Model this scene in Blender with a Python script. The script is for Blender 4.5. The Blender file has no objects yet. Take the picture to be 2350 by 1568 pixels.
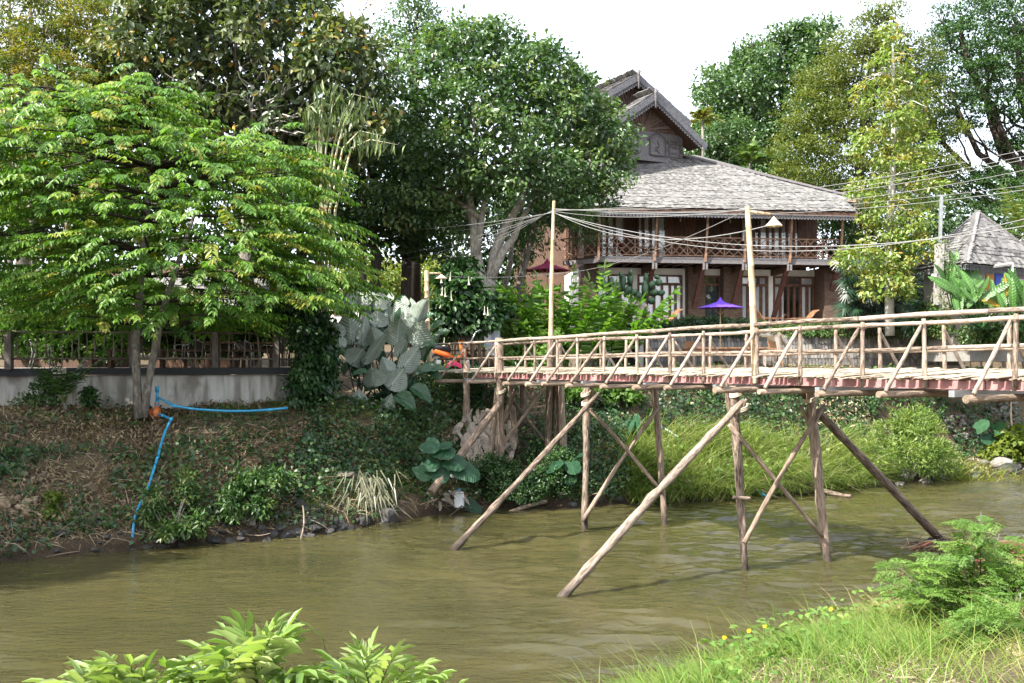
import bpy, math, random
import numpy as np
from mathutils import Vector, Matrix
rng = np.random.default_rng(11)
random.seed(11)
SC = bpy.context.scene
COL = SC.collection

# ------------------------------------------------------------------ camera, sky, sun, exposure
EYE, F, CX, HY = 4.05, 2285.0, 1175.0, 838.0      # eye height above the water; focal length in units of a 2350 wide picture
cd = bpy.data.cameras.new('camera'); cam = bpy.data.objects.new('camera', cd); COL.objects.link(cam)
cd.sensor_width = 36.0; cd.lens = 36.0 * F / 2350.0; cd.shift_y = (HY - 783.5) / 2350.0
cd.clip_start = 0.05; cd.clip_end = 3000.0
cam.location = (0, 0, EYE); cam.rotation_euler = (math.radians(90), 0, 0)
SC.camera = cam

SUN_EL = math.radians(46.0)
SUN_H = Vector((-0.80, -0.60, 0)).normalized()     # horizontal direction towards the sun
world = bpy.data.worlds.new('World'); SC.world = world; world.use_nodes = True
wn = world.node_tree; bg = wn.nodes['Background']
sky = wn.nodes.new('ShaderNodeTexSky'); sky.sky_type = 'NISHITA'; sky.sun_disc = False
sky.sun_elevation = SUN_EL; sky.sun_rotation = math.atan2(SUN_H.x, SUN_H.y)
sky.air_density = 1.0; sky.dust_density = 4.0; sky.ozone_density = 1.0
veil = wn.nodes.new('ShaderNodeMix'); veil.data_type = 'RGBA'          # thin bright overcast veil over the blue
veil.inputs['Factor'].default_value = 0.5; veil.inputs['B'].default_value = (6.3, 6.55, 6.9, 1)
wn.links.new(sky.outputs[0], veil.inputs['A']); wn.links.new(veil.outputs['Result'], bg.inputs[0]); bg.inputs[1].default_value = 0.15
sd = bpy.data.lights.new('sun', 'SUN'); sun = bpy.data.objects.new('sun', sd); COL.objects.link(sun)
sd.energy = 5.0; sd.angle = math.radians(0.53); sd.color = (1.0, 0.95, 0.86)
sdir = Vector((SUN_H.x * math.cos(SUN_EL), SUN_H.y * math.cos(SUN_EL), math.sin(SUN_EL)))
sun.rotation_euler = sdir.to_track_quat('Z', 'Y').to_euler(); sun.location = sdir * 60
SC.view_settings.view_transform = 'Standard'; SC.view_settings.look = 'None'
SC.view_settings.gamma = 1.0; SC.view_settings.use_curve_mapping = False
SC.view_settings.exposure = 1.62
SC.cycles.max_bounces = 8; SC.cycles.transparent_max_bounces = 12

def P(px, py, Y):
    """world point seen at px,py of the photograph (2350 wide) at the distance Y"""
    return Vector(((px - CX) / F * Y, Y, EYE + (HY - py) / F * Y))

# ------------------------------------------------------------------ materials
MATS = {}
def nodes_of(name):
    m = bpy.data.materials.new(name); m.use_nodes = True
    return m, m.node_tree, m.node_tree.nodes['Principled BSDF']
def ramp(nt, cols, pos=None):
    r = nt.nodes.new('ShaderNodeValToRGB'); el = r.color_ramp.elements
    n = len(cols)
    while len(el) < n: el.new(0.5)
    for i, c in enumerate(cols):
        el[i].position = pos[i] if pos else (i / (n - 1) if n > 1 else 0)
        el[i].color = (c[0], c[1], c[2], 1)
    return r
def pm(name, cols, scale=6.0, stretch=(1, 1, 1), rough=0.7, spec=0.3, bump=0.3, detail=6, pos=None, metal=0.0, bscale=None, coord='Object', objrand=0.0):
    """noise mottled surface: colours along a ramp, fine relief"""
    if name in MATS: return MATS[name]
    m, nt, b = nodes_of(name)
    tc = nt.nodes.new('ShaderNodeTexCoord'); mp = nt.nodes.new('ShaderNodeMapping')
    mp.inputs['Scale'].default_value = stretch
    nt.links.new(tc.outputs[coord], mp.inputs[0])
    nz = nt.nodes.new('ShaderNodeTexNoise'); nz.inputs['Scale'].default_value = scale; nz.inputs['Detail'].default_value = detail
    nz.inputs['Roughness'].default_value = 0.62
    nt.links.new(mp.outputs[0], nz.inputs['Vector'])
    r = ramp(nt, cols, pos if pos else [0.3 + 0.4 * i / max(1, len(cols) - 1) for i in range(len(cols))])
    fac = nz.outputs[0]
    if objrand:
        oi = nt.nodes.new('ShaderNodeObjectInfo'); ma = nt.nodes.new('ShaderNodeMath'); ma.operation = 'MULTIPLY_ADD'
        ma.inputs[1].default_value = objrand; nt.links.new(oi.outputs['Random'], ma.inputs[0])
        mb = nt.nodes.new('ShaderNodeMath'); mb.operation = 'SUBTRACT'; mb.inputs[1].default_value = objrand / 2
        nt.links.new(nz.outputs[0], ma.inputs[2]); nt.links.new(ma.outputs[0], mb.inputs[0]); fac = mb.outputs[0]
    nt.links.new(fac, r.inputs[0]); nt.links.new(r.outputs[0], b.inputs['Base Color'])
    b.inputs['Roughness'].default_value = rough; b.inputs['Specular IOR Level'].default_value = spec; b.inputs['Metallic'].default_value = metal
    if bump:
        bn = nt.nodes.new('ShaderNodeBump'); bn.inputs['Strength'].default_value = bump; bn.inputs['Distance'].default_value = 0.02
        nz2 = nt.nodes.new('ShaderNodeTexNoise'); nz2.inputs['Scale'].default_value = bscale or scale * 3; nz2.inputs['Detail'].default_value = 5
        nt.links.new(mp.outputs[0], nz2.inputs['Vector'])
        nt.links.new(nz2.outputs[0], bn.inputs['Height']); nt.links.new(bn.outputs[0], b.inputs['Normal'])
    MATS[name] = m
    return m
def wet(m, z0=.12, z1=.5, k=.3):
    """darkens a surface where the river keeps it wet, up to an uneven line just above the water"""
    nt = m.node_tree; b = nt.nodes['Principled BSDF']; src = b.inputs['Base Color'].links[0].from_socket
    g = nt.nodes.new('ShaderNodeNewGeometry'); sp = nt.nodes.new('ShaderNodeSeparateXYZ'); nt.links.new(g.outputs['Position'], sp.inputs[0])
    nz = nt.nodes.new('ShaderNodeTexNoise'); nz.inputs['Scale'].default_value = 9; nt.links.new(g.outputs['Position'], nz.inputs['Vector'])
    ad = nt.nodes.new('ShaderNodeMath'); ad.operation = 'MULTIPLY_ADD'; ad.inputs[1].default_value = -.35; nt.links.new(nz.outputs[0], ad.inputs[0]); nt.links.new(sp.outputs['Z'], ad.inputs[2])
    mr = nt.nodes.new('ShaderNodeMapRange'); mr.inputs['From Min'].default_value = z0 - .17; mr.inputs['From Max'].default_value = z1 - .17; mr.inputs['To Min'].default_value = k; nt.links.new(ad.outputs[0], mr.inputs['Value'])
    mx = nt.nodes.new('ShaderNodeMix'); mx.data_type = 'RGBA'; mx.blend_type = 'MULTIPLY'; mx.inputs['Factor'].default_value = 1; nt.links.new(src, mx.inputs['A']); nt.links.new(mr.outputs[0], mx.inputs['B']); nt.links.new(mx.outputs['Result'], b.inputs['Base Color'])
    return m
def leafmat(name, cols, trans=0.35, rough=0.45, spec=0.4, tcol=(1.25, 1.35, 0.55), back=None):
    """leaf: colour chosen per leaf by the tint attribute, light passes through"""
    if name in MATS: return MATS[name]
    m, nt, b = nodes_of(name)
    at = nt.nodes.new('ShaderNodeAttribute'); at.attribute_name = 'tint'
    r = ramp(nt, cols); nt.links.new(at.outputs['Fac'], r.inputs[0])
    col = r.outputs[0]
    if back:
        geo = nt.nodes.new('ShaderNodeNewGeometry'); mx = nt.nodes.new('ShaderNodeMix'); mx.data_type = 'RGBA'
        nt.links.new(geo.outputs['Backfacing'], mx.inputs['Factor']); nt.links.new(col, mx.inputs['A']); mx.inputs['B'].default_value = (*back, 1)
        col = mx.outputs['Result']
    nt.links.new(col, b.inputs['Base Color'])
    b.inputs['Roughness'].default_value = rough; b.inputs['Specular IOR Level'].default_value = spec
    if trans > 0:
        t = nt.nodes.new('ShaderNodeBsdfTranslucent'); mul = nt.nodes.new('ShaderNodeMix'); mul.data_type = 'RGBA'; mul.blend_type = 'MULTIPLY'
        mul.inputs['Factor'].default_value = 1.0; nt.links.new(r.outputs[0], mul.inputs['A']); mul.inputs['B'].default_value = (*tcol, 1)
        nt.links.new(mul.outputs['Result'], t.inputs[0])
        ms = nt.nodes.new('ShaderNodeMixShader'); ms.inputs[0].default_value = trans
        out = nt.nodes['Material Output']
        nt.links.new(b.outputs[0], ms.inputs[1]); nt.links.new(t.outputs[0], ms.inputs[2]); nt.links.new(ms.outputs[0], out.inputs[0])
    MATS[name] = m
    return m
def flat(name, col, rough=0.6, spec=0.3, metal=0.0):
    c2 = tuple(min(1, x * 1.18) for x in col); c1 = tuple(x * 0.8 for x in col)
    return pm(name, [c1, col, c2], scale=4, rough=rough, spec=spec, bump=0.08, metal=metal)

# ------------------------------------------------------------------ objects
WM = {}                                           # world matrix of every object made here
def wm(o): return WM[o.name] if o is not None else Matrix.Identity(4)
def tag(o, label=None, cat=None, group=None, kind=None):
    if label: o['label'] = label
    if cat: o['category'] = cat
    if group: o['group'] = group
    if kind: o['kind'] = kind
    return o
def thing(name, label, cat, loc=(0, 0, 0), group=None, rz=0.0):
    o = bpy.data.objects.new(name, None); o.empty_display_size = 0.2; COL.objects.link(o)
    M = Matrix.Translation(Vector(loc)) @ Matrix.Rotation(rz, 4, 'Z')
    o.matrix_local = M; WM[o.name] = M
    return tag(o, label, cat, group)
def link(name, me, mat, parent=None, M=None):
    """M = world matrix of the new object (None: that of its parent)"""
    o = bpy.data.objects.new(name, me); COL.objects.link(o)
    if mat is not None and not me.materials: me.materials.append(mat)
    PM = wm(parent)
    W = M if M is not None else PM.copy()
    if parent is not None: o.parent = parent
    o.matrix_local = PM.inverted() @ W
    WM[o.name] = W
    return o
def mesh_np(name, V, T, tint=None, smooth=False):
    V = np.asarray(V, np.float32); T = np.asarray(T, np.int32)
    me = bpy.data.meshes.new(name); n, m = len(V), len(T)
    me.vertices.add(n); me.vertices.foreach_set('co', V.ravel())
    me.loops.add(3 * m); me.loops.foreach_set('vertex_index', T.ravel())
    me.polygons.add(m); me.polygons.foreach_set('loop_start', np.arange(0, 3 * m, 3, dtype=np.int32))
    if smooth: me.polygons.foreach_set('use_smooth', np.ones(m, bool))
    me.update(calc_edges=True)
    if tint is not None:
        a = me.attributes.new('tint', 'FLOAT', 'POINT'); a.data.foreach_set('value', np.asarray(tint, np.float32))
    return me
def orth(d, up=(0, 0, 1)):
    d = Vector(d).normalized(); u = Vector(up)
    if abs(d.dot(u)) > 0.97: u = Vector((0, 1, 0)) if abs(d.y) < 0.9 else Vector((1, 0, 0))
    s = d.cross(u).normalized(); return d, s, s.cross(d).normalized()
class MB:
    """collects solids in world coordinates and links them as one mesh object"""
    def __init__(self): self.v = []; self.f = []
    def add(self, vs, fs):
        b = len(self.v); self.v += [tuple(x) for x in vs]; self.f += [tuple(b + i for i in q) for q in fs]; return self
    def hexa(self, c):
        return self.add(c, [(0, 3, 2, 1), (4, 5, 6, 7), (0, 1, 5, 4), (1, 2, 6, 5), (2, 3, 7, 6), (3, 0, 4, 7)])
    def box(self, c, s, rz=0.0):
        cs, sn = math.cos(rz), math.sin(rz); x, y, z = [k / 2 for k in s]; o = []
        for dz in (-z, z):
            for dx, dy in ((-x, -y), (x, -y), (x, y), (-x, y)):
                o.append((c[0] + dx * cs - dy * sn, c[1] + dx * sn + dy * cs, c[2] + dz))
        return self.hexa(o)
    def bar(self, p0, p1, w, h, up=(0, 0, 1)):
        p0, p1 = Vector(p0), Vector(p1); d, s, u = orth(p1 - p0, up); s = s * w / 2; u = u * h / 2
        return self.hexa([p0 - s - u, p0 + s - u, p1 + s - u, p1 - s - u, p0 - s + u, p0 + s + u, p1 + s + u, p1 - s + u])
    def tube(self, pts, rad, n=8, cap=True):
        pts = [Vector(p) for p in pts]; k = len(pts)
        if not hasattr(rad, '__len__'): rad = [rad] * k
        b = len(self.v); ps = None
        for i, p in enumerate(pts):
            d = (pts[min(i + 1, k - 1)] - pts[max(i - 1, 0)])
            d = d.normalized() if d.length > 1e-9 else Vector((0, 0, 1))
            if ps is None: _, s, u = orth(d)
            else:
                s = (ps - d * ps.dot(d)); s = s.normalized() if s.length > 1e-6 else orth(d)[1]; u = s.cross(d)
            ps = s
            for j in range(n):
                a = 2 * math.pi * j / n
                self.v.append(tuple(p + (s * math.cos(a) + u * math.sin(a)) * rad[i]))
        for i in range(k - 1):
            for j in range(n):
                a, c = b + i * n + j, b + i * n + (j + 1) % n
                self.f.append((a, c, c + n, a + n))
        if cap:
            self.f.append(tuple(b + j for j in reversed(range(n)))); self.f.append(tuple(b + (k - 1) * n + j for j in range(n)))
        return self
    def lathe(self, c, prof, n=16, ax=(0, 0, 1)):
        d, s, u = orth(ax); c = Vector(c); b = len(self.v)
        for r, z in prof:
            for j in range(n):
                a = 2 * math.pi * j / n; self.v.append(tuple(c + d * z + (s * math.cos(a) + u * math.sin(a)) * r))
        for i in range(len(prof) - 1):
            for j in range(n):
                a, e = b + i * n + j, b + i * n + (j + 1) % n; self.f.append((a, a + n, e + n, e))
        return self
    def poly(self, pts): return self.add(pts, [tuple(range(len(pts)))])
    def prism(self, pts, off):
        off = Vector(off); n = len(pts); a = [Vector(p) for p in pts]; c = [p + off for p in a]
        return self.add(a + c, [tuple(reversed(range(n))), tuple(range(n, 2 * n))] + [(i, (i + 1) % n, n + (i + 1) % n, n + i) for i in range(n)])
    def mesh(self, name, inv=None, smooth=False):
        me = bpy.data.meshes.new(name)
        vs = self.v if inv is None else [tuple(inv @ Vector(p)) for p in self.v]
        me.from_pydata(vs, [], self.f); me.update()
        if smooth: me.polygons.foreach_set('use_smooth', np.ones(len(me.polygons), bool))
        return me
    def build(self, name, mat, parent=None, smooth=False, kind=None):
        o = link(name, self.mesh(name, wm(parent).inverted() if parent is not None else None, smooth), mat, parent)
        if kind: o['kind'] = kind
        return o
def pole(name, p0, p1, r0, r1, mat, parent=None, n=9, wob=0.06, knots=0, bend=0.0, seg=9):
    """a round pole with its own long axis as local z, so grain runs along it"""
    p0, p1 = Vector(p0), Vector(p1); L = (p1 - p0).length
    V = []; Fc = []
    ph = random.random() * 6.28
    bx, by = bend * math.cos(ph), bend * math.sin(ph)
    zs = np.linspace(0, 1, seg)
    if knots:
        zs = []
        for k in range(knots + 1):
            q = k / knots; zs += [max(0, q - 0.006), q, min(1, q + 0.006)]
        zs = sorted(set(round(x, 5) for x in zs))
    wx = wy = 0.0
    for i, t in enumerate(zs):
        r = r0 + (r1 - r0) * t
        if knots: r *= 1.12 if any(abs(t - k / knots) < 0.002 for k in range(1, knots)) else 1.0
        else: r *= 1 + random.uniform(-1, 1) * wob * 1.3
        wx = bx * math.sin(math.pi * t) + random.uniform(-1, 1) * wob * r0 * 0.8; wy = by * math.sin(math.pi * t) + random.uniform(-1, 1) * wob * r0 * 0.8
        for j in range(n):
            a = 2 * math.pi * j / n + ph; rr = r * (1 + (0 if knots else random.uniform(-1, 1) * wob))
            V.append((wx + rr * math.cos(a), wy + rr * math.sin(a), t * L))
    for i in range(len(zs) - 1):
        for j in range(n):
            a, c = i * n + j, i * n + (j + 1) % n; Fc.append((a, c, c + n, a + n))
    Fc.append(tuple(reversed(range(n)))); e = (len(zs) - 1) * n; Fc.append(tuple(e + j for j in range(n)))
    me = bpy.data.meshes.new(name); me.from_pydata(V, [], Fc); me.update()
    me.polygons.foreach_set('use_smooth', np.array([len(f) == 4 for f in Fc]))
    M = Matrix.Translation(p0) @ (p1 - p0).to_track_quat('Z', 'Y').to_matrix().to_4x4()
    return link(name, me, mat, parent, M)

# ------------------------------------------------------------------ leaves (numpy)
def unit(a): return a / np.maximum(1e-9, np.linalg.norm(a, axis=-1, keepdims=True))
TPL = {
 'd': (np.array([(0, 0, 0), (.45, -.5, .07), (1, 0, -.1), (.45, .5, .07)]), [(0, 1, 2), (0, 2, 3)]),
 'o': (np.array([(0, 0, 0), (.28, -.45, .07), (.68, -.4, .03), (1, 0, -.16), (.68, .4, .03), (.28, .45, .07)]),
       [(0, 1, 2), (0, 2, 3), (0, 3, 4), (0, 4, 5)]),
 'b': (np.array([(0, -.5, 0), (0, .5, 0), (.5, -.42, .0), (.5, .42, .0), (1, 0, 0)]), [(0, 2, 1), (1, 2, 3), (2, 4, 3)]),
 'h': (np.array([(.08, 0, 0), (-.08, -.3, .03), (.3, -.5, .05), (1, 0, -.12), (.3, .5, .05), (-.08, .3, .03)]), [(0, 1, 2), (0, 2, 3), (0, 3, 4), (0, 4, 5)]),
}
class Leaves:
    def __init__(self): self.V = []; self.T = []; self.t = []; self.n = 0
    def add(self, C, A, N, L, W, tint, tpl='d', bend=None):
        C = np.asarray(C, float); n = len(C)
        if n == 0: return self
        A = unit(np.asarray(A, float)); S = unit(np.cross(A, np.asarray(N, float))); N2 = np.cross(S, A)
        L = np.broadcast_to(L, (n,)); W = np.broadcast_to(W, (n,)); tint = np.broadcast_to(tint, (n,))
        tv, tf = TPL[tpl]; k = len(tv)
        V = (C[:, None, :] + A[:, None, :] * (L[:, None] * tv[None, :, 0])[..., None] + S[:, None, :] * (W[:, None] * tv[None, :, 1])[..., None]
             + N2[:, None, :] * (L[:, None] * tv[None, :, 2])[..., None])
        if bend is not None:
            V[..., 2] -= (np.broadcast_to(bend, (n,)) * L)[:, None] * (tv[None, :, 0] ** 2)
        T = np.array(tf)[None] + (np.arange(n) * k)[:, None, None] + self.n
        self.V.append(V.reshape(-1, 3)); self.T.append(T.reshape(-1, 3)); self.t.append(np.repeat(tint, k)); self.n += n * k
        return self
    def raw(self, V, T, tint):
        V = np.asarray(V, float); self.V.append(V); self.T.append(np.asarray(T) + self.n); self.t.append(np.broadcast_to(tint, (len(V),))); self.n += len(V)
    def build(self, name, mat, parent=None, kind=None, smooth=False):
        V = np.concatenate(self.V); T = np.concatenate(self.T); t = np.concatenate(self.t)
        if parent is not None:
            M = np.array(wm(parent).inverted()); V = V @ M[:3, :3].T + M[:3, 3]
        o = link(name, mesh_np(name, V, T, t, smooth), mat, parent)
        if kind: o['kind'] = kind
        return o
def rdir(n):
    return unit(rng.normal(size=(n, 3)))
UP = np.array([0., 0., 1.])
def crown(LV, blobs, cr=0.6, dens=1.0, per=60, ll=0.16, lw=0.09, tpl='d', low=-0.75, fill=0.3, tint0=0.5, tvar=0.5, droop=0.25, shell=(.74, 1.03), flatz=0.6, upn=0.8, odd=0.0):
    """blobs: (px, py, Y, rpx, rpy, depth) ellipsoids filled with leaf clumps near their skin"""
    bl = []
    for px, py, Y, rx, ry, dp in blobs:
        bl.append((np.array(P(px, py, Y)), np.array([rx * Y / F, dp, ry * Y / F])))
    for i, (c, r) in enumerate(bl):
        area = 4 * math.pi * ((r[0] * r[1]) ** 1.6 / 3 + (r[0] * r[2]) ** 1.6 / 3 + (r[1] * r[2]) ** 1.6 / 3) ** (1 / 1.6)
        n = max(6, int(dens * area / (cr * cr * 1.6)))
        d = rdir(n); d = d[d[:, 2] > low]
        cc = c + d * r * rng.uniform(shell[0], shell[1], (len(d), 1))
        keep = np.ones(len(cc), bool)
        for j, (c2, r2) in enumerate(bl):
            if j != i: keep &= (((cc - c2) / r2) ** 2).sum(1) > 0.62
        cc, d = cc[keep], d[keep]
        if len(cc) == 0: continue
        s = cr * rng.uniform(.6, 1.25, len(cc)); ct = rng.uniform(-1, 1, len(cc)) * tvar * .5
        k = per; m = len(cc) * k
        off = rng.normal(size=(m, 3)); off = unit(off) * (rng.uniform(0, 1, (m, 1)) ** .55)
        off[:, 2] *= flatz
        C = np.repeat(cc, k, 0) + off * np.repeat(s, k)[:, None]
        out = unit(np.repeat(d, k, 0) * .5 + unit(off) * .6)
        A = unit(out * .7 + rng.normal(size=(m, 3)) * .55 - UP * droop)
        N = unit(UP * upn + out * .5 + rng.normal(size=(m, 3)) * .45)
        t = np.clip(tint0 + np.repeat(ct, k) + rng.normal(size=m) * .13 * (tvar + .2), 0, 1)
        if odd: t = np.where(rng.random(m) < odd, 1.0, np.minimum(t, .9))
        q = rng.uniform(.65, 1.2, m)
        LV.add(C, A, N, ll * q, lw * q, t, tpl)
        if fill > 0:
            m2 = int(m * fill); d2 = rdir(m2); C2 = c + d2 * r * (rng.uniform(.2, .8, (m2, 1)))
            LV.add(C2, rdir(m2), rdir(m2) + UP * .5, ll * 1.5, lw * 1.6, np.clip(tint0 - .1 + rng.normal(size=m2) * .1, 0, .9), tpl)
def sprays(LV, O, D, L, nl, ll, lw, droop, tint, tpl='d', spread=.8, hang=.3, t0=.1, taper=.35, fwd=.5):
    """leaflets in two rows along drooping stalks"""
    O = np.asarray(O, float); D = unit(np.asarray(D, float)); n = len(O)
    L = np.broadcast_to(L, (n,)).astype(float); droop = np.broadcast_to(droop, (n,)); tint = np.broadcast_to(tint, (n,))
    ll = np.broadcast_to(ll, (n,)); lw = np.broadcast_to(lw, (n,))
    ts = np.linspace(t0, 1, nl)
    for t in ts:
        p = O + D * (L * t)[:, None] - UP * (droop * L * t * t)[:, None]
        tg = unit(D - UP * (2 * droop * t)[:, None])
        sd_ = unit(np.cross(tg, UP) + 1e-6); nn = np.cross(sd_, tg)
        sc = 1 - taper * abs(t - .45) / .55
        for sg in (-1, 1):
            j = rng.normal(size=(n, 3)) * .14
            A = sd_ * sg * spread + tg * fwd - UP * hang + j
            q = rng.uniform(.8, 1.15, n) * sc
            LV.add(p + tg * (L * rng.uniform(-.03, .03, n))[:, None], A, nn + rng.normal(size=(n, 3)) * .25, ll * q, lw * q, np.clip(tint + rng.normal(size=n) * .1, 0, 1), tpl)
    LV.add(O + D * L[:, None] - UP * (droop * L)[:, None], D - UP * (2 * droop)[:, None], np.broadcast_to(UP, (n, 3)) + 0.01, ll * .8, lw * .8, tint, tpl)
def stalks(LV, O, D, L, droop, w, tint, seg=4):
    """thin three sided stalks that follow the same curve as sprays"""
    O = np.asarray(O, float); D = unit(np.asarray(D, float)); n = len(O)
    L = np.broadcast_to(L, (n,)); droop = np.broadcast_to(droop, (n,))
    pr = None
    for t in np.linspace(0, 1, seg + 1):
        p = O + D * (L * t)[:, None] - UP * (droop * L * t * t)[:, None]
        if pr is not None:
            LV.add(pr, p - pr, rdir(n), np.linalg.norm(p - pr, axis=1) * 1.03, w, tint, 'b')
            LV.add(pr, p - pr, np.cross(p - pr, rdir(n)), np.linalg.norm(p - pr, axis=1) * 1.03, w, tint, 'b')
        pr = p
def blades(LV, B, D, H, W, bend, tint, seg=3):
    """grass: bending tapering ribbons; B bases, D lean direction with z, H length"""
    B = np.asarray(B, float); n = len(B); D = unit(np.asarray(D, float))
    H = np.broadcast_to(H, (n,)); W = np.broadcast_to(W, (n,)); bend = np.broadcast_to(bend, (n,)); tint = np.broadcast_to(tint, (n,))
    hd = D.copy(); hd[:, 2] = 0; hd = unit(hd + rng.normal(size=(n, 3)) * np.array([.02, .02, 0])); a = rng.uniform(0, 6.28, n)
    S = np.stack([np.cos(a), np.sin(a), 0 * a], 1)
    V = []
    for i in range(seg + 1):
        t = i / seg
        p = B + D * (H * t)[:, None] + hd * (bend * H * t * t)[:, None] - UP * (bend * H * .55 * t ** 2.4)[:, None]
        if i < seg:
            w = (W * .5 * (1 - .75 * t))[:, None]; V += [p - S * w, p + S * w]
        else: V.append(p)
    k = len(V); V = np.stack(V, 1).reshape(-1, 3); T = []
    for i in range(seg - 1): T += [(2 * i, 2 * i + 1, 2 * i + 3), (2 * i, 2 * i + 3, 2 * i + 2)]
    T.append((2 * seg - 2, 2 * seg - 1, 2 * seg))
    T = (np.array(T)[None] + (np.arange(n) * k)[:, None, None]).reshape(-1, 3)
    LV.raw(V, T, np.repeat(tint, k))
def vnoise(X, Y, s, seed=0):
    """value noise"""
    X = np.asarray(X, float) / s + 1000.3 + seed * 17.1; Y = np.asarray(Y, float) / s + 1000.7 + seed * 7.7
    xi, yi = np.floor(X).astype(int), np.floor(Y).astype(int); fx, fy = X - xi, Y - yi
    fx = fx * fx * (3 - 2 * fx); fy = fy * fy * (3 - 2 * fy)
    def h(a, b):
        q = np.sin(a * 127.1 + b * 311.7 + seed * 74.7) * 43758.5453; return q - np.floor(q)
    return (h(xi, yi) * (1 - fx) + h(xi + 1, yi) * fx) * (1 - fy) + (h(xi, yi + 1) * (1 - fx) + h(xi + 1, yi + 1) * fx) * fy

# ================================================================== SETTING: ground, river
FX = np.array([-700, -60, -30, -20, -10.5, -8.4, -6.7, -4.9, -3.1, -2.0, -0.9, 1.55, 4.15, 7.0, 10.1, 12.1, 14.8, 19.7, 30, 60, 700])
FY = np.array([-560, -28, 2., 12.5, 20.5, 21.8, 22.7, 23.6, 25.8, 27.1, 27.9, 28.3, 29.2, 30.4, 31.9, 33.4, 34.9, 38.3, 44, 66, 560])
def Yw(X): return np.interp(X, FX, FY)
def Yb(X): return 8 + (np.asarray(X, float) - .75) * .84
SECT = [
 (-4.6, [(-4, -1.3), (0, 0), (.25, .28), (1.2, .75), (2.2, 1.75), (2.9, 2.45), (3.6, 2.72), (6, 2.9), (12, 3.3), (16, 3.8), (40, 5)]),
 (-2.2, [(-4, -1.3), (0, 0), (.5, .35), (1.6, 1.15), (2.4, 2.0), (3.6, 2.9), (5, 3.8), (40, 5)]),
 (1.8, [(-4, -1.3), (0, 0), (.3, .35), (1.0, 1.3), (2.0, 1.9), (3.2, 2.5), (4.2, 3.3), (5.2, 3.8), (40, 4.2)]),
 (5.0, [(-4, -1.3), (0, 0), (.5, .45), (1.8, 1.1), (2.6, 1.8), (3.3, 3.0), (3.9, 3.55), (6, 3.8), (40, 4.0)]),
 (11.5, [(-4, -1.3), (0, 0), (.6, .4), (2.0, .9), (2.8, 1.6), (3.4, 2.9), (4.0, 3.5), (6, 3.8), (40, 4.0)]),
 (14.5, [(-4, -1.3), (0, 0), (.5, .22), (2.2, .45), (2.9, 1.3), (3.5, 2.8), (4.1, 3.45), (6, 3.8), (40, 4.0)]),
]
def smooth01(t): t = np.clip(t, 0, 1); return t * t * (3 - 2 * t)
def ground(X, Y):
    X = np.asarray(X, float); Y = np.asarray(Y, float)
    d = (Y - Yw(X)) * .87
    zs = [np.interp(d, [a for a, b in pr], [b for a, b in pr]) for _, pr in SECT]
    z = zs[0].copy()
    for i in range(len(SECT) - 1):
        w = smooth01((X - SECT[i][0]) / (SECT[i + 1][0] - SECT[i][0])); z = np.where(X > SECT[i][0], zs[i] * (1 - w) + zs[i + 1] * w, z)
    # house terrace behind the planter wall
    st = smooth01((Y - 42.6) / .5) * smooth01((X - 4.2) / .6); z = np.where((d > 6) & (X > 3), np.maximum(z, 4 * smooth01((X - 3) / 1.5) + st * 1.35), z)
    far = smooth01((Y - 62) / 60); z = np.where(d > 6, z + far * 3, z)
    dn = (Yb(X) - Y) * .766
    zn = np.interp(dn, [-4, -1.4, 0, 1.2, 3, 7, 30, 200], [-1.3, 0, 1.3, 1.62, 1.95, 2.4, 2.8, 3.2])
    b = np.where(z > .05, 1, 0) * ((vnoise(X, Y, 1.7, 1) - .5) * .42 + (vnoise(X, Y, .6, 2) - .5) * .2) * np.clip(d, 0, 1.2) * np.where(d < 5.2, 1, .25)
    zn = zn + np.where(dn > 0, (vnoise(X, Y, 1.1, 3) - .5) * .16, 0)
    return np.maximum(z + b, zn)
def gxs(a, b, f, far):
    inner = np.arange(a, b, f); g = []
    st = f; x = b
    while x < far: g.append(x); st *= 1.35; x += st
    h = []; st = f; x = a - f
    while x > -far: h.append(x); st *= 1.35; x -= st
    return np.array(h[::-1] + list(inner) + g)
gx = gxs(-16, 26, .2, 700); gy = gxs(0, 46, .2, 900)
GX, GY = np.meshgrid(gx, gy); GZ = ground(GX, GY)
nx, ny = len(gx), len(gy)
ii, jj = np.meshgrid(np.arange(nx - 1), np.arange(ny - 1)); a0 = (jj * nx + ii).ravel()
T = np.concatenate([np.stack([a0, a0 + 1, a0 + nx + 1], 1), np.stack([a0, a0 + nx + 1, a0 + nx], 1)])
soil, nt, b = nodes_of('soil')
tc = nt.nodes.new('ShaderNodeTexCoord')
n1 = nt.nodes.new('ShaderNodeTexNoise'); n1.inputs['Scale'].default_value = 1.3; n1.inputs['Detail'].default_value = 8
n2 = nt.nodes.new('ShaderNodeTexNoise'); n2.inputs['Scale'].default_value = 22; n2.inputs['Detail'].default_value = 6
r1 = ramp(nt, [(.035, .026, .017), (.085, .062, .04), (.15, .115, .075)], [.3, .5, .72])
r2 = ramp(nt, [(.03, .024, .016), (.11, .085, .055), (.22, .17, .11)], [.3, .52, .75])
mx = nt.nodes.new('ShaderNodeMix'); mx.data_type = 'RGBA'; mx.inputs['Factor'].default_value = .5
nt.links.new(tc.outputs['Object'], n1.inputs['Vector']); nt.links.new(tc.outputs['Object'], n2.inputs['Vector'])
nt.links.new(n1.outputs[0], r1.inputs[0]); nt.links.new(n2.outputs[0], r2.inputs[0])
nt.links.new(r1.outputs[0], mx.inputs['A']); nt.links.new(r2.outputs[0], mx.inputs['B'])
sx = nt.nodes.new('ShaderNodeSeparateXYZ'); nt.links.new(tc.outputs['Object'], sx.inputs[0])   # wet mud at the waterline
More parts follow.
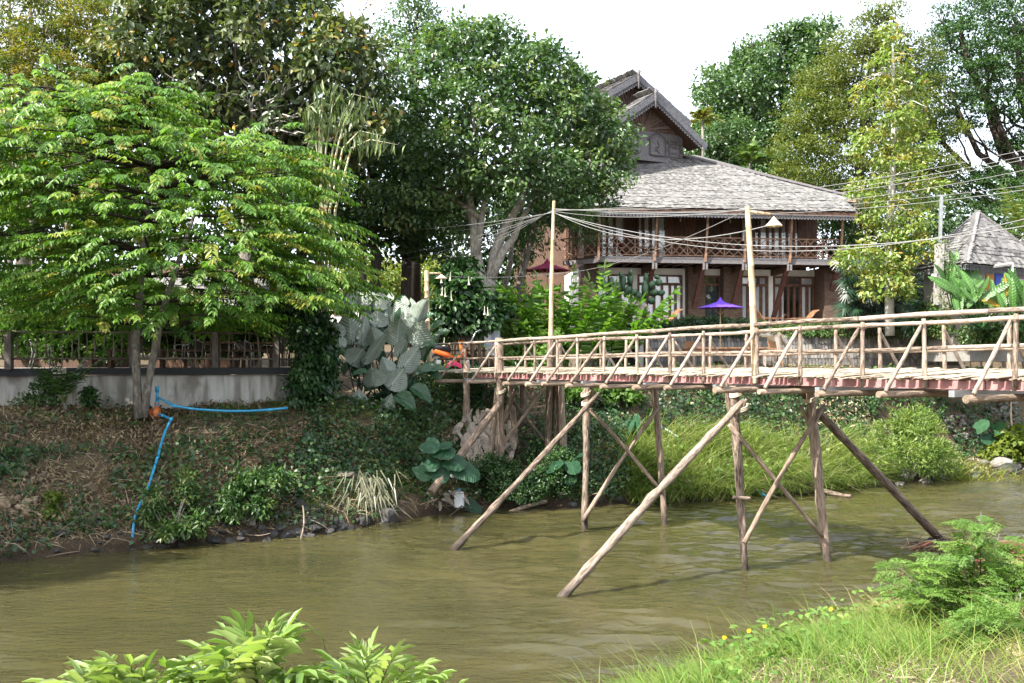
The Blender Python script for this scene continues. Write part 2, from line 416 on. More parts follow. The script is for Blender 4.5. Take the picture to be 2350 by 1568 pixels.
mr = nt.nodes.new('ShaderNodeMapRange'); mr.inputs['From Min'].default_value = .08; mr.inputs['From Max'].default_value = .45
mr.inputs['To Min'].default_value = .35; mr.inputs['To Max'].default_value = 1.0; nt.links.new(sx.outputs['Z'], mr.inputs['Value'])
mm = nt.nodes.new('ShaderNodeMix'); mm.data_type = 'RGBA'; mm.blend_type = 'MULTIPLY'; mm.inputs['Factor'].default_value = 1
nt.links.new(mx.outputs['Result'], mm.inputs['A']); nt.links.new(mr.outputs[0], mm.inputs['B']); nt.links.new(mm.outputs['Result'], b.inputs['Base Color'])
b.inputs['Roughness'].default_value = .95; b.inputs['Specular IOR Level'].default_value = .15
bn = nt.nodes.new('ShaderNodeBump'); bn.inputs['Strength'].default_value = .9; bn.inputs['Distance'].default_value = .06
nt.links.new(n2.outputs[0], bn.inputs['Height']); nt.links.new(bn.outputs[0], b.inputs['Normal'])
o = link('ground', mesh_np('ground', np.stack([GX.ravel(), GY.ravel(), GZ.ravel()], 1), T, smooth=True), soil); tag(o, kind='structure')

# river: opaque muddy water with wind ripples as real relief
wx = np.concatenate([np.arange(-121, -13, 4.), np.arange(-13, 17, .078), np.arange(17.02, 140, 4.)]); wy = np.concatenate([np.arange(-61, 7, 4.), np.arange(7, 36, .07), np.arange(36.02, 120, 4.)])
WX, WY = np.meshgrid(wx, wy)
dl = np.array([.88, .47]); u_ = WX * dl[0] + WY * dl[1]; v_ = -WX * dl[1] + WY * dl[0]
def rip(u, v, s, seed): return vnoise(u * .55, v, s, seed) - .5
wob = (vnoise(WX, WY, 3.0, 9) - .5) * 1.6
amp = 1.0
wx1 = WX + wob * .5; wy1 = WY + wob * .35 + .12 * WX
WZ = (rip(u_ + wob, v_, .95, 4) * .05 + (vnoise(wx1 * .4, wy1, .24, 6) - .5) * .06 + (vnoise(wx1 * .38 + wy1 * .2, wy1 - wx1 * .1, .17, 8) - .5) * .06 + (vnoise(wx1 * .4 - wy1 * .3, wy1 + .15 * wx1, .42, 14) - .5) * .04) * (.35 + 1.3 * vnoise(WX * .5, WY, 1.3, 15))
sl = np.gradient(WZ[:, 60:-60], axis=0) / np.gradient(wy)[:, None]; tgt = .05 + .095 * smooth01((WX + 2.5 + vnoise(WX, WY, 4, 5) * 4) / 7)
core = np.abs(sl[60:300]); WZ = WZ / max(1e-6, float(np.sqrt((core ** 2).mean()))) * tgt
inner = (WX > -13) & (WX < 17) & (WY > 7) & (WY < 36); WZ = np.where(inner, WZ, 0)
nx, ny = len(wx), len(wy); ii, jj = np.meshgrid(np.arange(nx - 1), np.arange(ny - 1)); a0 = (jj * nx + ii).ravel()
# leave out the cells well under the banks
cz = GZ
cxm = (WX[:-1, :-1] + WX[1:, 1:]).ravel() / 2; cym = (WY[:-1, :-1] + WY[1:, 1:]).ravel() / 2
a0 = a0[ground(cxm, cym) < .35]
T = np.concatenate([np.stack([a0, a0 + 1, a0 + nx + 1], 1), np.stack([a0, a0 + nx + 1, a0 + nx], 1)])
water, nt, b = nodes_of('muddy_water')
tc = nt.nodes.new('ShaderNodeTexCoord'); n1 = nt.nodes.new('ShaderNodeTexNoise'); n1.inputs['Scale'].default_value = .35; n1.inputs['Detail'].default_value = 5
r1 = ramp(nt, [(.038, .036, .014), (.055, .050, .019)], [.35, .65]); nt.links.new(tc.outputs['Object'], n1.inputs['Vector'])
nt.links.new(n1.outputs[0], r1.inputs[0]); nt.links.new(r1.outputs[0], b.inputs['Base Color'])
b.inputs['Subsurface Weight'].default_value = .9; b.inputs['Subsurface Radius'].default_value = (1.0, .85, .45); b.inputs['Subsurface Scale'].default_value = .3
b.inputs['Roughness'].default_value = .03; b.inputs['IOR'].default_value = 1.33; b.inputs['Specular IOR Level'].default_value = .5
n2 = nt.nodes.new('ShaderNodeTexNoise'); n2.inputs['Scale'].default_value = 7; n2.inputs['Detail'].default_value = 3
mp = nt.nodes.new('ShaderNodeMapping'); mp.inputs['Rotation'].default_value = (0, 0, math.radians(-28)); mp.inputs['Scale'].default_value = (.6, 1.2, 1)
nt.links.new(tc.outputs['Object'], mp.inputs[0]); nt.links.new(mp.outputs[0], n2.inputs['Vector'])
bn = nt.nodes.new('ShaderNodeBump'); bn.inputs['Strength'].default_value = .8; bn.inputs['Distance'].default_value = .035
nt.links.new(n2.outputs[0], bn.inputs['Height']); nt.links.new(bn.outputs[0], b.inputs['Normal'])
o = link('water', mesh_np('water', np.stack([WX.ravel(), WY.ravel(), WZ.ravel()], 1), T, smooth=True), water); tag(o, kind='structure')

# ------------------------------------------------------------------ shared surface materials
M_bleach = pm('bleached_wood', [(.045, .032, .025), (.17, .13, .10), (.29, .235, .19), (.38, .32, .27)], scale=8, stretch=(4.5, 4.5, .8), rough=.85, bump=.7, bscale=22, objrand=.18)
M_log = pm('log_bark', [(.10, .075, .055), (.22, .165, .12), (.34, .28, .22)], scale=8, stretch=(4, 4, .8), rough=.9, bump=.8, bscale=20, objrand=.2)
M_pile = pm('pile_wood', [(.045, .032, .025), (.19, .14, .105), (.33, .265, .21)], scale=7, stretch=(4.5, 4.5, .6), rough=.85, bump=.9, bscale=18, objrand=.2)
wet(M_pile); M_strut = wet(pm('grey_tan_pole', [(.04, .028, .022), (.13, .098, .075), (.24, .19, .15), (.34, .285, .235)], scale=7, stretch=(4, 4, .7), rough=.85, bump=.9, bscale=20, objrand=.12))
M_bamboo = pm('dry_bamboo', [(.26, .19, .11), (.42, .32, .2), (.52, .42, .29)], scale=6, stretch=(5, 5, .35), rough=.55, bump=.2)
M_split = pm('split_bamboo', [(.17, .14, .1), (.33, .28, .21), (.46, .4, .31)], scale=5, stretch=(1, 8, 8), rough=.8, bump=.4, objrand=.35)
M_redsteel = pm('red_primer_steel', [(.22, .1, .1), (.31, .155, .15), (.36, .22, .2)], scale=5, rough=.5, bump=.1)
M_steel = flat('galvanised_steel', (.33, .35, .36), .4, .5, .6)
M_rope = flat('pale_rope', (.42, .37, .28), .9)
M_darkwood = pm('dark_teak', [(.035, .02, .014), (.075, .042, .028), (.12, .07, .048)], scale=5, stretch=(4, 4, 1), rough=.6, bump=.3)
M_teak = pm('red_teak_boards', [(.05, .022, .012), (.1, .044, .025), (.15, .07, .04)], scale=4, stretch=(6, 6, .7), rough=.55, bump=.25, objrand=.2)
M_greywood = pm('silver_weathered_wood', [(.08, .075, .08), (.15, .14, .145), (.22, .205, .21)], scale=6, stretch=(1.2, 1.2, 4), rough=.85, bump=.5)
M_brownrail = pm('brown_rail_wood', [(.15, .082, .052), (.28, .165, .11), (.38, .25, .18)], scale=6, rough=.7, bump=.3)
M_plaster = pm('white_plaster', [(.55, .55, .52), (.68, .68, .65), (.75, .75, .72)], scale=1.5, rough=.9, bump=.15)
M_slate = pm('stacked_slate', [(.045, .028, .02), (.095, .062, .046), (.15, .105, .08)], scale=3, stretch=(1.5, 1.5, 14), rough=.9, bump=.9, bscale=6)
M_shingle = pm('weathered_shingle', [(.06, .058, .058), (.12, .117, .114), (.18, .174, .168)], scale=7, stretch=(1, 1, 1), rough=.9, bump=.5, objrand=.45)
M_cloth_red = flat('crimson_cloth', (.22, .012, .06), .8)
M_cloth_purple = flat('purple_cloth', (.10, .04, .42), .8)

# ================================================================== BAMBOO FOOTBRIDGE
def bY(px): return 1.0 / (.0690 - 2.83e-5 * (2335 - px))
B0 = Vector((P(2335, 838, bY(2335)).x, bY(2335), 0)); B1 = Vector((P(1071, 838, bY(1071)).x, bY(1071), 0))
BD = (B1 - B0).normalized(); BW = Vector((-BD.y, BD.x, 0)); BW = BW if BW.y > 0 else -BW      # along, and across away from the viewer
def bt(px):
    """distance along the near edge of the deck for a column of the photograph"""
    q = (px - CX) / F; return (q * B0.y - B0.x) / (BD.x - q * BD.y)
def bp(t, w=0.0, z=0.0): p = B0 + BD * t + BW * w; return Vector((p.x, p.y, z))
DW = 2.0; ZD = 3.86
bridge = thing('footbridge', 'long footbridge of bamboo and logs with red steel beams across the river', 'bridge', bp(bt(1700), 1, 0))
T0, T1 = -2.4, bt(1012)
# deck of split bamboo slats, laid across
sm = []
for k in range(5):
    m = MB(); L = DW + .5
    xs = np.linspace(-L / 2, L / 2, 6); zz = [random.uniform(-.014, .014) for _ in xs]; yy = [random.uniform(-.01, .01) for _ in xs]
    for i in range(5):
        w = .04
        m.hexa([(xs[i], yy[i] - w, zz[i] - .007), (xs[i + 1], yy[i + 1] - w, zz[i + 1] - .007), (xs[i + 1], yy[i + 1] + w, zz[i + 1] - .007), (xs[i], yy[i] + w, zz[i] - .007),
                (xs[i], yy[i] - w, zz[i]), (xs[i + 1], yy[i + 1] - w, zz[i + 1]), (xs[i + 1], yy[i + 1] + w, zz[i + 1] + .004), (xs[i], yy[i] + w, zz[i] + .004)])
    me = m.mesh('slat'); me.materials.append(M_split); sm.append(me)
ang = math.atan2(BW.y, BW.x); t = T0
while t < T1:
    off = random.uniform(-.13, .13)
    M = Matrix.Translation(bp(t, DW / 2 + off, ZD + .055 + off * .06 + random.uniform(-.012, .016))) @ Matrix.Rotation(ang + random.uniform(-.05, .05), 4, 'Z') @ Matrix.Rotation(random.uniform(-.13, .13), 4, 'X') @ Matrix.Rotation(-.055 + random.uniform(-.008, .008), 4, 'Y') @ Matrix.Diagonal((random.uniform(.9, 1.03), 1, 1, 1))
    link('slat', sm[random.randrange(5)], None, bridge, M); t += random.uniform(.068, .084)
# red steel beams in lengths
for w, lift in ((0.0, 0.0), (DW, .11)):
    q = T0
    while q < bt(1095):
        e = min(q + 2.9, bt(1092)); m = MB()
        m.bar(bp(q + .012, w, ZD + lift - .115), bp(e - .012, w, ZD + lift - .115), .05, .135)
        m.bar(bp(q + .012, w - .012, ZD + lift - .175), bp(e - .012, w - .012, ZD + lift - .175), .11, .012)
        m.build('steel_beam', M_redsteel, bridge); q = e
npx = [1071, 1145, 1232, 1284, 1330, 1390, 1467, 1543, 1620, 1743, 1842, 1985, 2129, 2335]
nt_ = [bt(p) for p in npx] + [bt(2335) - 1.3, ]
for i, t in enumerate(nt_):
    thick = .07 if i in (1,) else .038
    zt = 4.80 - .006 * (t)
    a, c = bp(t, -.06, ZD - .17 if i != 1 else ZD - .2), bp(t + random.uniform(-.03, .03), -.06, zt)
    pole('post', a, c, thick * random.uniform(.95, 1.15), thick * .9, M_bleach, bridge, n=7)
    a, c = bp(t, DW + .06, ZD - .17), bp(t + random.uniform(-.06, .06), DW + .06, zt)
    pole('post', a, c, thick * random.uniform(.95, 1.15), thick * .9, M_bleach, bridge, n=7)
    wl_, wr_ = -.95 + random.uniform(-.07, .07), DW + .95 + random.uniform(-.08, .08); zl = ZD - .27
    pole('cross_log', bp(t + .07, wl_ - .06, zl + random.uniform(-.02, .01)), bp(t + .07, wr_ + .06, zl), .055 * random.uniform(.85, 1.15), .045, M_log, bridge, n=9, wob=.05)
    pole('brace', bp(t + .03, wl_ + .05, zl + .05), bp(t + .04, -.10, zt - .1), .036, .029, M_bleach, bridge, n=7)
    pole('brace', bp(t + .03, wr_ - .05, zl + .05), bp(t + .04, DW + .1, zt - .1), .036, .029, M_bleach, bridge, n=7)
    m = MB()
    for zz in (zt - .09, zt - .11): m.tube([bp(t + .06 * math.cos(x), -.06 + .062 * math.sin(x), zz) for x in np.linspace(0, 6.28, 9)], .006, 4, cap=False)
    m.build('wire_binding', M_darkwood, bridge)
    if i % 2 == 0:
        m = MB(); m.bar(bp(t - .75, -.42, ZD - .24), bp(t - .75, DW + .3, ZD - .24), .1, .1); m.build('steel_joist', M_steel, bridge)
# rails: overlapping lengths of pole
def railrun(w, zf, r, cuts, name):
    for a, c in zip(cuts[:-1], cuts[1:]):
        pole(name, bp(a - .15, w, zf(a)), bp(c + .1, w + random.uniform(-.02, .02), zf(c)), r * random.uniform(.9, 1.15), r * random.uniform(.8, .95), M_bleach, bridge, n=8, seg=12, wob=.09, bend=.02)
cutsA = [-2.4, .3, 3.0, 5.9, 8.6, 11.3, 14.0, T1 + .2]; cutsB = [-2.4, 1.3, 4.4, 7.4, 10.2, 12.6, T1 + .1]
zr = lambda t: 4.86 - .007 * t
railrun(-.06, zr, .046, cutsA, 'top_rail'); railrun(DW + .06, zr, .042, cutsB, 'top_rail')
zm = lambda t: 4.33 - .004 * t
railrun(-.02, zm, .034, cutsB, 'middle_rail'); railrun(DW + .02, zm, .036, cutsA, 'middle_rail')
# trestles
def gz(p): return float(ground(p[0], p[1]))
def wood(name, p0, p1, r0, r1, m=M_pile, **k): return pole(name, p0, p1, r0, r1, m, bridge, **k)
def onp(px, py, Y): return P(px, py, Y)
t1, t2 = bt(1697), bt(1342)
# first trestle, standing in the water nearest the viewer
n1a = bp(t1, .05, -.8); n1a = Vector((P(1716, 838, n1a.y).x, n1a.y, -.8)); N1t = P(1684, 885, bp(t1, .05).y); f1b = bp(t1 + .05, DW, -.8); f1b = Vector((P(1906, 838, f1b.y).x, f1b.y, -.8)); F1t = P(1856, 885, bp(t1, DW).y)
wood('pile', n1a, N1t, .07, .085, M_strut, seg=18, wob=.13); wood('pile', f1b, F1t, .09, .10, seg=16, wob=.13)
wood('pile', P(1664, 878, N1t.y + .1), P(1684, 1000, N1t.y + .1), .05, .05)
wood('cross_brace', P(1674, 975, N1t.y - .12), P(1888, 1232, F1t.y - .14), .045, .04, bend=.06); wood('cross_brace', P(1708, 1246, N1t.y - .2), P(1893, 930, F1t.y - .2), .052, .045, bend=.05)
wood('strut', P(1286, 1378, 17.35), P(1706, 922, N1t.y - .18), .09, .064, M_strut, seg=22, wob=.13, n=11, bend=.05); wood('strut', P(2175, 1256, 22.7), P(1876, 944, F1t.y + .18), .10, .085, seg=14, n=10)
wood('peg', P(1682, 1141, N1t.y - .16), P(1722, 1144, N1t.y - .1), .035, .035, M_bleach); wood('peg', P(1690, 968, N1t.y - .22), P(1713, 915, N1t.y - .22), .03, .03, M_bleach)
wood('cross_brace', P(1838, 930, F1t.y - .1), P(1868, 1010, F1t.y + .15), .04, .03); wood('cross_brace', P(1822, 885, F1t.y - .05), P(1862, 925, F1t.y + .1), .05, .05)
# second trestle
n2y, f2y = bp(t2, .05).y, bp(t2, DW).y
wood('pile', Vector((P(1340, 838, n2y).x, n2y, -.7)), P(1348, 880, n2y), .07, .085, M_strut, seg=16, wob=.12); wood('pile', Vector((P(1531, 838, f2y).x, f2y, -.7)), P(1502, 885, f2y), .07, .09, seg=16, wob=.12)
wood('cross_brace', P(1354, 940, n2y - .13), P(1520, 1130, f2y - .13), .05, .045, bend=.05); wood('cross_brace', P(1337, 1196, n2y - .18), P(1511, 935, f2y - .18), .055, .045, bend=.05)
wood('strut', P(1036, 1266, 21.75), P(1372, 905, n2y - .16), .08, .058, M_strut, seg=20, wob=.13, n=10, bend=.04); wood('peg', P(1352, 935, n2y - .2), P(1377, 898, n2y - .2), .03, .03, M_bleach)
wood('pile', P(1360, 882, n2y + .08), P(1356, 930, n2y + .08), .05, .05, M_bleach)
# third trestle, on the bank
t3 = bt(1146); n3, f3 = bp(t3, .03), bp(t3, DW)
wood('pile', Vector((P(1152, 838, n3.y).x, n3.y, .2)), P(1146, 775, n3.y), .085, .11, seg=14, wob=.1); wood('pile', P(1124, 1075, n3.y + .5), P(1142, 890, n3.y + .15), .07, .08)
wood('pile', Vector((f3.x - .35, f3.y, gz(f3) - .3)), P(1264, 770, f3.y), .10, .09, M_pile); wood('pile', Vector((f3.x - .1, f3.y + .15, gz(f3) - .3)), P(1276, 775, f3.y + .15), .10, .10); wood('pile', Vector((f3.x + .18, f3.y, .2)), P(1287, 885, f3.y), .11, .10)
wood('pile', P(1184, 1030, 29.9), P(1172, 885, 29.9), .09, .1); wood('pile', P(1156, 970, 29.3), P(1180, 895, 29.5), .09, .08)
wood('cross_brace', P(1176, 920, 29.7), P(1258, 1020, 29.5), .05, .04); wood('cross_brace', P(1120, 1068, 28.9), P(1250, 888, 29.2), .05, .045)
wood('strut', P(990, 1130, 26.4), P(1148, 925, n3.y - .12), .12, .09, M_pile, n=10)
# last posts at the landing
n4 = bp(bt(1071), -.02)
wood('pile', Vector((n4.x + .02, n4.y, gz(n4) - .3)), P(1071, 830, n4.y), .12, .10, M_pile); wood('pile', Vector((P(1200, 838, n4.y + .9).x, n4.y + .95, gz(n4) - .3)), P(1200, 860, n4.y + .9), .11, .1)
for p, r in ((P(1345, 905, n2y), .12), (P(1690, 905, N1t.y), .13), (P(1857, 918, F1t.y), .15), (P(1150, 900, n3.y), .13), (P(1175, 905, 29.6), .14), (P(1350, 925, n2y - .08), .16), (P(1698, 940, N1t.y - .1), .17)):
    m = MB()
    for k in range(3): m.tube([p + Vector((math.cos(a) * r, math.sin(a) * r, k * .03 + .06 * math.sin(a + 1))) for a in np.linspace(0, 6.283, 13)], .014, 5, cap=False)
    m.build('rope_binding', M_rope, bridge, smooth=True)

# ------------------------------------------------------------------ bamboo lamp poles and their shades
M_shade = pm('woven_rattan', [(.34, .25, .15), (.52, .42, .29), (.62, .52, .38)], scale=30, stretch=(1, 1, 3), rough=.8, bump=.5)
def lamp(label, base, top, r0, r1, arm0, arm1, apex, rr, hh):
    t = thing('lamp_pole', label, 'lamp post', base, 'bamboo lamp poles beside the bridge')
    pole('pole', base, top, r0, r1, M_bamboo, t, n=10, knots=9, bend=.03)
    if arm0 is None: return t
    pole('arm', arm0, arm1, .035, .025, M_bamboo, t, n=7, knots=3)
    m = MB(); m.tube([arm1, (Vector(arm1) + Vector(apex)) / 2 + Vector((0, 0, .01)), apex], .008, 5); m.build('flex', M_darkwood, t)
    m = MB(); a = Vector(apex); n = 18
    m.lathe(a, [(.012, .0), (rr * .5, -hh * .52), (rr * .97, -hh), (rr, -hh * 1.09), (rr * .93, -hh * 1.12), (rr * .9, -hh), (rr * .45, -hh * .5), (.005, -.015)], n)
    sh = m.build('lamp_shade', M_shade, t)
    m = MB(); m.lathe(a - Vector((0, 0, hh * .85)), [(.0, -.06), (.035, -.04), (.04, 0), (.02, .05), (.018, .1)], 10); m.build('bulb', flat('lamp_glass', (.75, .75, .72), .2, .5), t, smooth=True)
    return t
yA = bp(bt(1733), -.13).y
lamp('tall thick bamboo pole at the front railing with a cone rattan lamp on its arm', P(1733, 880, yA), P(1715, 474, yA), .068, .05, P(1720, 486, yA), P(1767, 491, yA + .05), P(1776, 497, yA + .06), .165, .17)
lamp('tall thin bare bamboo pole rising from the third trestle behind the railing', P(1264, 860, f3.y + .25), P(1271.5, 461, f3.y + .25), .075, .045, None, None, None, 0, 0)
lamp('short square timber pole by the landing with a small cone lamp, beside the trumpet flowers', P(986, 830, 31.6), P(979, 621, 31.6), .085, .07, P(983, 627, 31.6), P(1012, 627, 31.7), P(1013, 629, 31.7), .19, .13)

# ================================================================== TEAK HOUSE
TH = math.radians(7.6); HC, HS = math.cos(TH), math.sin(TH)
HA = P(1372, 838, 46.0); HA.z = 0
def H(u, v, z): return Vector((HA.x + u * HC - v * HS, HA.y + u * HS + v * HC, z))
def hu(px, v):
    q = (px - CX) / F; return (q * (HA.y + v * HC) - HA.x + v * HS) / (HC - q * HS)
def hz(py, u, v): Y = HA.y + u * HS + v * HC; return EYE + (HY - py) / F * Y
house = thing('teak_house', 'two storey teak house with grey shingle roof, carved gables and a long balcony', 'house', H(6, 2, 5.6), rz=TH)
ZF, ZB = 5.75, 9.08                      # ground floor, balcony floor
VW = 2.0
M_glass, nt, b = nodes_of('window_glass')
b.inputs['Base Color'].default_value = (.02, .025, .03, 1); b.inputs['Roughness'].default_value = .04; b.inputs['Specular IOR Level'].default_value = .9
tr = nt.nodes.new('ShaderNodeBsdfTransparent'); b = nt.nodes.new('ShaderNodeBsdfGlossy'); b.inputs['Roughness'].default_value = .02; ms = nt.nodes.new('ShaderNodeMixShader'); ms.inputs[0].default_value = .2
nt.links.new(tr.outputs[0], ms.inputs[1]); nt.links.new(b.outputs[0], ms.inputs[2]); nt.links.new(ms.outputs[0], nt.nodes['Material Output'].inputs[0])
M_curtain = pm('white_curtain', [(.72, .75, .78), (.84, .86, .88)], scale=3, stretch=(6, 6, .3), rough=.9, bump=.2)
M_frame = pm('window_frame_wood', [(.06, .028, .016), (.12, .056, .032), (.18, .09, .055)], scale=5, rough=.5, bump=.2)
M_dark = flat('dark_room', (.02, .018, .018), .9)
M_concrete = pm('stained_concrete', [(.14, .13, .12), (.28, .27, .25), (.36, .35, .33)], scale=2.2, stretch=(1.4, 1.4, .5), rough=.92, bump=.3)

def wallbox(name, u0, u1, v0, v1, z0, z1, mat, parent=house):
    m = MB(); m.hexa([H(u0, v0, z0), H(u1, v0, z0), H(u1, v1, z0), H(u0, v1, z0), H(u0, v0, z1), H(u1, v0, z1), H(u1, v1, z1), H(u0, v1, z1)]); return m.build(name, mat, parent)
def curtain(parent, u0, u1, v, z0, z1):
    m = MB(); n = max(4, int((u1 - u0) / .045)); vs = []
    for i in range(n + 1):
        u = u0 + (u1 - u0) * i / n; o_ = .03 * math.sin(i * 1.9) + random.uniform(-.01, .01); vs += [H(u, v + o_, z0), H(u, v + o_ * .6, z1)]
    m.add(vs, [(2 * i, 2 * i + 2, 2 * i + 3, 2 * i + 1) for i in range(n)]); return m.build('curtain', M_curtain, parent)
def window(px0, px1, z0, z1, v, muls, transom=None, curt=(), name='window', tcurt=()):
    """framed glass with mullions at the given columns, curtains behind some lights"""
    u0, u1 = hu(px0, v), hu(px1, v); m = MB(); w = .08
    def ub(ua, ub_, za, zb, d=.09): m.hexa([H(ua, v - d, za), H(ub_, v - d, za), H(ub_, v + .05, za), H(ua, v + .05, za), H(ua, v - d, zb), H(ub_, v - d, zb), H(ub_, v + .05, zb), H(ua, v + .05, zb)])
    ub(u0, u0 + w, z0, z1); ub(u1 - w, u1, z0, z1); ub(u0 + w, u1 - w, z1 - w, z1); ub(u0 + w, u1 - w, z0, z0 + .06)
    zt = z1 - w
    if transom: ub(u0 + w, u1 - w, transom - .06, transom + .06, .1); zt = transom - .06
    us = [hu(p, v) for p in muls]
    for q in us: ub(q - .055, q + .055, z0 + .06, zt, .075)
    if transom:
        for k in (1, 2): q = u0 + (u1 - u0) * k / 3; ub(q - .03, q + .03, transom + .06, z1 - w, .07)
    fr = m.build(name, M_frame, house)
    edges = [u0 + w] + us + [u1 - w]
    for a, c in zip(edges[:-1], edges[1:]):
        g = MB(); g.poly([H(a, v - .02, z0 + .06), H(c, v - .02, z0 + .06), H(c, v - .02, zt), H(a, v - .02, zt)]); g.build('pane', M_glass, fr)
    if transom:
        g = MB(); g.poly([H(u0 + w, v - .02, transom + .06), H(u1 - w, v - .02, transom + .06), H(u1 - w, v - .02, z1 - w), H(u0 + w, v - .02, z1 - w)]); g.build('pane', M_glass, fr)
        for k in tcurt: q = (u1 - u0) / 3; curtain(fr, u0 + q * k + .06, u0 + q * (k + 1) - .06, v + .14, transom, z1 - .05)
    for a, c in curt: curtain(fr, hu(a, v), hu(c, v), v + .07, z0 + .02, zt)
    return fr
# ---- ground floor
zc = ZB - .32
UL, UR = hu(1337, VW), hu(1921, VW)
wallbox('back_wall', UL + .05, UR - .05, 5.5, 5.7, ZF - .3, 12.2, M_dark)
wallbox('floor_slab', -.6, UR + .5, -1.2, 8, 5.2, ZF, M_concrete)
def wl_(a, c, z0, z1, mat=M_plaster, name='wall', v0=VW - .06, v1=VW + .2): return wallbox(name, hu(a, VW), hu(c, VW), v0, v1, z0, z1, mat)
zwt = hz(631, 4, VW)
wl_(1368, 1575, zwt, zc); wl_(1613, 1655, zwt, zc); wl_(1698, 1879, zwt, zc)
wl_(1451, 1462, ZF, zwt); wl_(1566, 1575, ZF, zwt); wl_(1763, 1773, ZF, zwt); wl_(1868, 1879, ZF, zwt)
wallbox('stone_pillar', hu(1337, 1.4), hu(1368, 1.4), .9, VW + .4, ZF - .2, zc + .05, M_slate)
wallbox('stone_pillar', hu(1575.5, 1.7), hu(1612.5, 1.7), 1.4, VW + .4, ZF - .2, zc + .05, M_slate)
wallbox('stone_pillar', hu(1656, 1.7), hu(1697, 1.7), 1.4, VW + .4, ZF - .2, zc + .05, M_slate)
wallbox('stone_pillar', hu(1880, 1.4), hu(1921, 1.4), .8, VW + .4, ZF - .2, zc + .05, M_slate)
ztr = hz(652, 4, VW)
window(1369, 1450, ZF, zwt, VW, [1395, 1423], ztr, [(1371, 1392), (1428, 1448)], tcurt=(0, 1, 2))
window(1463, 1565, ZF, zwt, VW, [1484, 1501, 1519, 1537, 1550], ztr, [(1468, 1482), (1488, 1500), (1505, 1516), (1522, 1535), (1540, 1549), (1552, 1563)], tcurt=(0, 1, 2))
window(1699, 1762, ZF, zwt, VW, [1716, 1731, 1746], ztr, [(1702, 1713), (1719, 1727), (1732, 1743), (1748, 1758)], tcurt=(0, 1, 2))
window(1774, 1867, ZF, zwt, VW, [1790, 1808, 1822, 1836, 1852], ztr, [(1777, 1788), (1792, 1800), (1842, 1850), (1853, 1862)], tcurt=(0, 2))
fr = window(1614, 1654, ZF, zwt, VW, [], ztr, (), name='door_frame')
m = MB(); m.hexa([H(hu(1617, VW + .1), VW + .1, ZF), H(hu(1646, VW + .1), VW + .1, ZF), H(hu(1646, VW + .1), VW + .14, ZF), H(hu(1617, VW + .1), VW + .14, ZF), H(hu(1617, VW + .1), VW + .1, ztr), H(hu(1646, VW + .1), VW + .1, ztr), H(hu(1646, VW + .1), VW + .14, ztr), H(hu(1617, VW + .1), VW + .14, ztr)])
m.build('door', flat('slate_blue_door', (.035, .045, .06), .5), house)
# left flank: white below, teak above, receding behind the trees
def flank(name, p0, p1, z0, z1, mat, th=.2):
    m = MB(); p0, p1 = Vector(p0), Vector(p1); d = (p1 - p0).normalized(); o_ = Vector((-d.y, d.x, 0)) * th
    m.hexa([Vector((q.x, q.y, zz)) for zz in (z0, z1) for q in (p0, p1, p1 + o_, p0 + o_)]); return m.build(name, mat, house)
L0 = H(UL, 1.6, 0); L1 = P(1296, 838, 53.0); L2 = P(1180, 838, 57.0); L2.z = L1.z = L0.z = 0
flank('flank_wall', L1, L0 + Vector((-.06, 0, 0)), ZF - .3, zc + .05, M_plaster); flank('flank_wall', L2, L1, ZF - .3, ZB, M_darkwood)
flank('flank_wall', L1 + Vector((0, .3, 0)), L0 + Vector((0, .3, 0)), ZB - .2, 12.3, M_teak); flank('flank_wall', L2, L1 + Vector((0, .3, 0)), ZB + .004, 12.3, M_darkwood)
# louvred shutter on the flank
sh = MB(); fa, fb = L1 * .82 + L0 * .18, L1 * .35 + L0 * .65; dn = Vector((-(L0 - L1).y, (L0 - L1).x, 0)).normalized() * -.06
for za, zb in ((9.3, 9.4), (11.2, 11.3)): sh.bar(Vector((fa.x, fa.y, za)) + dn, Vector((fb.x, fb.y, za)) + dn, .08, .1)
for q in (fa, fb, (fa + fb) / 2): sh.bar(Vector((q.x, q.y, 9.3)) + dn, Vector((q.x, q.y, 11.3)) + dn, .08, .08)
sw = sh.build('shutter', M_darkwood, house)
for k in range(15):
    m = MB(); z = 9.45 + k * .122; m.bar(Vector((fa.x, fa.y, z)) + dn * .4, Vector((fb.x, fb.y, z)) + dn * .4, .09, .02, up=(dn.x, dn.y, .12)); m.build('louvre', M_darkwood, sw)
# ---- upper floor wall
zu = 11.65; zuw = hz(497, 5, VW)
URU = hu(1875, VW)
wl_(1340, 1376, ZB, zu, M_teak, 'board_panel'); wl_(1376, 1840, zuw, zu, M_darkwood)
def boards(a, c):
    u0, u1 = hu(a, VW), hu(c, VW); n = max(1, int((u1 - u0) / .28))
    for k in range(n):
        wallbox('board', u0 + (u1 - u0) * k / n + .006, u0 + (u1 - u0) * (k + 1) / n - .006, VW - .03 + random.uniform(-.008, .008), VW + .1, ZB, zuw, M_teak)
boards(1531, 1570); boards(1835, 1875); boards(1571, 1596); boards(1636, 1642); wl_(1658, 1697, ZB, zuw, M_darkwood)
wallbox('end_wall', URU - .15, URU, VW + .12, 5.5, ZB, zu, M_teak)
window(1378, 1434, ZB, zuw, VW, [1393, 1410], None, [(1381, 1392), (1396, 1409), (1412, 1432)])
window(1462, 1530, ZB, zuw, VW, [1476, 1493, 1508], None, [(1465, 1473), (1479, 1489), (1496, 1505), (1510, 1524)])
window(1699, 1834, ZB, zuw, VW, [1714, 1730, 1742, 1761, 1774, 1790, 1806, 1821], None, [(1702, 1712), (1716, 1727), (1745, 1758), (1763, 1772), (1776, 1788), (1792, 1803), (1809, 1819), (1822, 1831)])
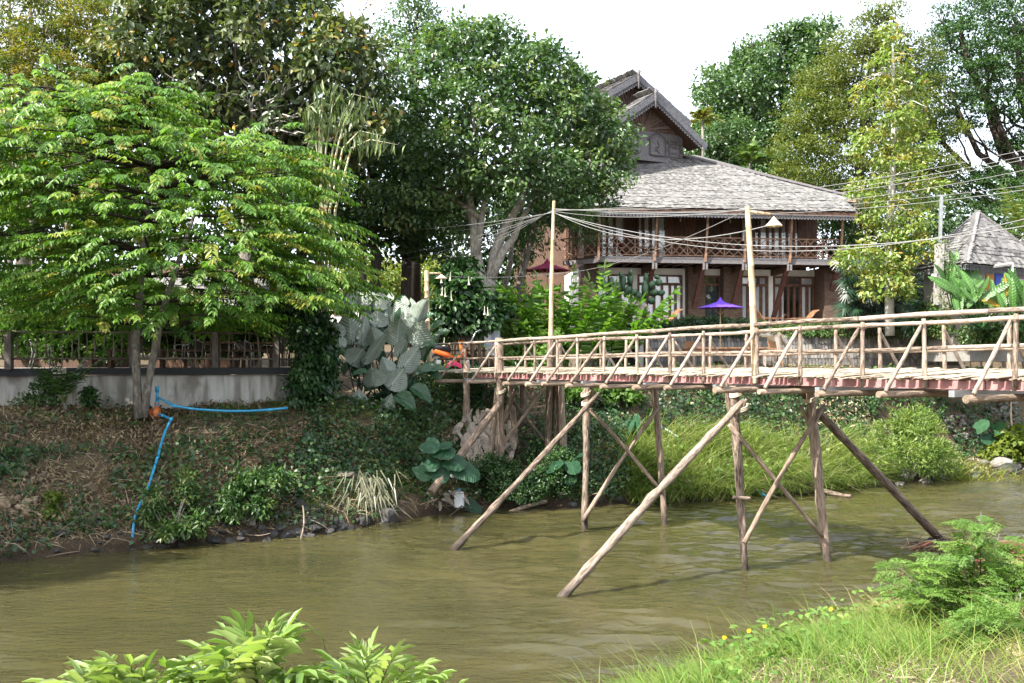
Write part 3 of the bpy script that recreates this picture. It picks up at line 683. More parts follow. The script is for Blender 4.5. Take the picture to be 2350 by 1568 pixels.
for a, c in ((1437, 1461), (1597, 1616), (1617, 1635), (1643, 1657)):
    d = wl_(a, c, ZB, zuw, M_darkwood, 'door', VW + .02, VW + .1)
    m = MB(); u = hu((a + c) / 2 + 7, VW - .02); m.tube([H(u, VW - .05, ZB + 1.0), H(u, VW - .05, ZB + 1.2)], .02, 6); m.build('handle', M_steel, d)
# scalloped white pelmets hung inside the upper windows
M_lacewhite = flat('white_pelmet', (.6, .62, .64), .8)
for a, c in ((1381, 1392), (1396, 1409), (1465, 1473), (1479, 1489), (1496, 1505), (1510, 1524), (1716, 1727), (1745, 1758), (1763, 1772), (1776, 1788)):
    m = MB(); u0, u1 = hu(a, VW + .08), hu(c, VW + .08); n = 3; zb = hz(519, 5, VW)
    for k in range(n):
        ua, ub_ = u0 + (u1 - u0) * k / n, u0 + (u1 - u0) * (k + 1) / n; um = (ua + ub_) / 2; r = (ub_ - ua) / 2
        m.tube([H(um + r * math.cos(x), VW + .08, zb + r * math.sin(x)) for x in np.linspace(0, 6.28, 9)], .016, 4, cap=False)
    m.build('pelmet', M_lacewhite, house)
# switches by the doors
for px, py in ((1561, 552 - 44), (1675, 553 - 44), (1675, 587 - 45)):
    wl_(px - 1.5, px + 1.5, hz(py + 4, 8, VW), hz(py - 4, 8, VW), M_lacewhite, 'switch_plate', VW - .07, VW - .03)
# ---- balcony
UB = hu(1932, 0)
wallbox('balcony_floor', -.02, UB, .08, VW - .07, ZB - .12, ZB, M_darkwood)
wallbox('balcony_beam', -.15, UB + .12, -.08, .08, ZB - .26, ZB + .02, M_greywood)
ppx = [(1372, 1377), (1501, 1509), (1617, 1625), (1707, 1713), (1810, 1818), (1927, 1934)]
EV = -.95
for i, (pb, pt) in enumerate(ppx):
    ub, ut = hu(pb, 0), hu(pt, -.55)
    m = MB(); m.bar(H(ub, -.11, ZB - .18), H(ut, -.55, 11.12), .10, .10, up=(0, 1, 0)); m.build('balcony_post', M_brownrail, house)
    if i:
        m = MB(); m.bar(H(ub, .12, ZB - .3), H(ub - .05, 2.0, ZF + .25), .17, .2, up=(1, 0, 0)); m.build('slanted_strut', pm('oxide_red_timber', [(.035, .012, .01), (.075, .026, .02), (.1, .04, .03)], scale=4, rough=.55), house)
        m = MB(); m.bar(H(ub, .0, ZB - .42), H(ub - .02, VW - .07, ZB - .48), .18, .3); m.build('floor_bracket', M_darkwood, house)
        m = MB(); m.bar(H(ub - .07, -.1, ZB - .55), H(ub - .07, -.1, ZB - .27), .07, .09, up=(1, 0, 0)); m.bar(H(ub + .07, -.1, ZB - .55), H(ub + .07, -.1, ZB - .27), .07, .09, up=(1, 0, 0)); m.build('strut_cleat', M_greywood, house)
for k in range(24): wallbox('joist', .1 + k * .5, .2 + k * .5, .1, VW - .1, ZB - .26, ZB - .125, M_darkwood)
m = MB(); m.bar(H(-.05, -.02, ZB - .2), H(-1.35, 1.35, ZB - .2), .14, .2); m.build('balcony_beam', M_greywood, house)
m = MB(); m.prism([H(0, .09, ZB - .1), H(0, 1.9, ZB - .1), H(-1.3, 1.45, ZB - .1)], (0, 0, .09)); m.build('balcony_floor', M_darkwood, house)
def railing(pts_u, A_, B_):
    """lattice railing from A_ to B_ (points at floor level)"""
    A_, B_ = Vector(A_), Vector(B_); L = (B_ - A_).length; d = (B_ - A_) / L; zt, zb = .95, .10
    rl = MB(); rl.bar(A_ + Vector((0, 0, zt)), B_ + Vector((0, 0, zt)), .07, .055); rl.bar(A_ + Vector((0, 0, zb)), B_ + Vector((0, 0, zb)), .06, .05)
    r = rl.build('balcony_railing', M_brownrail, house)
    n = max(1, round(L / .88)); w = L / n; o_ = Vector((-d.y, d.x, 0)) * .012
    for k in range(n):
        a = A_ + d * w * k; c = A_ + d * w * (k + 1); mid = (a + c) / 2
        if k: m = MB(); m.bar(a + Vector((0, 0, zb + .026)), a + Vector((0, 0, zt - .03)), .045, .04); m.build('baluster', M_brownrail, r)
        z0, z1 = Vector((0, 0, zb + .03)), Vector((0, 0, zt - .035)); zm_ = Vector((0, 0, (zb + zt) / 2)); hz_ = (z1 - z0).z
        # two crossed bars per half bay make the row of diamonds
        for (p, q, s) in ((a + z0, c + z1, 1), (a + z1, c + z0, -1), (a + zm_, mid + z1, 1), (a + zm_, mid + z0, -1), (mid + z1, c + zm_, -1), (mid + z0, c + zm_, 1)):
            m = MB(); m.bar(p + o_ * s, q + o_ * s, .03, .036, up=(0, 0, 1)); m.build('lattice_bar', M_brownrail, r)
cu = [hu(p[0], 0) for p in ppx]
for a, c in zip(cu[:-1], cu[1:]): railing(None, H(a + .07, -.02, ZB), H(c - .07, -.02, ZB))
railing(None, H(-1.35, 1.4, ZB), H(-.08, .02, ZB))
# ---- main roof: slab, shingles, fascia and carved trim
eL, eR = P(1235, 474, 44.2), P(1966, 485, 46.9)
UVE = [(eL), (eR)]
tR = P(1568, 357, 51.07); tL = P(1250, 352, 48.6)
rR2 = P(1934, 462, 47.5)
def HL(p):     # world -> house u,v
    d = Vector((p.x - HA.x, p.y - HA.y, 0)); return (d.x * HC + d.y * HS, -d.x * HS + d.y * HC, p.z)
zE, vE = 11.22, -.95; zT, vT = 14.85, 4.75
def roofz(v): s = (v - vE) / (vT - vE); return zE + (zT - zE) * (s * .93 + .07 * s * s)      # slightly hollow slope
uR0 = hu(1966, vE); uR1 = hu(1934, .6); uT = HL(tR)[0]
def roof_right(v):   # right edge of the front slope
    return np.interp(v, [vE, .35, vT], [uR0, hu(1937, .35), uT])
uLft = hu(1235, vE)
m = MB()
vv = np.linspace(vE, vT, 14)
for a, c in zip(vv[:-1], vv[1:]):
    ra, rc = float(roof_right(a)), float(roof_right(c))
    m.add([H(uLft, a, roofz(a) - .05), H(ra, a, roofz(a) - .05), H(rc, c, roofz(c) - .05), H(uLft, c, roofz(c) - .05), H(uLft, a, roofz(a) - .16), H(ra, a, roofz(a) - .16), H(rc, c, roofz(c) - .16), H(uLft, c, roofz(c) - .16)],
          [(0, 1, 2, 3), (4, 7, 6, 5), (1, 5, 6, 2)] + ([(0, 4, 5, 1)] if a == vE else []))
roof = m.build('roof', M_darkwood, house)
def shingle_set(parent, pts_fn, rows, ncap, name='shingle', wid=.2):
    """pts_fn(row) -> (p_left, p_right, up_vector_along_slope, normal); first ncap become objects, the rest one joined part"""
    meshes = []
    for k in range(5):
        w = wid * random.uniform(.8, 1.1) / 2; L = .42; th = .04; m = MB(); sk = random.uniform(-.02, .02)
        m.hexa([(-w, .045 + sk, -.006), (w, .045 - sk, -.006), (w, L, -.04), (-w, L, -.04), (-w, sk, th), (w, -sk, th + random.uniform(-.004, .008)), (w, L, th - .035), (-w, L, th - .035)])
        me = m.mesh('shingle'); me.materials.append(M_shingle); meshes.append(me)
    rest = MB(); cnt = 0
    for r in range(rows):
        rl_ = random.uniform(0, .022); g = pts_fn(r)
        if g is None: continue
        a, c, up, nr = g; L = (c - a).length; d = (c - a) / L; n = max(1, int(L / wid))
        for i in range(n):
            p = a + d * (L * (i + .5 + random.uniform(-.1, .1)) / n) + up * random.uniform(-.03, .03) + nr * (rl_ + random.uniform(0, .018))
            M = Matrix(((d.x, up.x, nr.x, p.x), (d.y, up.y, nr.y, p.y), (d.z, up.z, nr.z, p.z), (0, 0, 0, 1))) @ Matrix.Rotation(random.uniform(-.05, .05), 4, 'Z') @ Matrix.Rotation(random.uniform(0, .05), 4, 'X')
            if cnt < ncap: link(name, meshes[cnt % 5], None, parent, M); cnt += 1
            else:
                me = meshes[random.randrange(5)]; rest.add([M @ v.co for v in me.vertices], [tuple(q.vertices) for q in me.polygons])
    if rest.v: o = rest.build(name + '_field', M_shingle_f, parent, kind='stuff')
M_shingle_f, nt, b = nodes_of('weathered_shingles')
geo = nt.nodes.new('ShaderNodeNewGeometry'); r_ = ramp(nt, [(.085, .083, .082), (.13, .127, .124), (.155, .15, .147), (.19, .185, .18)], [0, .35, .75, 1]); nt.links.new(geo.outputs['Random Per Island'], r_.inputs[0])
nt.links.new(r_.outputs[0], b.inputs['Base Color']); b.inputs['Roughness'].default_value = .9; b.inputs['Specular IOR Level'].default_value = .2
NR = 36
def rowfn(r):
    s = r / NR; v = vE - .03 + (vT - vE) * s
    a, c = H(uLft, v, roofz(v)), H(float(roof_right(v)), v, roofz(v)); up = (H(0, v + .1, roofz(v + .1)) - H(0, v, roofz(v))).normalized(); d = (c - a).normalized()
    sag = Vector((0, 0, .03 * math.sin(r * 1.3)));
    return a + sag * .3, c, up, d.cross(up).normalized()
shingle_set(roof, rowfn, NR + 1, 295, wid=.15)
# second layer of roof behind, running on to the right
m = MB(); q0, q1, q2, q3 = P(1880, 434, 49.3), P(1963, 453, 50.2), P(1940, 462, 48.6), P(1905, 470, 47.6)
m.prism([P(1568, 357, 51.2), P(1963, 453, 50.0), P(1963, 464, 48.4), P(1760, 440, 48.6)], (0, .15, -.12)); m.build('roof_wing', M_shingle, house)
m = MB(); m.prism([P(1568, 355, 51.25), P(1964, 452, 50.1), P(1964, 456, 54), P(1600, 356, 56)], (0, 0, -.14)); m.build('rear_roof', M_shingle, house)
m = MB(); m.bar(P(1568, 355, 51.0), P(1963, 452, 49.8), .12, .1); m.build('hip_cap', M_greywood, house)
m = MB(); m.bar(P(1898, 462, 48.6), P(1964, 462, 48.6), .1, .22); m.build('fascia', M_brownrail, house)
m = MB(); m.bar(H(uLft, vE + .03, zE - .12), H(uR0, vE + .03, zE - .12), .05, .17); m.build('fascia', M_brownrail, house)
M_trim = pm('grey_carved_trim', [(.075, .075, .085), (.12, .12, .132), (.17, .168, .18)], scale=8, rough=.8, bump=.2)
def lace(p0, p1, drop, step, parent, up=(0, 0, 1), off=(0, 0, 0)):
    """carved openwork strip: a batten above, a row of rings and drop points"""
    p0, p1 = Vector(p0), Vector(p1); L = (p1 - p0).length; d = (p1 - p0) / L; n = int(L / step); m = MB(); upv = Vector(up); dn = -(upv - d * upv.dot(d)).normalized(); nrm = d.cross(dn).normalized()
    m.bar(p0, p1, .03, .035, up=up)
    for k in range(n):
        c = p0 + d * step * (k + .5) + dn * drop * .42; r = min(step * .46, drop * .38)
        ring = [c + d * r * math.cos(x) + dn * r * math.sin(x) for x in np.linspace(0, 6.283, 7)[:-1]]; rin = [c + (q - c) * .55 for q in ring]
        b_ = len(m.v); m.v += [tuple(q) for q in ring + rin]
        for j in range(6): m.f.append((b_ + j, b_ + (j + 1) % 6, b_ + 6 + (j + 1) % 6, b_ + 6 + j))
        e = p0 + d * step * (k + .5) + dn * drop * .72; m.add([e - d * step * .5, e + d * step * .5, e + dn * drop * .3], [(0, 1, 2)])
        m.add([p0 + d * step * (k + .02) + dn * drop * .68, p0 + d * step * (k + .98) + dn * drop * .68, p0 + d * step * (k + .98) + dn * drop * .78, p0 + d * step * (k + .02) + dn * drop * .78], [(0, 1, 2, 3)])
    o = m.build('carved_trim', M_trim, parent); return o
lace(H(uLft, vE - .01, zE - .2), H(uR0, vE - .01, zE - .2), .2, .16, house)
wallbox('ceiling', uLft + .1, URU + .2, .02, VW + .3, 11.42, 11.5, M_darkwood)
# ---- gables, turned a little to the left of the front
G = Vector((.88, .47, 0)); K = Vector((-.47, .88, 0))
def gable(apex, w, rise, depth, ov, name):
    apex = Vector(apex); ft = lambda s, k=0, dz=0: apex + G * w * s + K * k + Vector((0, 0, -rise * abs(s) + dz))
    m = MB()
    for s in (-1, 1):
        m.hexa([apex + Vector((0, 0, -.09)), ft(s, 0, -.09), ft(s, depth, -.09), apex + K * depth + Vector((0, 0, -.09)), apex, ft(s), ft(s, depth), apex + K * depth])
    rf = m.build('gable_roof', M_darkwood, house)
    for s in (-1, 1):
        up0 = (apex - ft(s)).normalized(); n_ = up0.cross(K * s).normalized(); n_ = n_ if n_.z > 0 else -n_; Lr = (apex - ft(s)).length; d_ = K * (-s) if (K * (-s)).cross(up0).dot(n_) > 0 else K * s
        def fn(r, s=s, up0=up0, n_=n_, d_=d_, Lr=Lr):
            q = ft(s) + up0 * (.2 * r)
            if .2 * r > Lr: return None
            a, c = (q, q + K * depth); 
            if (c - a).dot(d_) < 0: a, c = c, a
            return a + n_ * .02, c + n_ * .02, up0, n_
        shingle_set(rf, fn, 24, 0)
        m = MB(); e0 = apex - K * .03 + Vector((0, 0, -.16)); e1 = ft(s, -.03, -.16); m.bar(e0, e1, .06, .26, up=(0, 0, 1)); m.build('barge_board', M_trim, house)
        lace(e0 - K * .02 + Vector((0, 0, -.15)), e1 - K * .02 + Vector((0, 0, -.15)), .22, .17, house)
    m = MB(); m.lathe(apex + Vector((0, 0, -.75)) - K * .08, [(.0, 0), (.05, .02), (.045, .35), (.075, .4), (.075, .75), (.09, .78), (.05, .86), (.06, .95), (.025, 1.0), (.04, 1.08), (.012, 1.15), (.0, 1.34)], 8); m.build('finial', M_greywood, house, smooth=True)
    return ft
apF = P(1503, 214, 48.8); apR = P(1464, 170, 50.05)
fF = gable(apF, 3.2, 2.15, 1.5, 1.0, 'front'); fR = gable(apR, 3.3, 2.0, 6.0, 1.0, 'rear')
# wall of the front gable: carved boards in a fan above a band of panels
wk = 1.05
def gw(s, z, k=wk): q = apF + G * s + K * k; return Vector((q.x, q.y, z))
zb0, zb1 = 14.3, 15.78; hw = 2.5
m = MB(); m.hexa([gw(-hw, zb0), gw(hw, zb0), gw(hw, zb0, wk + .15), gw(-hw, zb0, wk + .15), gw(-hw, zb1), gw(hw, zb1), gw(hw, zb1, wk + .15), gw(-hw, zb1, wk + .15)])
gwl = m.build('gable_wall', M_greywood, house)
m = MB(); m.hexa([gw(hw - .0, zb0, wk + .15), gw(hw, zb0, 6), gw(hw + .02, zb0, 6), gw(hw + .15, zb0, wk + .15), gw(hw, zb1, wk + .15), gw(hw, zb1, 6), gw(hw + .02, zb1, 6), gw(hw + .15, zb1, wk + .15)]); m.build('gable_wall', M_teak, house)
zap = apF.z - .12
M_fan = pm('fan_boards', [(.085, .052, .042), (.15, .1, .085), (.2, .145, .13)], scale=5, rough=.75, bump=.3, objrand=.25)
nf = 22
for k in range(nf):                                   # rays
    a0, a1 = math.pi * k / nf + .012, math.pi * (k + 1) / nf - .012
    def hit(a):
        ca, sa = math.cos(a), math.sin(a); base = zb1
        # meet the rake line z = zap - .672|s|
        R = (zap - base) / (sa + .672 * abs(ca)); return ca * R, base + sa * R
    (s0, z0_), (s1, z1_) = hit(a0), hit(a1); r0 = .12
    jt = random.uniform(-.018, .018); m = MB(); m.prism([gw(r0 * math.cos(a0), zb1 + r0 * math.sin(a0), wk + jt), gw(s0, z0_, wk + jt), gw(s1, z1_, wk + jt), gw(r0 * math.cos(a1), zb1 + r0 * math.sin(a1), wk + jt)], K * .12); m.build('fan_board', M_fan, gwl)
m = MB(); m.prism([gw(-2.5, zb1, wk + .14), gw(2.5, zb1, wk + .14), gw(0, zap, wk + .14)], K * .05); m.build('gable_back', M_darkwood, house)
M_carve = pm('dark_carved_wood', [(.05, .045, .048), (.1, .09, .092), (.15, .135, .135)], scale=9, rough=.85, bump=.5)
for cs in (-.75, .95):                               # house-shaped carved panels with a scroll figure
    m = MB(); w_, z0_, z1_ = .48, zb0 + .32, zb1 - .3; pts = [gw(cs - w_, z0_, wk - .03), gw(cs + w_, z0_, wk - .03), gw(cs + w_, z1_, wk - .03), gw(cs, z1_ + .32, wk - .03), gw(cs - w_, z1_, wk - .03)]
    for a, c in zip(pts, pts[1:] + pts[:1]): m.bar(a, c, .05, .12, up=(0, 1, .3))
    m.bar(gw(cs - w_ - .15, z1_ - .1, wk - .03), gw(cs, z1_ + .33, wk - .03), .06, .1, up=(0, 1, .3)); m.bar(gw(cs + w_ + .15, z1_ - .1, wk - .03), gw(cs, z1_ + .33, wk - .03), .06, .1, up=(0, 1, .3))
    m.build('carved_frame', M_carve, gwl)
    m = MB(); zc_ = z0_ + .42; m.tube([gw(cs + .02, zc_ + .34, wk - .02), gw(cs - .02, zc_ + .2, wk - .02), gw(cs + .07, zc_ + .1, wk - .02), gw(cs + .04, zc_ - .02, wk - .02), gw(cs - .1, zc_ - .04, wk - .02), gw(cs - .12, zc_ - .16, wk - .02), gw(cs, zc_ - .22, wk - .02), gw(cs + .1, zc_ - .3, wk - .02)], [.01, .03, .035, .04, .04, .04, .035, .02], 6); m.build('carved_figure', M_carve, gwl)
m = MB()
for (a, c, z0_, z1_) in ((1.55, 2.42, .95, 1.02), (1.55, 2.42, .3, .37), (1.62, 1.69, .4, .9), (2.28, 2.35, .4, .9), (1.75, 2.2, 1.08, 1.14), (1.75, 2.2, .2, .26), (1.8, 2.15, .78, .84), (1.8, 2.15, .48, .54), (1.45, 1.55, .55, .75), (2.4, 2.48, .55, .75)):
    m.hexa([gw(a, zb0 + z0_, wk - .05), gw(c, zb0 + z0_, wk - .05), gw(c, zb0 + z0_, wk), gw(a, zb0 + z0_, wk), gw(a, zb0 + z1_, wk - .05), gw(c, zb0 + z1_, wk - .05), gw(c, zb0 + z1_, wk), gw(a, zb0 + z1_, wk)])
m.build('carved_cross', M_carve, gwl)
def gw2(s, z, k=1.0): q = apR + G * s + K * k; return Vector((q.x, q.y, z))
m = MB(); zq = apR.z - .12; m.prism([gw2(-2.9, zq - 1.76), gw2(2.9, zq - 1.76), gw2(0, zq)], K * .1); g2 = m.build('rear_gable_wall', M_darkwood, house)
for k in range(18):
    a0, a1 = math.pi * k / 18 + .014, math.pi * (k + 1) / 18 - .014; base = zq - 1.72
    def hit(a): R = (zq - base) / (math.sin(a) + .606 * abs(math.cos(a))); return math.cos(a) * R, base + math.sin(a) * R
    (s0, z0_), (s1, z1_) = hit(a0), hit(a1); m = MB(); m.prism([gw2(.1 * math.cos(a0), base + .1 * math.sin(a0), .95), gw2(s0, z0_, .95), gw2(s1, z1_, .95), gw2(.1 * math.cos(a1), base + .1 * math.sin(a1), .95)], K * .04); m.build('fan_board', M_fan, g2)
m = MB(); m.prism([gw2(-2.9, 14.2, 1.3), gw2(2.9, 14.2, 1.3), gw2(2.9, zq - 1.7, 1.3), gw2(-2.9, zq - 1.7, 1.3)], K * .2); m.build('rear_gable_wall', M_darkwood, house)
# small roof lamps glowing under the balcony ceiling are unlit domes
for px in (1563, 1837):
    m = MB(); m.lathe(H(hu(px, 1.2), 1.2, 11.38), [(0, 0), (.09, .02), (.1, .1), (.05, .12)], 10); m.build('ceiling_lamp', flat('brass_lamp', (.35, .16, .06), .4, .5), house, smooth=True)

# ------------------------------------------------------------------ reclining chairs
M_chair = pm('oiled_teak_chair', [(.12, .06, .032), (.22, .115, .06), (.32, .18, .1)], scale=6, rough=.5, bump=.2)
def lounger(loc, rz, label, group, cushion):
    """reclining planter's chair with long flat arms; front towards +x of its own frame"""
    t = thing('planter_chair', label, 'chair', loc, group, rz); W = WM[t.name]; X = lambda x, y, z: W @ Vector((x, y, z))
    prof = [(.55, .30), (.35, .33), (.15, .31), (-.05, .31), (-.18, .42), (-.34, .62), (-.48, .80), (-.60, .90), (-.70, .93)]
    for k, ((x0, z0), (x1, z1)) in enumerate(zip(prof[:-1], prof[1:])):
        for j in (0.15, .65):
            xa, za = x0 + (x1 - x0) * j, z0 + (z1 - z0) * j; xb, zb = x0 + (x1 - x0) * (j + .36), z0 + (z1 - z0) * (j + .36)
            m = MB(); m.hexa([X(xa, -.27, za), X(xb, -.27, zb), X(xb, .27, zb), X(xa, .27, za), X(xa, -.27, za + .022), X(xb, -.27, zb + .022), X(xb, .27, zb + .022), X(xa, .27, za + .022)]); m.build('slat', M_chair, t)
    for y in (-.29, .29):
        m = MB(); m.tube([X(x, y, z - .02) for x, z in prof], .025, 6); m.build('side_rail', M_chair, t)
        for (xa, za, xb, zb) in ((.5, .3, .55, 0), (-.1, .3, -.5, 0)):
            m = MB(); m.bar(X(xa, y, za), X(xb, y, zb), .05, .05, up=(0, 1, 0)); m.build('leg', M_chair, t)
        m = MB(); m.bar(X(.75, y * 1.15, .52), X(-.28, y * 1.15, .55), .1, .03); m.build('armrest', M_chair, t)
        m = MB(); m.bar(X(.45, y * 1.1, .3), X(.45, y * 1.1, .51), .04, .04, up=(0, 1, 0)); m.build('arm_post', M_chair, t)
    if cushion:
        m = MB(); m.tube([X(-.3, -.2, .66), X(-.3, .2, .66)], .1, 8); m.build('cushion', M_cloth_red, t, smooth=True)
    return t
gch = 'reclining teak chairs at the house'
def hpos(px, v, z): u = hu(px, v); return H(u, v, z)
lounger(hpos(1437, 1.1, ZB), TH + .25, 'reclining teak chair with red cushion behind the first balcony bay, by the pale pole', gch, True)
lounger(hpos(1557, 1.1, ZB), TH + math.pi - .2, 'reclining teak chair without a visible cushion before the red wooden wall on the balcony', gch, False)
lounger(hpos(1735, 1.1, ZB), TH + .2, 'reclining teak chair with red cushion on the balcony right of the lamp pole', gch, True)
lounger(hpos(1858, 1.1, ZB), TH + math.pi, 'reclining teak chair with red cushion at the right end of the balcony', gch, True)
lounger(hpos(1530, .2, ZF), TH + math.pi + .15, 'slatted teak chair below the balcony left of the purple parasol', gch, False)
lounger(hpos(1757, .2, ZF), TH + .1, 'slatted teak chair leaning back beside the thick bamboo pole on the lower terrace', gch, False)
lounger(hpos(1842, .2, ZF), TH + math.pi, 'slatted teak chair at the right end of the lower terrace', gch, False)
def sidetable(px, v, z, label, rx=.35):
    c = hpos(px, v, z); t = thing('side_table', label, 'table', c, 'small teak tables on the balcony', TH); m = MB(); m.box(c + Vector((0, 0, .5)), (rx * 2, .5, .04), TH); m.build('tabletop', M_chair, t)
    for dx in (-1, 1):
        for dy in (-1, 1): m = MB(); p = c + Vector((dx * (rx - .06), dy * .19, 0)); m.bar(p, p + Vector((0, 0, .48)), .045, .045); m.build('leg', M_chair, t)
sidetable(1497, 1.2, ZB, 'small teak table between the two left balcony chairs'); sidetable(1795, 1.2, ZB, 'small teak table between the two right balcony chairs')
# ------------------------------------------------------------------ parasols
def parasol(label, base, top, r, drop, cloth, ribs=16, name='parasol'):
    t = thing(name, label, 'parasol', base); base, top = Vector(base), Vector(top)
    pole('pole', base, top + Vector((0, 0, .05)), .028, .025, M_bamboo, t, n=8, knots=6)
    m = MB(); n = 32; V = [tuple(top)]
    for j, f in enumerate((.33, .66, 1.0)):
        for k in range(n):
            a = 2 * math.pi * k / n; rr = r * f * (1 if k % 2 == 0 else .985); V.append((top.x + rr * math.cos(a), top.y + rr * math.sin(a), top.z - drop * (f ** .8) - (.012 if k % 2 else 0)))
    Fc = [(0, 1 + k, 1 + (k + 1) % n) for k in range(n)]
    for j in range(2): Fc += [(1 + j * n + k, 1 + (j + 1) * n + k, 1 + (j + 1) * n + (k + 1) % n, 1 + j * n + (k + 1) % n) for k in range(n)]
    m.add(V, Fc); m.build('canopy', cloth, t)
    for k in range(ribs):
        a = 2 * math.pi * k / ribs; m = MB(); m.bar(top + Vector((0, 0, -.05)), top + Vector((r * .97 * math.cos(a), r * .97 * math.sin(a), -drop - .02)), .012, .016); m.build('rib', M_bamboo, t)
        if k % 2 == 0:
            m = MB(); m.bar(top + Vector((0, 0, -drop - .28)), top + Vector((r * .5 * math.cos(a), r * .5 * math.sin(a), -drop * .62)), .01, .012); m.build('stretcher', M_bamboo, t)
    m = MB(); m.lathe(top + Vector((0, 0, -.05)), [(.14, -.03), (.11, .05), (.05, .09), (.035, .16), (0, .17)], 12); m.build('cap', cloth, t, smooth=True); return t
parasol('wide purple paper parasol on a thin pole below the balcony', P(1653, 855, 39.0), P(1653, 689, 39.0), .93, .30, M_cloth_purple)
parasol('crimson parasol half hidden behind the thin bamboo pole', P(1258, 800, 40.0), P(1256, 600, 40.0), .92, .36, M_cloth_red)

# ================================================================== LEFT TERRACE: wall, stick railing, furniture
def tY(px): return 25.9 + (px + 100) * .0032            # distance of the terrace front, a little farther to the right
def tp(px, z, dy=0.0): Y = tY(px) + dy; return Vector(((px - CX) / F * tY(px), Y, z))
ZT = 3.97
M_stain, nt, b = nodes_of('streaked_render')
tc = nt.nodes.new('ShaderNodeTexCoord'); mp = nt.nodes.new('ShaderNodeMapping'); mp.inputs['Scale'].default_value = (3.2, 3.2, .5); nt.links.new(tc.outputs['Object'], mp.inputs[0])
n1 = nt.nodes.new('ShaderNodeTexNoise'); n1.inputs['Scale'].default_value = 1.6; n1.inputs['Detail'].default_value = 8; nt.links.new(mp.outputs[0], n1.inputs['Vector'])
n2 = nt.nodes.new('ShaderNodeTexNoise'); n2.inputs['Scale'].default_value = 1.1; n2.inputs['Detail'].default_value = 6; nt.links.new(tc.outputs['Object'], n2.inputs['Vector'])
r1 = ramp(nt, [(.2, .18, .155), (.42, .4, .37), (.56, .55, .53)], [.36, .5, .62]); r2 = ramp(nt, [(.25, .23, .2), (.5, .49, .47), (.62, .61, .6)], [.38, .5, .6])
mx = nt.nodes.new('ShaderNodeMix'); mx.data_type = 'RGBA'; mx.blend_type = 'DARKEN'; mx.inputs['Factor'].default_value = .85
nt.links.new(n1.outputs[0], r1.inputs[0]); nt.links.new(n2.outputs[0], r2.inputs[0]); nt.links.new(r2.outputs[0], mx.inputs['A']); nt.links.new(r1.outputs[0], mx.inputs['B']); nt.links.new(mx.outputs['Result'], b.inputs['Base Color']); b.inputs['Roughness'].default_value = .95
terr = thing('terrace_wall', 'stained pale concrete retaining wall of the terrace above the left bank', 'wall', tp(330, 2.7, .3))
m = MB(); m.hexa([tp(-260, 2.2, .32), tp(160, 2.2, .3), tp(160, 2.2, .6), tp(-260, 2.2, .6), tp(-260, ZT - .2, .32), tp(160, ZT - .2, .3), tp(160, ZT - .2, .6), tp(-260, ZT - .2, .6)]); m.build('wall_panel', M_stain, terr)
m = MB(); m.hexa([tp(161, 2.2, .12), tp(632, 2.2, .12), tp(632, 2.2, .5), tp(161, 2.2, .5), tp(161, ZT - .2, .12), tp(632, ZT - .2, .12), tp(632, ZT - .2, .5), tp(161, ZT - .2, .5)]); m.build('wall_panel', M_stain, terr)
m = MB(); m.hexa([tp(633, 2.2, .12), tp(652, 2.2, .3), tp(652, 2.2, 6), tp(633, 2.2, 6), tp(633, ZT - .2, .12), tp(652, ZT - .2, .3), tp(652, ZT - .2, 6), tp(633, ZT - .2, 6)]); m.build('wall_panel', M_concrete, terr)
M_slab = flat('dark_painted_edge', (.02, .022, .028), .6)
m = MB(); m.bar(tp(-260, ZT - .1, .1), tp(152, ZT - .1, .1), .14, .2); m.bar(tp(154, ZT - .08, -.03), tp(672, ZT - .08, -.03), .14, .19); m.build('edge_beam', M_slab, terr)
M_paver = pm('pale_paving', [(.3, .28, .25), (.45, .43, .39), (.55, .52, .48)], scale=2, rough=.9)
m = MB(); m.hexa([tp(-260, ZT - .15, .14), tp(668, ZT - .15, .06), tp(668, ZT - .15, 8), tp(-260, ZT - .15, 8), tp(-260, ZT, .14), tp(668, ZT, .06), tp(668, ZT, 8), tp(-260, ZT, 8)]); m.build('paving', M_paver, terr)
M_stick = pm('grey_brown_stick', [(.075, .058, .045), (.15, .12, .096), (.24, .2, .17)], scale=10, stretch=(3, 3, .6), rough=.9, bump=.4, objrand=.3)
rail = thing('stick_railing', 'rustic railing of crooked sticks and square posts along the left terrace', 'railing', tp(330, ZT))
for px in (20, 305, 495, 634):
    m = MB(); q = tp(px, 0, .02); m.box((q.x, q.y, ZT + .48), (.17, .17, 1.02)); m.build('post', pm('grey_square_post', [(.06, .052, .048), (.12, .105, .096), (.18, .16, .145)], scale=5, stretch=(3, 3, .6), rough=.85, bump=.4), rail)
    m = MB(); m.box((q.x, q.y, ZT - .03), (.09, .09, .1)); m.build('post_foot', M_slab, rail)
for z, r in ((.98, .032), (.26, .03)):
    for a, c in ((-200, 18), (22, 303), (308, 493), (498, 632)):
        pole('rail', tp(a, ZT + z), tp(c, ZT + z), r, r * .9, M_stick, rail, n=7, seg=10, wob=.25, bend=.012)
x = -190
while x < 630:
    if min(abs(x - k) for k in (20, 305, 495, 634)) > 6:
        a = tp(x, ZT + .03 if random.random() < .25 else ZT + .22, .02); c = tp(x + random.uniform(-5, 5), ZT + random.uniform(.94, 1.02), .02)
        pole('stick', a, c, random.uniform(.016, .026), random.uniform(.012, .02), M_stick, rail, n=6, seg=7, wob=.5, bend=.03)
    x += random.uniform(14, 22)
q0 = tp(636, ZT + .98); q1 = q0 + Vector((.55, .9, -.02)); q2 = q1 + Vector((.1, 2.2, 0))
for dz in (0, -.72): pole('rail', q0 + Vector((0, 0, dz)), q1 + Vector((0, 0, dz)), .03, .028, M_stick, rail, n=7)
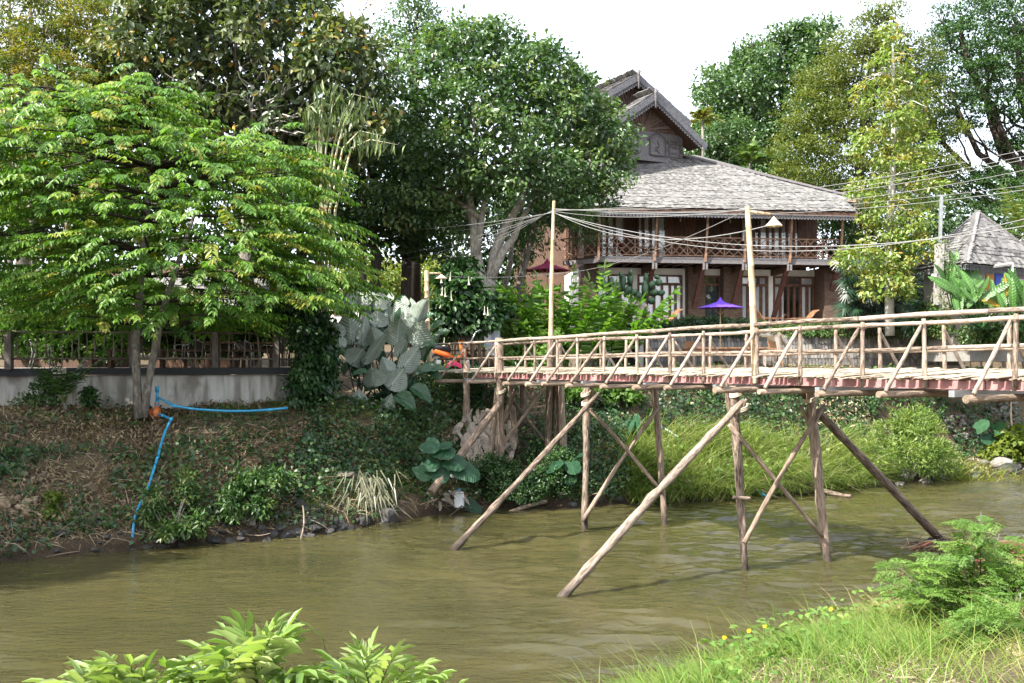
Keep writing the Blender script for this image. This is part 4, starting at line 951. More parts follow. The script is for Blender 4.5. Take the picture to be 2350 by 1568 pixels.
for k in range(16):
    p = q0 + (q1 - q0) * (k + .6) / 16; pole('stick', Vector((p.x, p.y, ZT + .05)), Vector((p.x + random.uniform(-.02, .02), p.y, ZT + .98)), .02, .015, M_stick, rail, n=6, seg=5, wob=.4)
# tables and metal chairs
M_alu = flat('brushed_aluminium', (.55, .56, .57), .3, .5, .85)
M_rattan = pm('dark_rattan_band', [(.02, .018, .017), (.05, .045, .042)], scale=30, rough=.7, bump=.4)
def cafe_chair(loc, rz, label):
    t = thing('metal_chair', label, 'chair', loc, 'metal chairs on the left terrace', rz); W = WM[t.name]; X = lambda x, y, z: W @ Vector((x, y, z))
    for y in (-.25, .25):
        m = MB(); m.tube([X(.24, y, 0), X(.2, y, .44), X(.2, y, .64), X(.05, y, .67), X(-.2, y * .95, .66), X(-.27, y * .8, .72), X(-.3, y * .2, .8)], .013, 6); m.build('frame_tube', M_alu, t, smooth=True)
        m = MB(); m.tube([X(-.3, y, 0), X(-.2, y, .44), X(-.24, y * .9, .66)], .013, 6); m.build('leg', M_alu, t, smooth=True)
    m = MB(); m.hexa([X(-.2, -.23, .43), X(.22, -.23, .44), X(.22, .23, .44), X(-.2, .23, .43), X(-.2, -.23, .455), X(.22, -.23, .465), X(.22, .23, .465), X(-.2, .23, .455)]); m.build('seat', M_rattan, t)
    m = MB(); m.hexa([X(-.22, -.22, .5), X(-.24, .22, .5), X(-.26, .22, .5), X(-.24, -.22, .5), X(-.27, -.21, .78), X(-.29, .21, .78), X(-.31, .21, .78), X(-.29, -.21, .78)]); m.build('backrest', M_rattan, t)
for px, dy, rz, lb in ((400, .9, 3.0, 'metal armchair behind the stick railing, left end of the long table'), (440, .8, 1.4, 'metal armchair in front of the long table, right beside the leaning trunk'), (468, 2.0, -1.4, 'metal armchair on the far side of the long table'), (540, .9, 1.7, 'metal armchair right of the third railing post'), (30, 1.6, .3, 'metal armchair at the left picture edge behind the railing'), (592, 1.5, 2.8, 'metal armchair nearest the railing corner')):
    q = tp(px, ZT, dy); cafe_chair(q, rz, lb)
def ttable(px, dy, L, label):
    c = tp(px, ZT, dy); t = thing('terrace_table', label, 'table', c, 'wooden tables on the left terrace'); m = MB(); m.box((c.x, c.y, ZT + .74), (L, .75, .05)); m.build('tabletop', M_chair, t)
    m = MB(); m.box((c.x, c.y, ZT + .63), (L - .2, .05, .1)); m.build('apron', M_darkwood, t)
    for dx in (-1, 1):
        for dy2 in (-1, 1): m = MB(); m.box((c.x + dx * (L / 2 - .1), c.y + dy2 * .3, ZT + .36), (.07, .07, .72)); m.build('leg', M_darkwood, t)
ttable(455, 1.5, 1.7, 'long wooden table between the metal chairs behind the railing'); ttable(560, 1.8, 1.0, 'short wooden table near the railing corner')
# bench along the railing
be = thing('bench', 'long dark bench board just behind the stick railing', 'bench', tp(430, ZT, .45)); m = MB(); m.bar(tp(230, ZT + .5, .45), tp(628, ZT + .5, .45), .3, .06); m.build('seat', M_darkwood, be)
for px in (240, 360, 480, 615): m = MB(); q = tp(px, 0, .45); m.box((q.x, q.y, ZT + .235), (.08, .26, .47)); m.build('leg', M_darkwood, be)
# terracotta pots
M_terra = pm('terracotta', [(.16, .085, .06), (.25, .14, .1), (.3, .19, .15)], scale=5, rough=.9)
for px, r, lb in ((430 / 1.0 - 5, .2, 'round clay pot behind the railing near the twin trunks'), (480, .17, 'smaller clay pot behind the railing right of the twin trunks')):
    c = tp(px, ZT, 2.6); t = thing('plant_pot', lb, 'pot', c, 'clay pots on the terrace'); m = MB(); m.lathe(c, [(0, 0), (r * .75, 0), (r, r * 1.9), (r * 1.1, r * 1.9), (r * 1.1, r * 2.15), (r * .9, r * 2.15), (r * .85, r * 1.7), (0, r * 1.7)], 16); m.build('body', M_terra, t, smooth=True)
# small cabin behind the terrace
def cabin(label, c, w, d, hw_, rz, rows, zr):
    t = thing('cabin', label, 'cabin', c, None, rz); W = WM[t.name]; X = lambda x, y, z: W @ Vector((x, y, z))
    for (x0, x1, y0, y1) in ((-w / 2, w / 2, -d / 2, -d / 2 + .12), (-w / 2, -w / 2 + .12, -d / 2 + .12, d / 2), (w / 2 - .12, w / 2, -d / 2 + .12, d / 2)):
        m = MB(); m.hexa([X(x0, y0, 0), X(x1, y0, 0), X(x1, y1, 0), X(x0, y1, 0), X(x0, y0, hw_), X(x1, y0, hw_), X(x1, y1, hw_), X(x0, y1, hw_)]); m.build('wall', M_darkwood, t)
    rf = MB(); rf.add([X(-w / 2 - .5, -d / 2 - .6, hw_ - .1), X(w / 2 + .5, -d / 2 - .6, hw_ - .1), X(w / 2 + .5, 0, hw_ + zr), X(-w / 2 - .5, 0, hw_ + zr), X(-w / 2 - .5, d / 2 + .6, hw_ - .1), X(w / 2 + .5, d / 2 + .6, hw_ - .1)], [(0, 1, 2, 3), (3, 2, 5, 4)]); r = rf.build('roof', M_darkwood, t)
    up = (X(0, 0, hw_ + zr) - X(0, -d / 2 - .6, hw_ - .1)).normalized(); dx = (X(1, 0, 0) - X(0, 0, 0)); nr = dx.cross(up)
    shingle_set(r, lambda k: (X(-w / 2 - .5, -d / 2 - .6, hw_ - .1) + up * .2 * k + nr * .02, X(w / 2 + .5, -d / 2 - .6, hw_ - .1) + up * .2 * k + nr * .02, up, nr), rows, 110)
    m = MB(); u0 = -w * .2; m.hexa([X(u0, -d / 2 - .03, .0), X(u0 + .9, -d / 2 - .03, .0), X(u0 + .9, -d / 2, .0), X(u0, -d / 2, .0), X(u0, -d / 2 - .03, 1.95), X(u0 + .9, -d / 2 - .03, 1.95), X(u0 + .9, -d / 2, 1.95), X(u0, -d / 2, 1.95)]); m.build('door', M_darkwood, t)
cabin('shingled cabin whose grey roof shows through the leaves right of the twin trunks', P(480, 838, 35.5) - Vector((0, 0, .1)), 3.4, 3.0, 2.15, .15, 9, 1.5)
cabin('shingled cabin deeper in the shade behind the terrace on the left', P(165, 838, 37.5) - Vector((0, 0, .1)), 3.2, 3.0, 2.2, -.1, 9, 1.5)
# far white house behind the trees
fh = thing('white_house', 'far white walled house glimpsed between trunks above the big grey leaves', 'house', P(765, 700, 62)); c = P(765, 760, 62)
m = MB(); m.box((c.x, c.y, c.z + 1.2), (4.2, 4, 2.4)); m.build('wall', M_plaster, fh)
m = MB(); m.prism([(c.x - 2.5, c.y - 2.6, c.z + 2.3), (c.x + 2.5, c.y - 2.6, c.z + 2.3), (c.x + 2.5, c.y, c.z + 3.4), (c.x - 2.5, c.y, c.z + 3.4)], (0, 0, .15)); m.build('roof', flat('pale_roof_sheet', (.45, .44, .43), .5), fh)
for dx in (-1.1, .8): m = MB(); m.box((c.x + dx, c.y - 2.03, c.z + 1.4), (.9, .06, 1.0)); w_ = m.build('window', M_frame, fh); m = MB(); m.box((c.x + dx, c.y - 2.07, c.z + 1.4), (.75, .02, .85)); m.build('pane', M_glass, w_)

# ------------------------------------------------------------------ pump and blue pipes
M_blue = flat('blue_pvc', (.035, .28, .5), .35, .5); M_pump = flat('orange_cast_iron', (.5, .14, .035), .5, .4)
pc = P(350, 946, 25.7)
pump = thing('water_pump', 'orange water pump on the grass edge with blue pipes plugged in', 'pump', pc - Vector((0, 0, .1)))
m = MB(); m.lathe(pc + Vector((-.17, 0, 0)), [(0, 0), (.08, .0), (.1, .03), (.1, .2), (.085, .22)], 14, ax=(1, 0, 0)); m.build('motor', M_pump, pump, smooth=True)
m = MB(); m.lathe(pc + Vector((.045, -.03, 0)), [(0, 0), (.12, .0), (.145, .05), (.145, .1), (.12, .15), (0, .15)], 16, ax=(1, 0, 0)); m.build('pump_housing', M_pump, pump, smooth=True)
m = MB(); m.lathe(pc + Vector((.11, 0, .1)), [(.05, 0), (.05, .12), (.065, .12), (.065, .15), (0, .15)], 10); m.build('outlet', M_pump, pump)
for dx in (-.12, .08): m = MB(); m.box((pc.x + dx, pc.y, pc.z - .11), (.06, .2, .05)); m.build('foot', M_pump, pump)
m = MB(); m.lathe(pc + Vector((-.06, 0, .09)), [(.05, 0), (.05, .06), (0, .07)], 8); m.build('terminal_box', M_slab, pump)
def pipe(name, label, pts, r=.032, group='blue water pipes', mat=None, joints=()):
    t = thing(name, label, 'pipe', pts[0], group); m = MB(); m.tube(pts, r, 8); m.build('tube', mat or M_blue, t, smooth=True)
    for k in joints: p = Vector(pts[k]); d = (Vector(pts[k + 1]) - p).normalized() if k + 1 < len(pts) else (p - Vector(pts[k - 1])).normalized(); m = MB(); m.tube([p - d * .07, p + d * .07], r * 1.3, 8); m.build('coupling', mat or M_blue, t, smooth=True)
pb = Vector((-8.3, 21.75, -.1)); d_top = P(393, 962, 25.3)
pts = [pc + Vector((.12, -.06, -.02)), P(372, 953, 25.5), d_top]
n = 9; end = P(302, 1252, 22.0)
for k in range(1, n + 1):
    p = d_top.lerp(end, k / n); p.y -= .12 if k < n else 0; p.z = max(p.z, float(ground(p.x, p.y)) + .26) if k < n else p.z; pts.append(p)
pipe('suction_pipe', 'blue suction pipe running from the pump down the bank to the water', pts, joints=(1, 2, 5, 8))
u0 = pc + Vector((.12, 0, .24)); pipe('riser_pipe', 'short upright blue pipe on top of the orange pump', [u0, u0 + Vector((0, 0, .36))], .04, joints=(0, 1))
hp = [u0 + Vector((.03, -.02, .14)), P(400, 931, 25.5), P(440, 938, 25.5), P(480, 941, 25.6), P(520, 943, 25.7), P(570, 943, 25.9), P(620, 940, 26.2), P(660, 936, 26.5)]
pipe('delivery_pipe', 'blue delivery pipe sagging to the right over the grass below the wall', hp, joints=(1, 6))
pipe('blue_bank_pipe', 'straight blue pipe slanting down behind the second trestle', [P(1360, 898, 34.5), P(1400, 917, 34.0), P(1450, 945, 33.2), P(1478, 962, 32.7)], .035)
pipe('white_bank_pipe', 'pale broken pipe end lying in the grass slope between two trestles', [P(1508, 972, 32.6), P(1540, 992, 32.1), P(1556, 1003, 31.9)], .03, mat=flat('pale_pvc', (.5, .6, .66), .4))
pipe('blue_grass_pipe', 'short blue pipe in the dead grass at the waterline behind the front trestle', [P(1728, 1118, 30.9), P(1742, 1128, 30.7), P(1757, 1138, 30.4)], .04)

# ------------------------------------------------------------------ meter boxes, banner and bamboo fence at the landing
M_grey = flat('grey_enamel', (.33, .36, .37), .5)
zl = 3.8
YS = 33.6
def wx_(px, Y=YS): return (px - CX) / F * Y
def wz_(py, Y=YS): return EYE + (HY - py) / F * Y
mb = thing('meter_board', 'grey framed board with two electricity meters and stickers on a post', 'meter box', Vector((wx_(1103), YS, zl)))
x0, x1, z0, z1 = wx_(1092), wx_(1113.5), wz_(757), wz_(727)
m = MB(); m.box(((x0 + x1) / 2, YS, (z0 + z1) / 2), (x1 - x0, .1, z1 - z0)); m.build('box', M_grey, mb)
for k in (0, 1):
    a = x0 + .02 + k * (x1 - x0) / 2; c = a + (x1 - x0) / 2 - .04
    m = MB(); m.box(((a + c) / 2, YS - .06, (z0 + z1) / 2), (c - a, .02, z1 - z0 - .04)); m.build('glass_door', flat('pale_blue_glass', (.22, .34, .4), .2, .6), mb)
    m = MB()
    for (u, v, w, h) in ((.5, .82, .5, .16), (.35, .62, .4, .1), (.6, .4, .45, .14), (.4, .16, .5, .14)):
        m.box((a + (c - a) * u, YS - .073, z0 + (z1 - z0) * v), ((c - a) * w, .004, (z1 - z0) * h))
    m.build('sticker', [flat('white_sticker', (.65, .68, .7), .5), flat('dark_dial', (.03, .05, .09), .3)][k], mb)
    m = MB(); m.lathe(Vector((a + (c - a) * .5, YS - .07, z0 + (z1 - z0) * (.82 if k == 0 else .3))), [(0, .012), (.045, .012), (.05, 0)], 14, ax=(0, -1, 0)); m.build('dial', flat('dark_dial', (.03, .05, .09), .3), mb)
    m = MB(); m.bar((a - .02, YS - .06, z0), (a - .02, YS - .06, z1), .03, .03, up=(0, 1, 0)); m.build('frame_bar', flat('rusty_frame', (.2, .14, .1), .7), mb)
pole('post', Vector((wx_(1100), YS + .1, zl - .3)), Vector((wx_(1100), YS + .1, z1)), .07, .06, M_pile, mb)
bn_ = thing('banner', 'narrow white and violet banner with a pink disc beside the meter board', 'banner', Vector((wx_(1121), YS + .1, zl)))
x0, x1, z0, z1 = wx_(1112), wx_(1132), wz_(793), wz_(741); M_ban = flat('banner_white', (.72, .74, .8), .5); M_vio = flat('banner_violet', (.25, .2, .62), .5)
m = MB(); m.hexa([(x0, YS + .08, z0), (x1, YS + .1, z0), (x1, YS + .115, z0), (x0, YS + .095, z0), (x0 - .03, YS + .05, z1), (x1 - .05, YS + .07, z1), (x1 - .05, YS + .085, z1), (x0 - .03, YS + .065, z1)]); m.build('sheet', M_ban, bn_)
for (za, zb, xo) in ((z1 - .14, z1 - .01, 0), (z0 + .02, z0 + .06, 0), (z0 + .1, z0 + .13, 0)): m = MB(); m.hexa([(x0 - .01, YS + .04, za), (x1 - .04, YS + .06, za), (x1 - .04, YS + .066, za), (x0 - .01, YS + .046, za), (x0 - .02, YS + .04, zb), (x1 - .05, YS + .06, zb), (x1 - .05, YS + .066, zb), (x0 - .02, YS + .046, zb)]); m.build('printed_band', M_vio, bn_)
m = MB(); m.bar((x1 - .03, YS + .07, z0), (x1 - .075, YS + .045, z1), .03, .012, up=(0, 1, 0)); m.build('printed_band', M_vio, bn_)
m = MB(); m.lathe(Vector(((x0 + x1) / 2 - .03, YS + .03, z1 - .16)), [(0, .006), (.085, .006), (.09, 0)], 16, ax=(0, -1, 0)); m.build('printed_disc', flat('pink_print', (.6, .09, .22), .5), bn_)
m = MB(); m.bar((x0 + .1, YS + .14, zl - .2), (x0 + .1, YS + .14, z1), .04, .04); m.build('post', M_darkwood, bn_)
gb = thing('grey_cabinet', 'pale grey upright cabinet behind the violet banner', 'cabinet', Vector((wx_(1138), YS + .4, zl))); m = MB(); m.box((wx_(1139, YS + .4), YS + .4, (wz_(790) + wz_(753)) / 2), (wx_(1148) - wx_(1130), .25, wz_(753) - wz_(790))); m.build('body', flat('pale_grey_paint', (.3, .36, .4), .5), gb)
m = MB(); m.box((wx_(1139, YS + .4), YS + .26, (wz_(790) + wz_(753)) / 2), (.2, .02, .6)); m.build('door', flat('pale_grey_door', (.36, .43, .47), .4), gb); m = MB(); m.box((wx_(1139, YS + .4), YS + .4, wz_(753) + .02), (.32, .34, .03)); m.build('lid', flat('rusty_frame', (.2, .14, .1), .7), gb)
sb = thing('painted_board', 'weathered grey board with hand painted letters behind the bridge rail', 'sign', Vector((wx_(1135), YS - .2, zl)))
x0, x1, z0, z1 = wx_(1117), wx_(1149), wz_(814), wz_(791); m = MB(); m.box(((x0 + x1) / 2, YS - .2, (z0 + z1) / 2), (x1 - x0, .04, z1 - z0)); m.build('board', flat('weathered_grey_board', (.3, .31, .28), .7), sb)
m = MB(); m.bar((x0, YS - .225, z1), (x1, YS - .225, z1), .03, .03); m.bar((x0, YS - .225, z0), (x1, YS - .225, z0), .03, .03); m.build('rim', M_grey, sb)
fc = bpy.data.curves.new('lettering', 'FONT'); fc.body = 'TOSTAH'; fc.size = .1; fc.extrude = .002
M = Matrix.Translation((x0 + .03, YS - .226, z0 + .13)) @ Matrix.Rotation(math.radians(90), 4, 'X'); 
tmp = bpy.data.objects.new('lettering_curve', fc); COL.objects.link(tmp); bpy.context.view_layer.update()
lme = bpy.data.meshes.new_from_object(tmp.evaluated_get(bpy.context.evaluated_depsgraph_get())); bpy.data.objects.remove(tmp); bpy.data.curves.remove(fc)
link('lettering', lme, flat('black_paint', (.015, .015, .017), .6), sb, M)
m = MB(); m.box((x0 + .1, YS - .224, z0 + .07), (.08, .006, .06)); m.build('paper_scrap', flat('white_sticker', (.65, .68, .7), .5), sb)
for q in (x0 + .08, x1 - .08): m = MB(); m.bar((q, YS - .16, zl - .2), (q, YS - .16, z1 - .05), .05, .05); m.build('post', M_stick, sb)
bf = thing('bamboo_fence', 'low fence of upright split bamboo behind the landing', 'fence', Vector((wx_(1060), 33.9, zl)))
for k in range(52):
    px = 1018 + k * 2.45; h = random.uniform(.9, 1.12) * (1 if px < 1095 else .85); x_ = wx_(px, 34.0); pole('slat', Vector((x_, 34.0 + random.uniform(-.02, .02), zl - .1)), Vector((x_ + random.uniform(-.015, .015), 34.0, zl + h)), .019, .017, pm('tan_bamboo_slat', [(.11, .06, .03), (.25, .155, .085), (.36, .25, .15)], scale=4, rough=.7, objrand=.4), bf, n=5, seg=3)
for z in (.25, .75): pole('rail', Vector((wx_(1014, 34.0), 33.96, zl + z)), Vector((wx_(1148, 34.0), 33.96, zl + z)), .025, .025, M_stick, bf)
hr = thing('handrail', 'bent steel handrail at the far end of the bridge', 'handrail', Vector((wx_(1088, 32.6), 32.6, zl))); m = MB(); m.tube([P(1058, 812, 32.6), P(1080, 785, 32.6), P(1092, 762, 32.6), P(1101, 757, 32.6), P(1105, 759, 32.7)], .025, 8); m.build('tube', M_steel, hr, smooth=True); m = MB(); m.bar(P(1085, 845, 32.7), P(1085, 778, 32.7), .07, .07); m.bar(P(1058, 845, 32.7), P(1058, 808, 32.7), .06, .06); m.build('post', M_darkwood, hr)
# orange scooter parked at the landing
sc = thing('scooter', 'orange scooter parked at the landing behind the big leaves', 'scooter', P(1032, 850, 32.9)); c0 = P(1034, 847, 32.9); Wd = lambda x, y, z: c0 + Vector((x * .8, y + x * .5, z))
M_or = flat('orange_fairing', (.55, .12, .02), .3, .5)
for x in (-.55, .6):
    m = MB(); m.tube([Wd(x + .25 * math.cos(a), 0, .25 + .25 * math.sin(a)) for a in np.linspace(0, 6.283, 17)], .05, 7, cap=False); w_ = m.build('wheel', flat('tyre_rubber', (.015, .015, .016), .8), sc, smooth=True); m = MB(); m.tube([Wd(x, -.04, .25), Wd(x, .04, .25)], .13, 12); m.build('rim', M_steel, w_)
m = MB(); m.tube([Wd(.62, 0, .3), Wd(.5, 0, .62), Wd(.4, 0, .95)], [.06, .12, .09], 8); m.build('front_fairing', M_or, sc, smooth=True)
m = MB(); m.tube([Wd(.45, 0, .4), Wd(.15, 0, .3), Wd(-.15, 0, .45), Wd(-.65, 0, .62)], [.09, .1, .14, .09], 8); m.build('body_panel', M_or, sc, smooth=True)
m = MB(); m.tube([Wd(-.02, 0, .62), Wd(-.3, 0, .68), Wd(-.7, 0, .74)], [.09, .12, .09], 8); m.build('seat', M_slab, sc, smooth=True)
m = MB(); m.tube([Wd(.38, -.3, 1.0), Wd(.4, 0, .96), Wd(.38, .3, 1.0)], .018, 6); m.build('handlebar', M_slab, sc); m = MB(); m.lathe(Wd(.5, 0, .86), [(0, .06), (.07, .04), (.08, 0)], 10, ax=(.8, .5, .1)); m.build('headlight', M_lacewhite, sc)
rc = thing('red_cover', 'crumpled pink red sheet lying by the scooter', 'sheet', P(1040, 838, 32.5)); m = MB(); c = P(1042, 845, 32.4); rng2 = random.Random(3)
n = 7; g = [[c + Vector(((i - 3) * .09, (j - 3) * .07, .28 * math.exp(-((i - 3) ** 2 + (j - 3) ** 2) / 7) + rng2.uniform(-.03, .03))) for i in range(n)] for j in range(n)]
m.add([p for r in g for p in r], [(j * n + i, j * n + i + 1, (j + 1) * n + i + 1, (j + 1) * n + i) for j in range(n - 1) for i in range(n - 1)]); m.build('cloth', flat('pink_red_sheet', (.42, .03, .08), .7), rc)

# ------------------------------------------------------------------ planter walls, steps, tables under the house
def PWY(px): return 41.2 + (px - 1480) * .0012
def blockwall(name, label, px0, px1, zt, zb, Y0, cap, dslope=.0012, bw=.14, bh=.3):
    t = thing(name, label, 'wall', Vector(((px0 + px1) / 2 * Y0 / F - CX * Y0 / F, Y0, zb))); X0, X1 = (px0 - CX) / F * Y0, (px1 - CX) / F * (Y0 + (px1 - px0) * dslope)
    Yf = lambda x: Y0 + (x - X0) / (X1 - X0) * (px1 - px0) * dslope
    mm_ = MB(); mm_.hexa([(X0, Yf(X0) + .06, zb - .5), (X1, Yf(X1) + .06, zb - .5), (X1, Yf(X1) + .4, zb - .5), (X0, Yf(X0) + .4, zb - .5), (X0, Yf(X0) + .06, zt), (X1, Yf(X1) + .06, zt), (X1, Yf(X1) + .4, zt), (X0, Yf(X0) + .4, zt)]); mm_.build('core', M_concrete, t)
    mat = pm('grey_split_stone', [(.11, .105, .1), (.2, .19, .18), (.3, .285, .265)], scale=5, rough=.95, bump=.5, objrand=.4); ms = []
    for k in range(6):
        q = MB(); w, h = bw * random.uniform(.82, .96), bh * random.uniform(.9, .97); q.hexa([(-w / 2, 0, 0), (w / 2, 0, 0), (w / 2, .08, 0), (-w / 2, .08, 0), (-w / 2 + .004, random.uniform(0, .012), h), (w / 2 - .004, random.uniform(0, .012), h), (w / 2, .08, h), (-w / 2, .08, h)]); me = q.mesh('stone_block'); me.materials.append(mat); ms.append(me)
    rest = MB(); cnt = 0; z = zt - bh
    while z > zb - bh * .6:
        x = X0 + random.uniform(0, bw)
        while x < X1 - bw:
            p = Vector((x + bw / 2, Yf(x) + random.uniform(-.012, .018), z)); M = Matrix.Translation(p) @ Matrix.Rotation(math.atan((px1 - px0) * dslope / (X1 - X0)), 4, 'Z')
            if cnt < cap: link('stone_block', ms[cnt % 6], None, t, M); cnt += 1
            else: me = ms[random.randrange(6)]; rest.add([M @ v.co for v in me.vertices], [tuple(f.vertices) for f in me.polygons])
            x += bw
        z -= bh
    if rest.v: rest.build('stone_courses', mat, t, kind='stuff')
    return t
blockwall('planter_wall', 'grey planter wall of upright stone blocks under the left hedge', 1488, 1742, wz_(766, 41.2), 3.98, 41.2, 150)
blockwall('planter_wall', 'grey planter wall of upright stone blocks under the right hedge', 1782, 2208, wz_(772, 41.5), 3.98, 41.5, 150)
# concrete counter left of the planter
ct = thing('concrete_counter', 'raw concrete counter with an open front left of the planter wall', 'counter', P(1440, 838, 40.0)); Yc = 40.0
def cb(a, c, ya, yb, dy0, dy1): m = MB(); m.hexa([Vector(((p - CX) / F * Yc, Yc + d, wz_(y, Yc))) for y in (yb, ya) for p, d in ((a, dy0), (c, dy0), (c, dy1), (a, dy1))]); return m
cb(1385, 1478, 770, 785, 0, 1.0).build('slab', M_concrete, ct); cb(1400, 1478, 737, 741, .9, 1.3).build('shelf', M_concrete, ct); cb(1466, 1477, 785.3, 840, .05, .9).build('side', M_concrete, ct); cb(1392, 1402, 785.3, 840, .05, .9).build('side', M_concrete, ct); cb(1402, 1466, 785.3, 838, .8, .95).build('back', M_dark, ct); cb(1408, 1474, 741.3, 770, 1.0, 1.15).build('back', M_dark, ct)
st = thing('stone_steps', 'pale stone steps between the two planter walls', 'steps', P(1762, 835, 41.0))
for k in range(6): m = MB(); z = 4.0 + .21 * k; m.box((wx_(1762, 41.2), 41.0 + .3 * k + .4, z + .1), (.62, .8, .2)); m.build('step', M_concrete, st)
# elephant statue
M_stat = pm('pinkish_sandstone', [(.22, .17, .15), (.36, .29, .26), (.42, .33, .31)], scale=4, rough=.9, bump=.4)
el = thing('elephant_statue', 'pinkish stone elephant statue behind the bright ginger leaves', 'statue', P(1450, 738, 40.9)); ec = P(1450, 738, 40.9)
import bmesh
def skin(name, pts, edges, rad, mat, parent, sub=2):
    me = bpy.data.meshes.new(name); me.from_pydata([tuple(p) for p in pts], edges, []); o = link(name, me, mat, parent, Matrix.Translation(ec) @ Matrix.Diagonal((.7, .7, .7, 1))); mo = o.modifiers.new('skin', 'SKIN')
    for v, r in zip(me.skin_vertices[0].data, rad): v.radius = (r, r)
    me.skin_vertices[0].data[0].use_root = True; s_ = o.modifiers.new('sub', 'SUBSURF'); s_.levels = sub; s_.render_levels = sub; return o
skin('body', [(0, 0, .75), (.35, 0, .78), (-.4, 0, .72), (.72, 0, .95), (.95, -.05, .72), (1.0, -.05, .35), (.9, -.05, .12), (.38, -.2, .35), (.38, -.2, .02), (.38, .2, .35), (.38, .2, .02), (-.42, -.2, .35), (-.42, -.2, .02), (-.42, .2, .35), (-.42, .2, .02), (-.66, 0, .65), (-.72, 0, .3)],
     [(0, 1), (0, 2), (1, 3), (3, 4), (4, 5), (5, 6), (1, 7), (7, 8), (1, 9), (9, 10), (2, 11), (11, 12), (2, 13), (13, 14), (2, 15), (15, 16)], [.4, .36, .36, .27, .13, .09, .06, .15, .15, .15, .15, .15, .15, .15, .15, .04, .03], M_stat, el)
EC = ec
class _S:
    def __add__(self, v): return EC + v * .7
ec = _S()
for s in (-1, 1):
    m = MB(); m.prism([ec + Vector((.6, s * .2, 1.15)), ec + Vector((.42, s * .42, 1.05)), ec + Vector((.4, s * .45, .7)), ec + Vector((.6, s * .3, .62)), ec + Vector((.7, s * .24, .85))], (.04, s * .03, 0)); m.build('ear', M_stat, el)
    m = MB(); m.tube([ec + Vector((.88, s * .12, .72)), ec + Vector((1.05, s * .15, .6)), ec + Vector((1.18, s * .14, .66))], [.04, .03, .012], 6); m.build('tusk', M_lacewhite, el)
cb(1425, 1478, 739, 742, .6, 1.8).build('plinth', M_concrete, el)
# wooden tables and chairs on the lower terrace
M_pinkwood = pm('faded_pink_wood', [(.2, .13, .11), (.33, .23, .2), (.42, .32, .29)], scale=6, rough=.75)
def garden_chair(px, Y, rz, label, mat):
    c = Vector(((px - CX) / F * Y, Y, float(ground((px - CX) / F * Y, Y)))); t = thing('garden_chair', label, 'chair', c, 'wooden garden chairs on the lower terrace', rz); W = WM[t.name]; X = lambda x, y, z: W @ Vector((x, y, z))
    m = MB(); m.hexa([X(-.25, -.25, .42), X(.25, -.25, .42), X(.25, .25, .42), X(-.25, .25, .42), X(-.25, -.25, .46), X(.25, -.25, .46), X(.25, .25, .46), X(-.25, .25, .46)]); m.build('seat', mat, t)
    m = MB(); m.hexa([X(-.26, .24, .52), X(.26, .24, .52), X(.26, .28, .52), X(-.26, .28, .52), X(-.29, .36, .98), X(.29, .36, .98), X(.29, .4, .98), X(-.29, .4, .98)]); m.build('backrest', mat, t)
    m = MB(); m.hexa([X(-.29, .345, .82), X(.29, .345, .82), X(.29, .355, .82), X(-.29, .355, .82), X(-.29, .35, .84), X(.29, .35, .84), X(.29, .36, .84), X(-.29, .36, .84)]); m.build('back_groove', M_darkwood, t)
    for x in (-.22, .22):
        for y in (-.22, .24): m = MB(); m.bar(X(x, y, 0), X(x, y, .42), .05, .05, up=(1, 0, 0)); m.build('leg', mat, t)
        m = MB(); m.bar(X(x * 1.2, -.25, .66), X(x * 1.2, .3, .68), .07, .03); m.build('armrest', mat, t); m = MB(); m.bar(X(x * 1.2, -.2, .46), X(x * 1.2, -.2, .645), .04, .04, up=(1, 0, 0)); m.build('arm_post', mat, t)
garden_chair(1604, 39.3, 0.1, 'faded pink garden chair with its solid back by the parasol pole, left one', M_pinkwood); garden_chair(1732, 39.6, -.1, 'faded pink garden chair with its solid back right of the parasol', M_pinkwood)
garden_chair(1570, 38.9, -.9, 'dark carved wooden armchair left of the pink chairs', M_chair); garden_chair(1790, 39.2, .8, 'dark wooden chair right of the long table by the bridge post', M_chair)
gt = thing('garden_table', 'long plain wooden table under the purple parasol', 'table', P(1680, 838, 38.4)); yt = 38.4; zt_ = wz_(800, yt)
m = MB(); m.hexa([Vector((wx_(p, yt), yt + d, z)) for z in (zt_, zt_ + .05) for p, d in ((1582, -.3), (1762, -.3), (1762, .5), (1582, .5))]); m.build('tabletop', M_chair, gt); m = MB(); m.bar(Vector((wx_(1590, yt), yt - .2, zt_ - .1)), Vector((wx_(1755, yt), yt - .2, zt_ - .1)), .04, .16); m.build('apron', M_chair, gt)
for px in (1590, 1752):
    for d in (-.2, .4): m = MB(); q = wx_(px, yt); m.bar((q, yt + d, 3.75), (q, yt + d, zt_), .09, .09, up=(1, 0, 0)); m.build('leg', M_bleach, gt)
pt = thing('plant_pot', 'dark pot holding the parasol pole under the long table', 'pot', P(1651, 850, 38.9)); c = P(1653, 850, 39.0); m = MB(); m.lathe(c, [(0, -.1), (.16, -.1), (.2, .3), (.22, .3), (.22, .36), (.17, .36), (0, .3)], 14); m.build('body', M_slab, pt, smooth=True)

# ------------------------------------------------------------------ hut on the right
hc = [P(2218, 604, 36.5), P(2090, 604, 39.6), P(2425, 604, 39.8)]; ZE = 7.8
hut = thing('shingled_hut', 'square hut with a pointed grey shingle roof behind the broad leaved plants', 'hut', Vector((18.6, 39.5, 4)))
c0, cl, cr = [Vector((p.x, p.y, ZE)) for p in hc]; cbk = cl + cr - c0; ap = (cl + cr) / 2; ap = Vector((ap.x - .25, ap.y, P(2230, 491, ap.y).z))
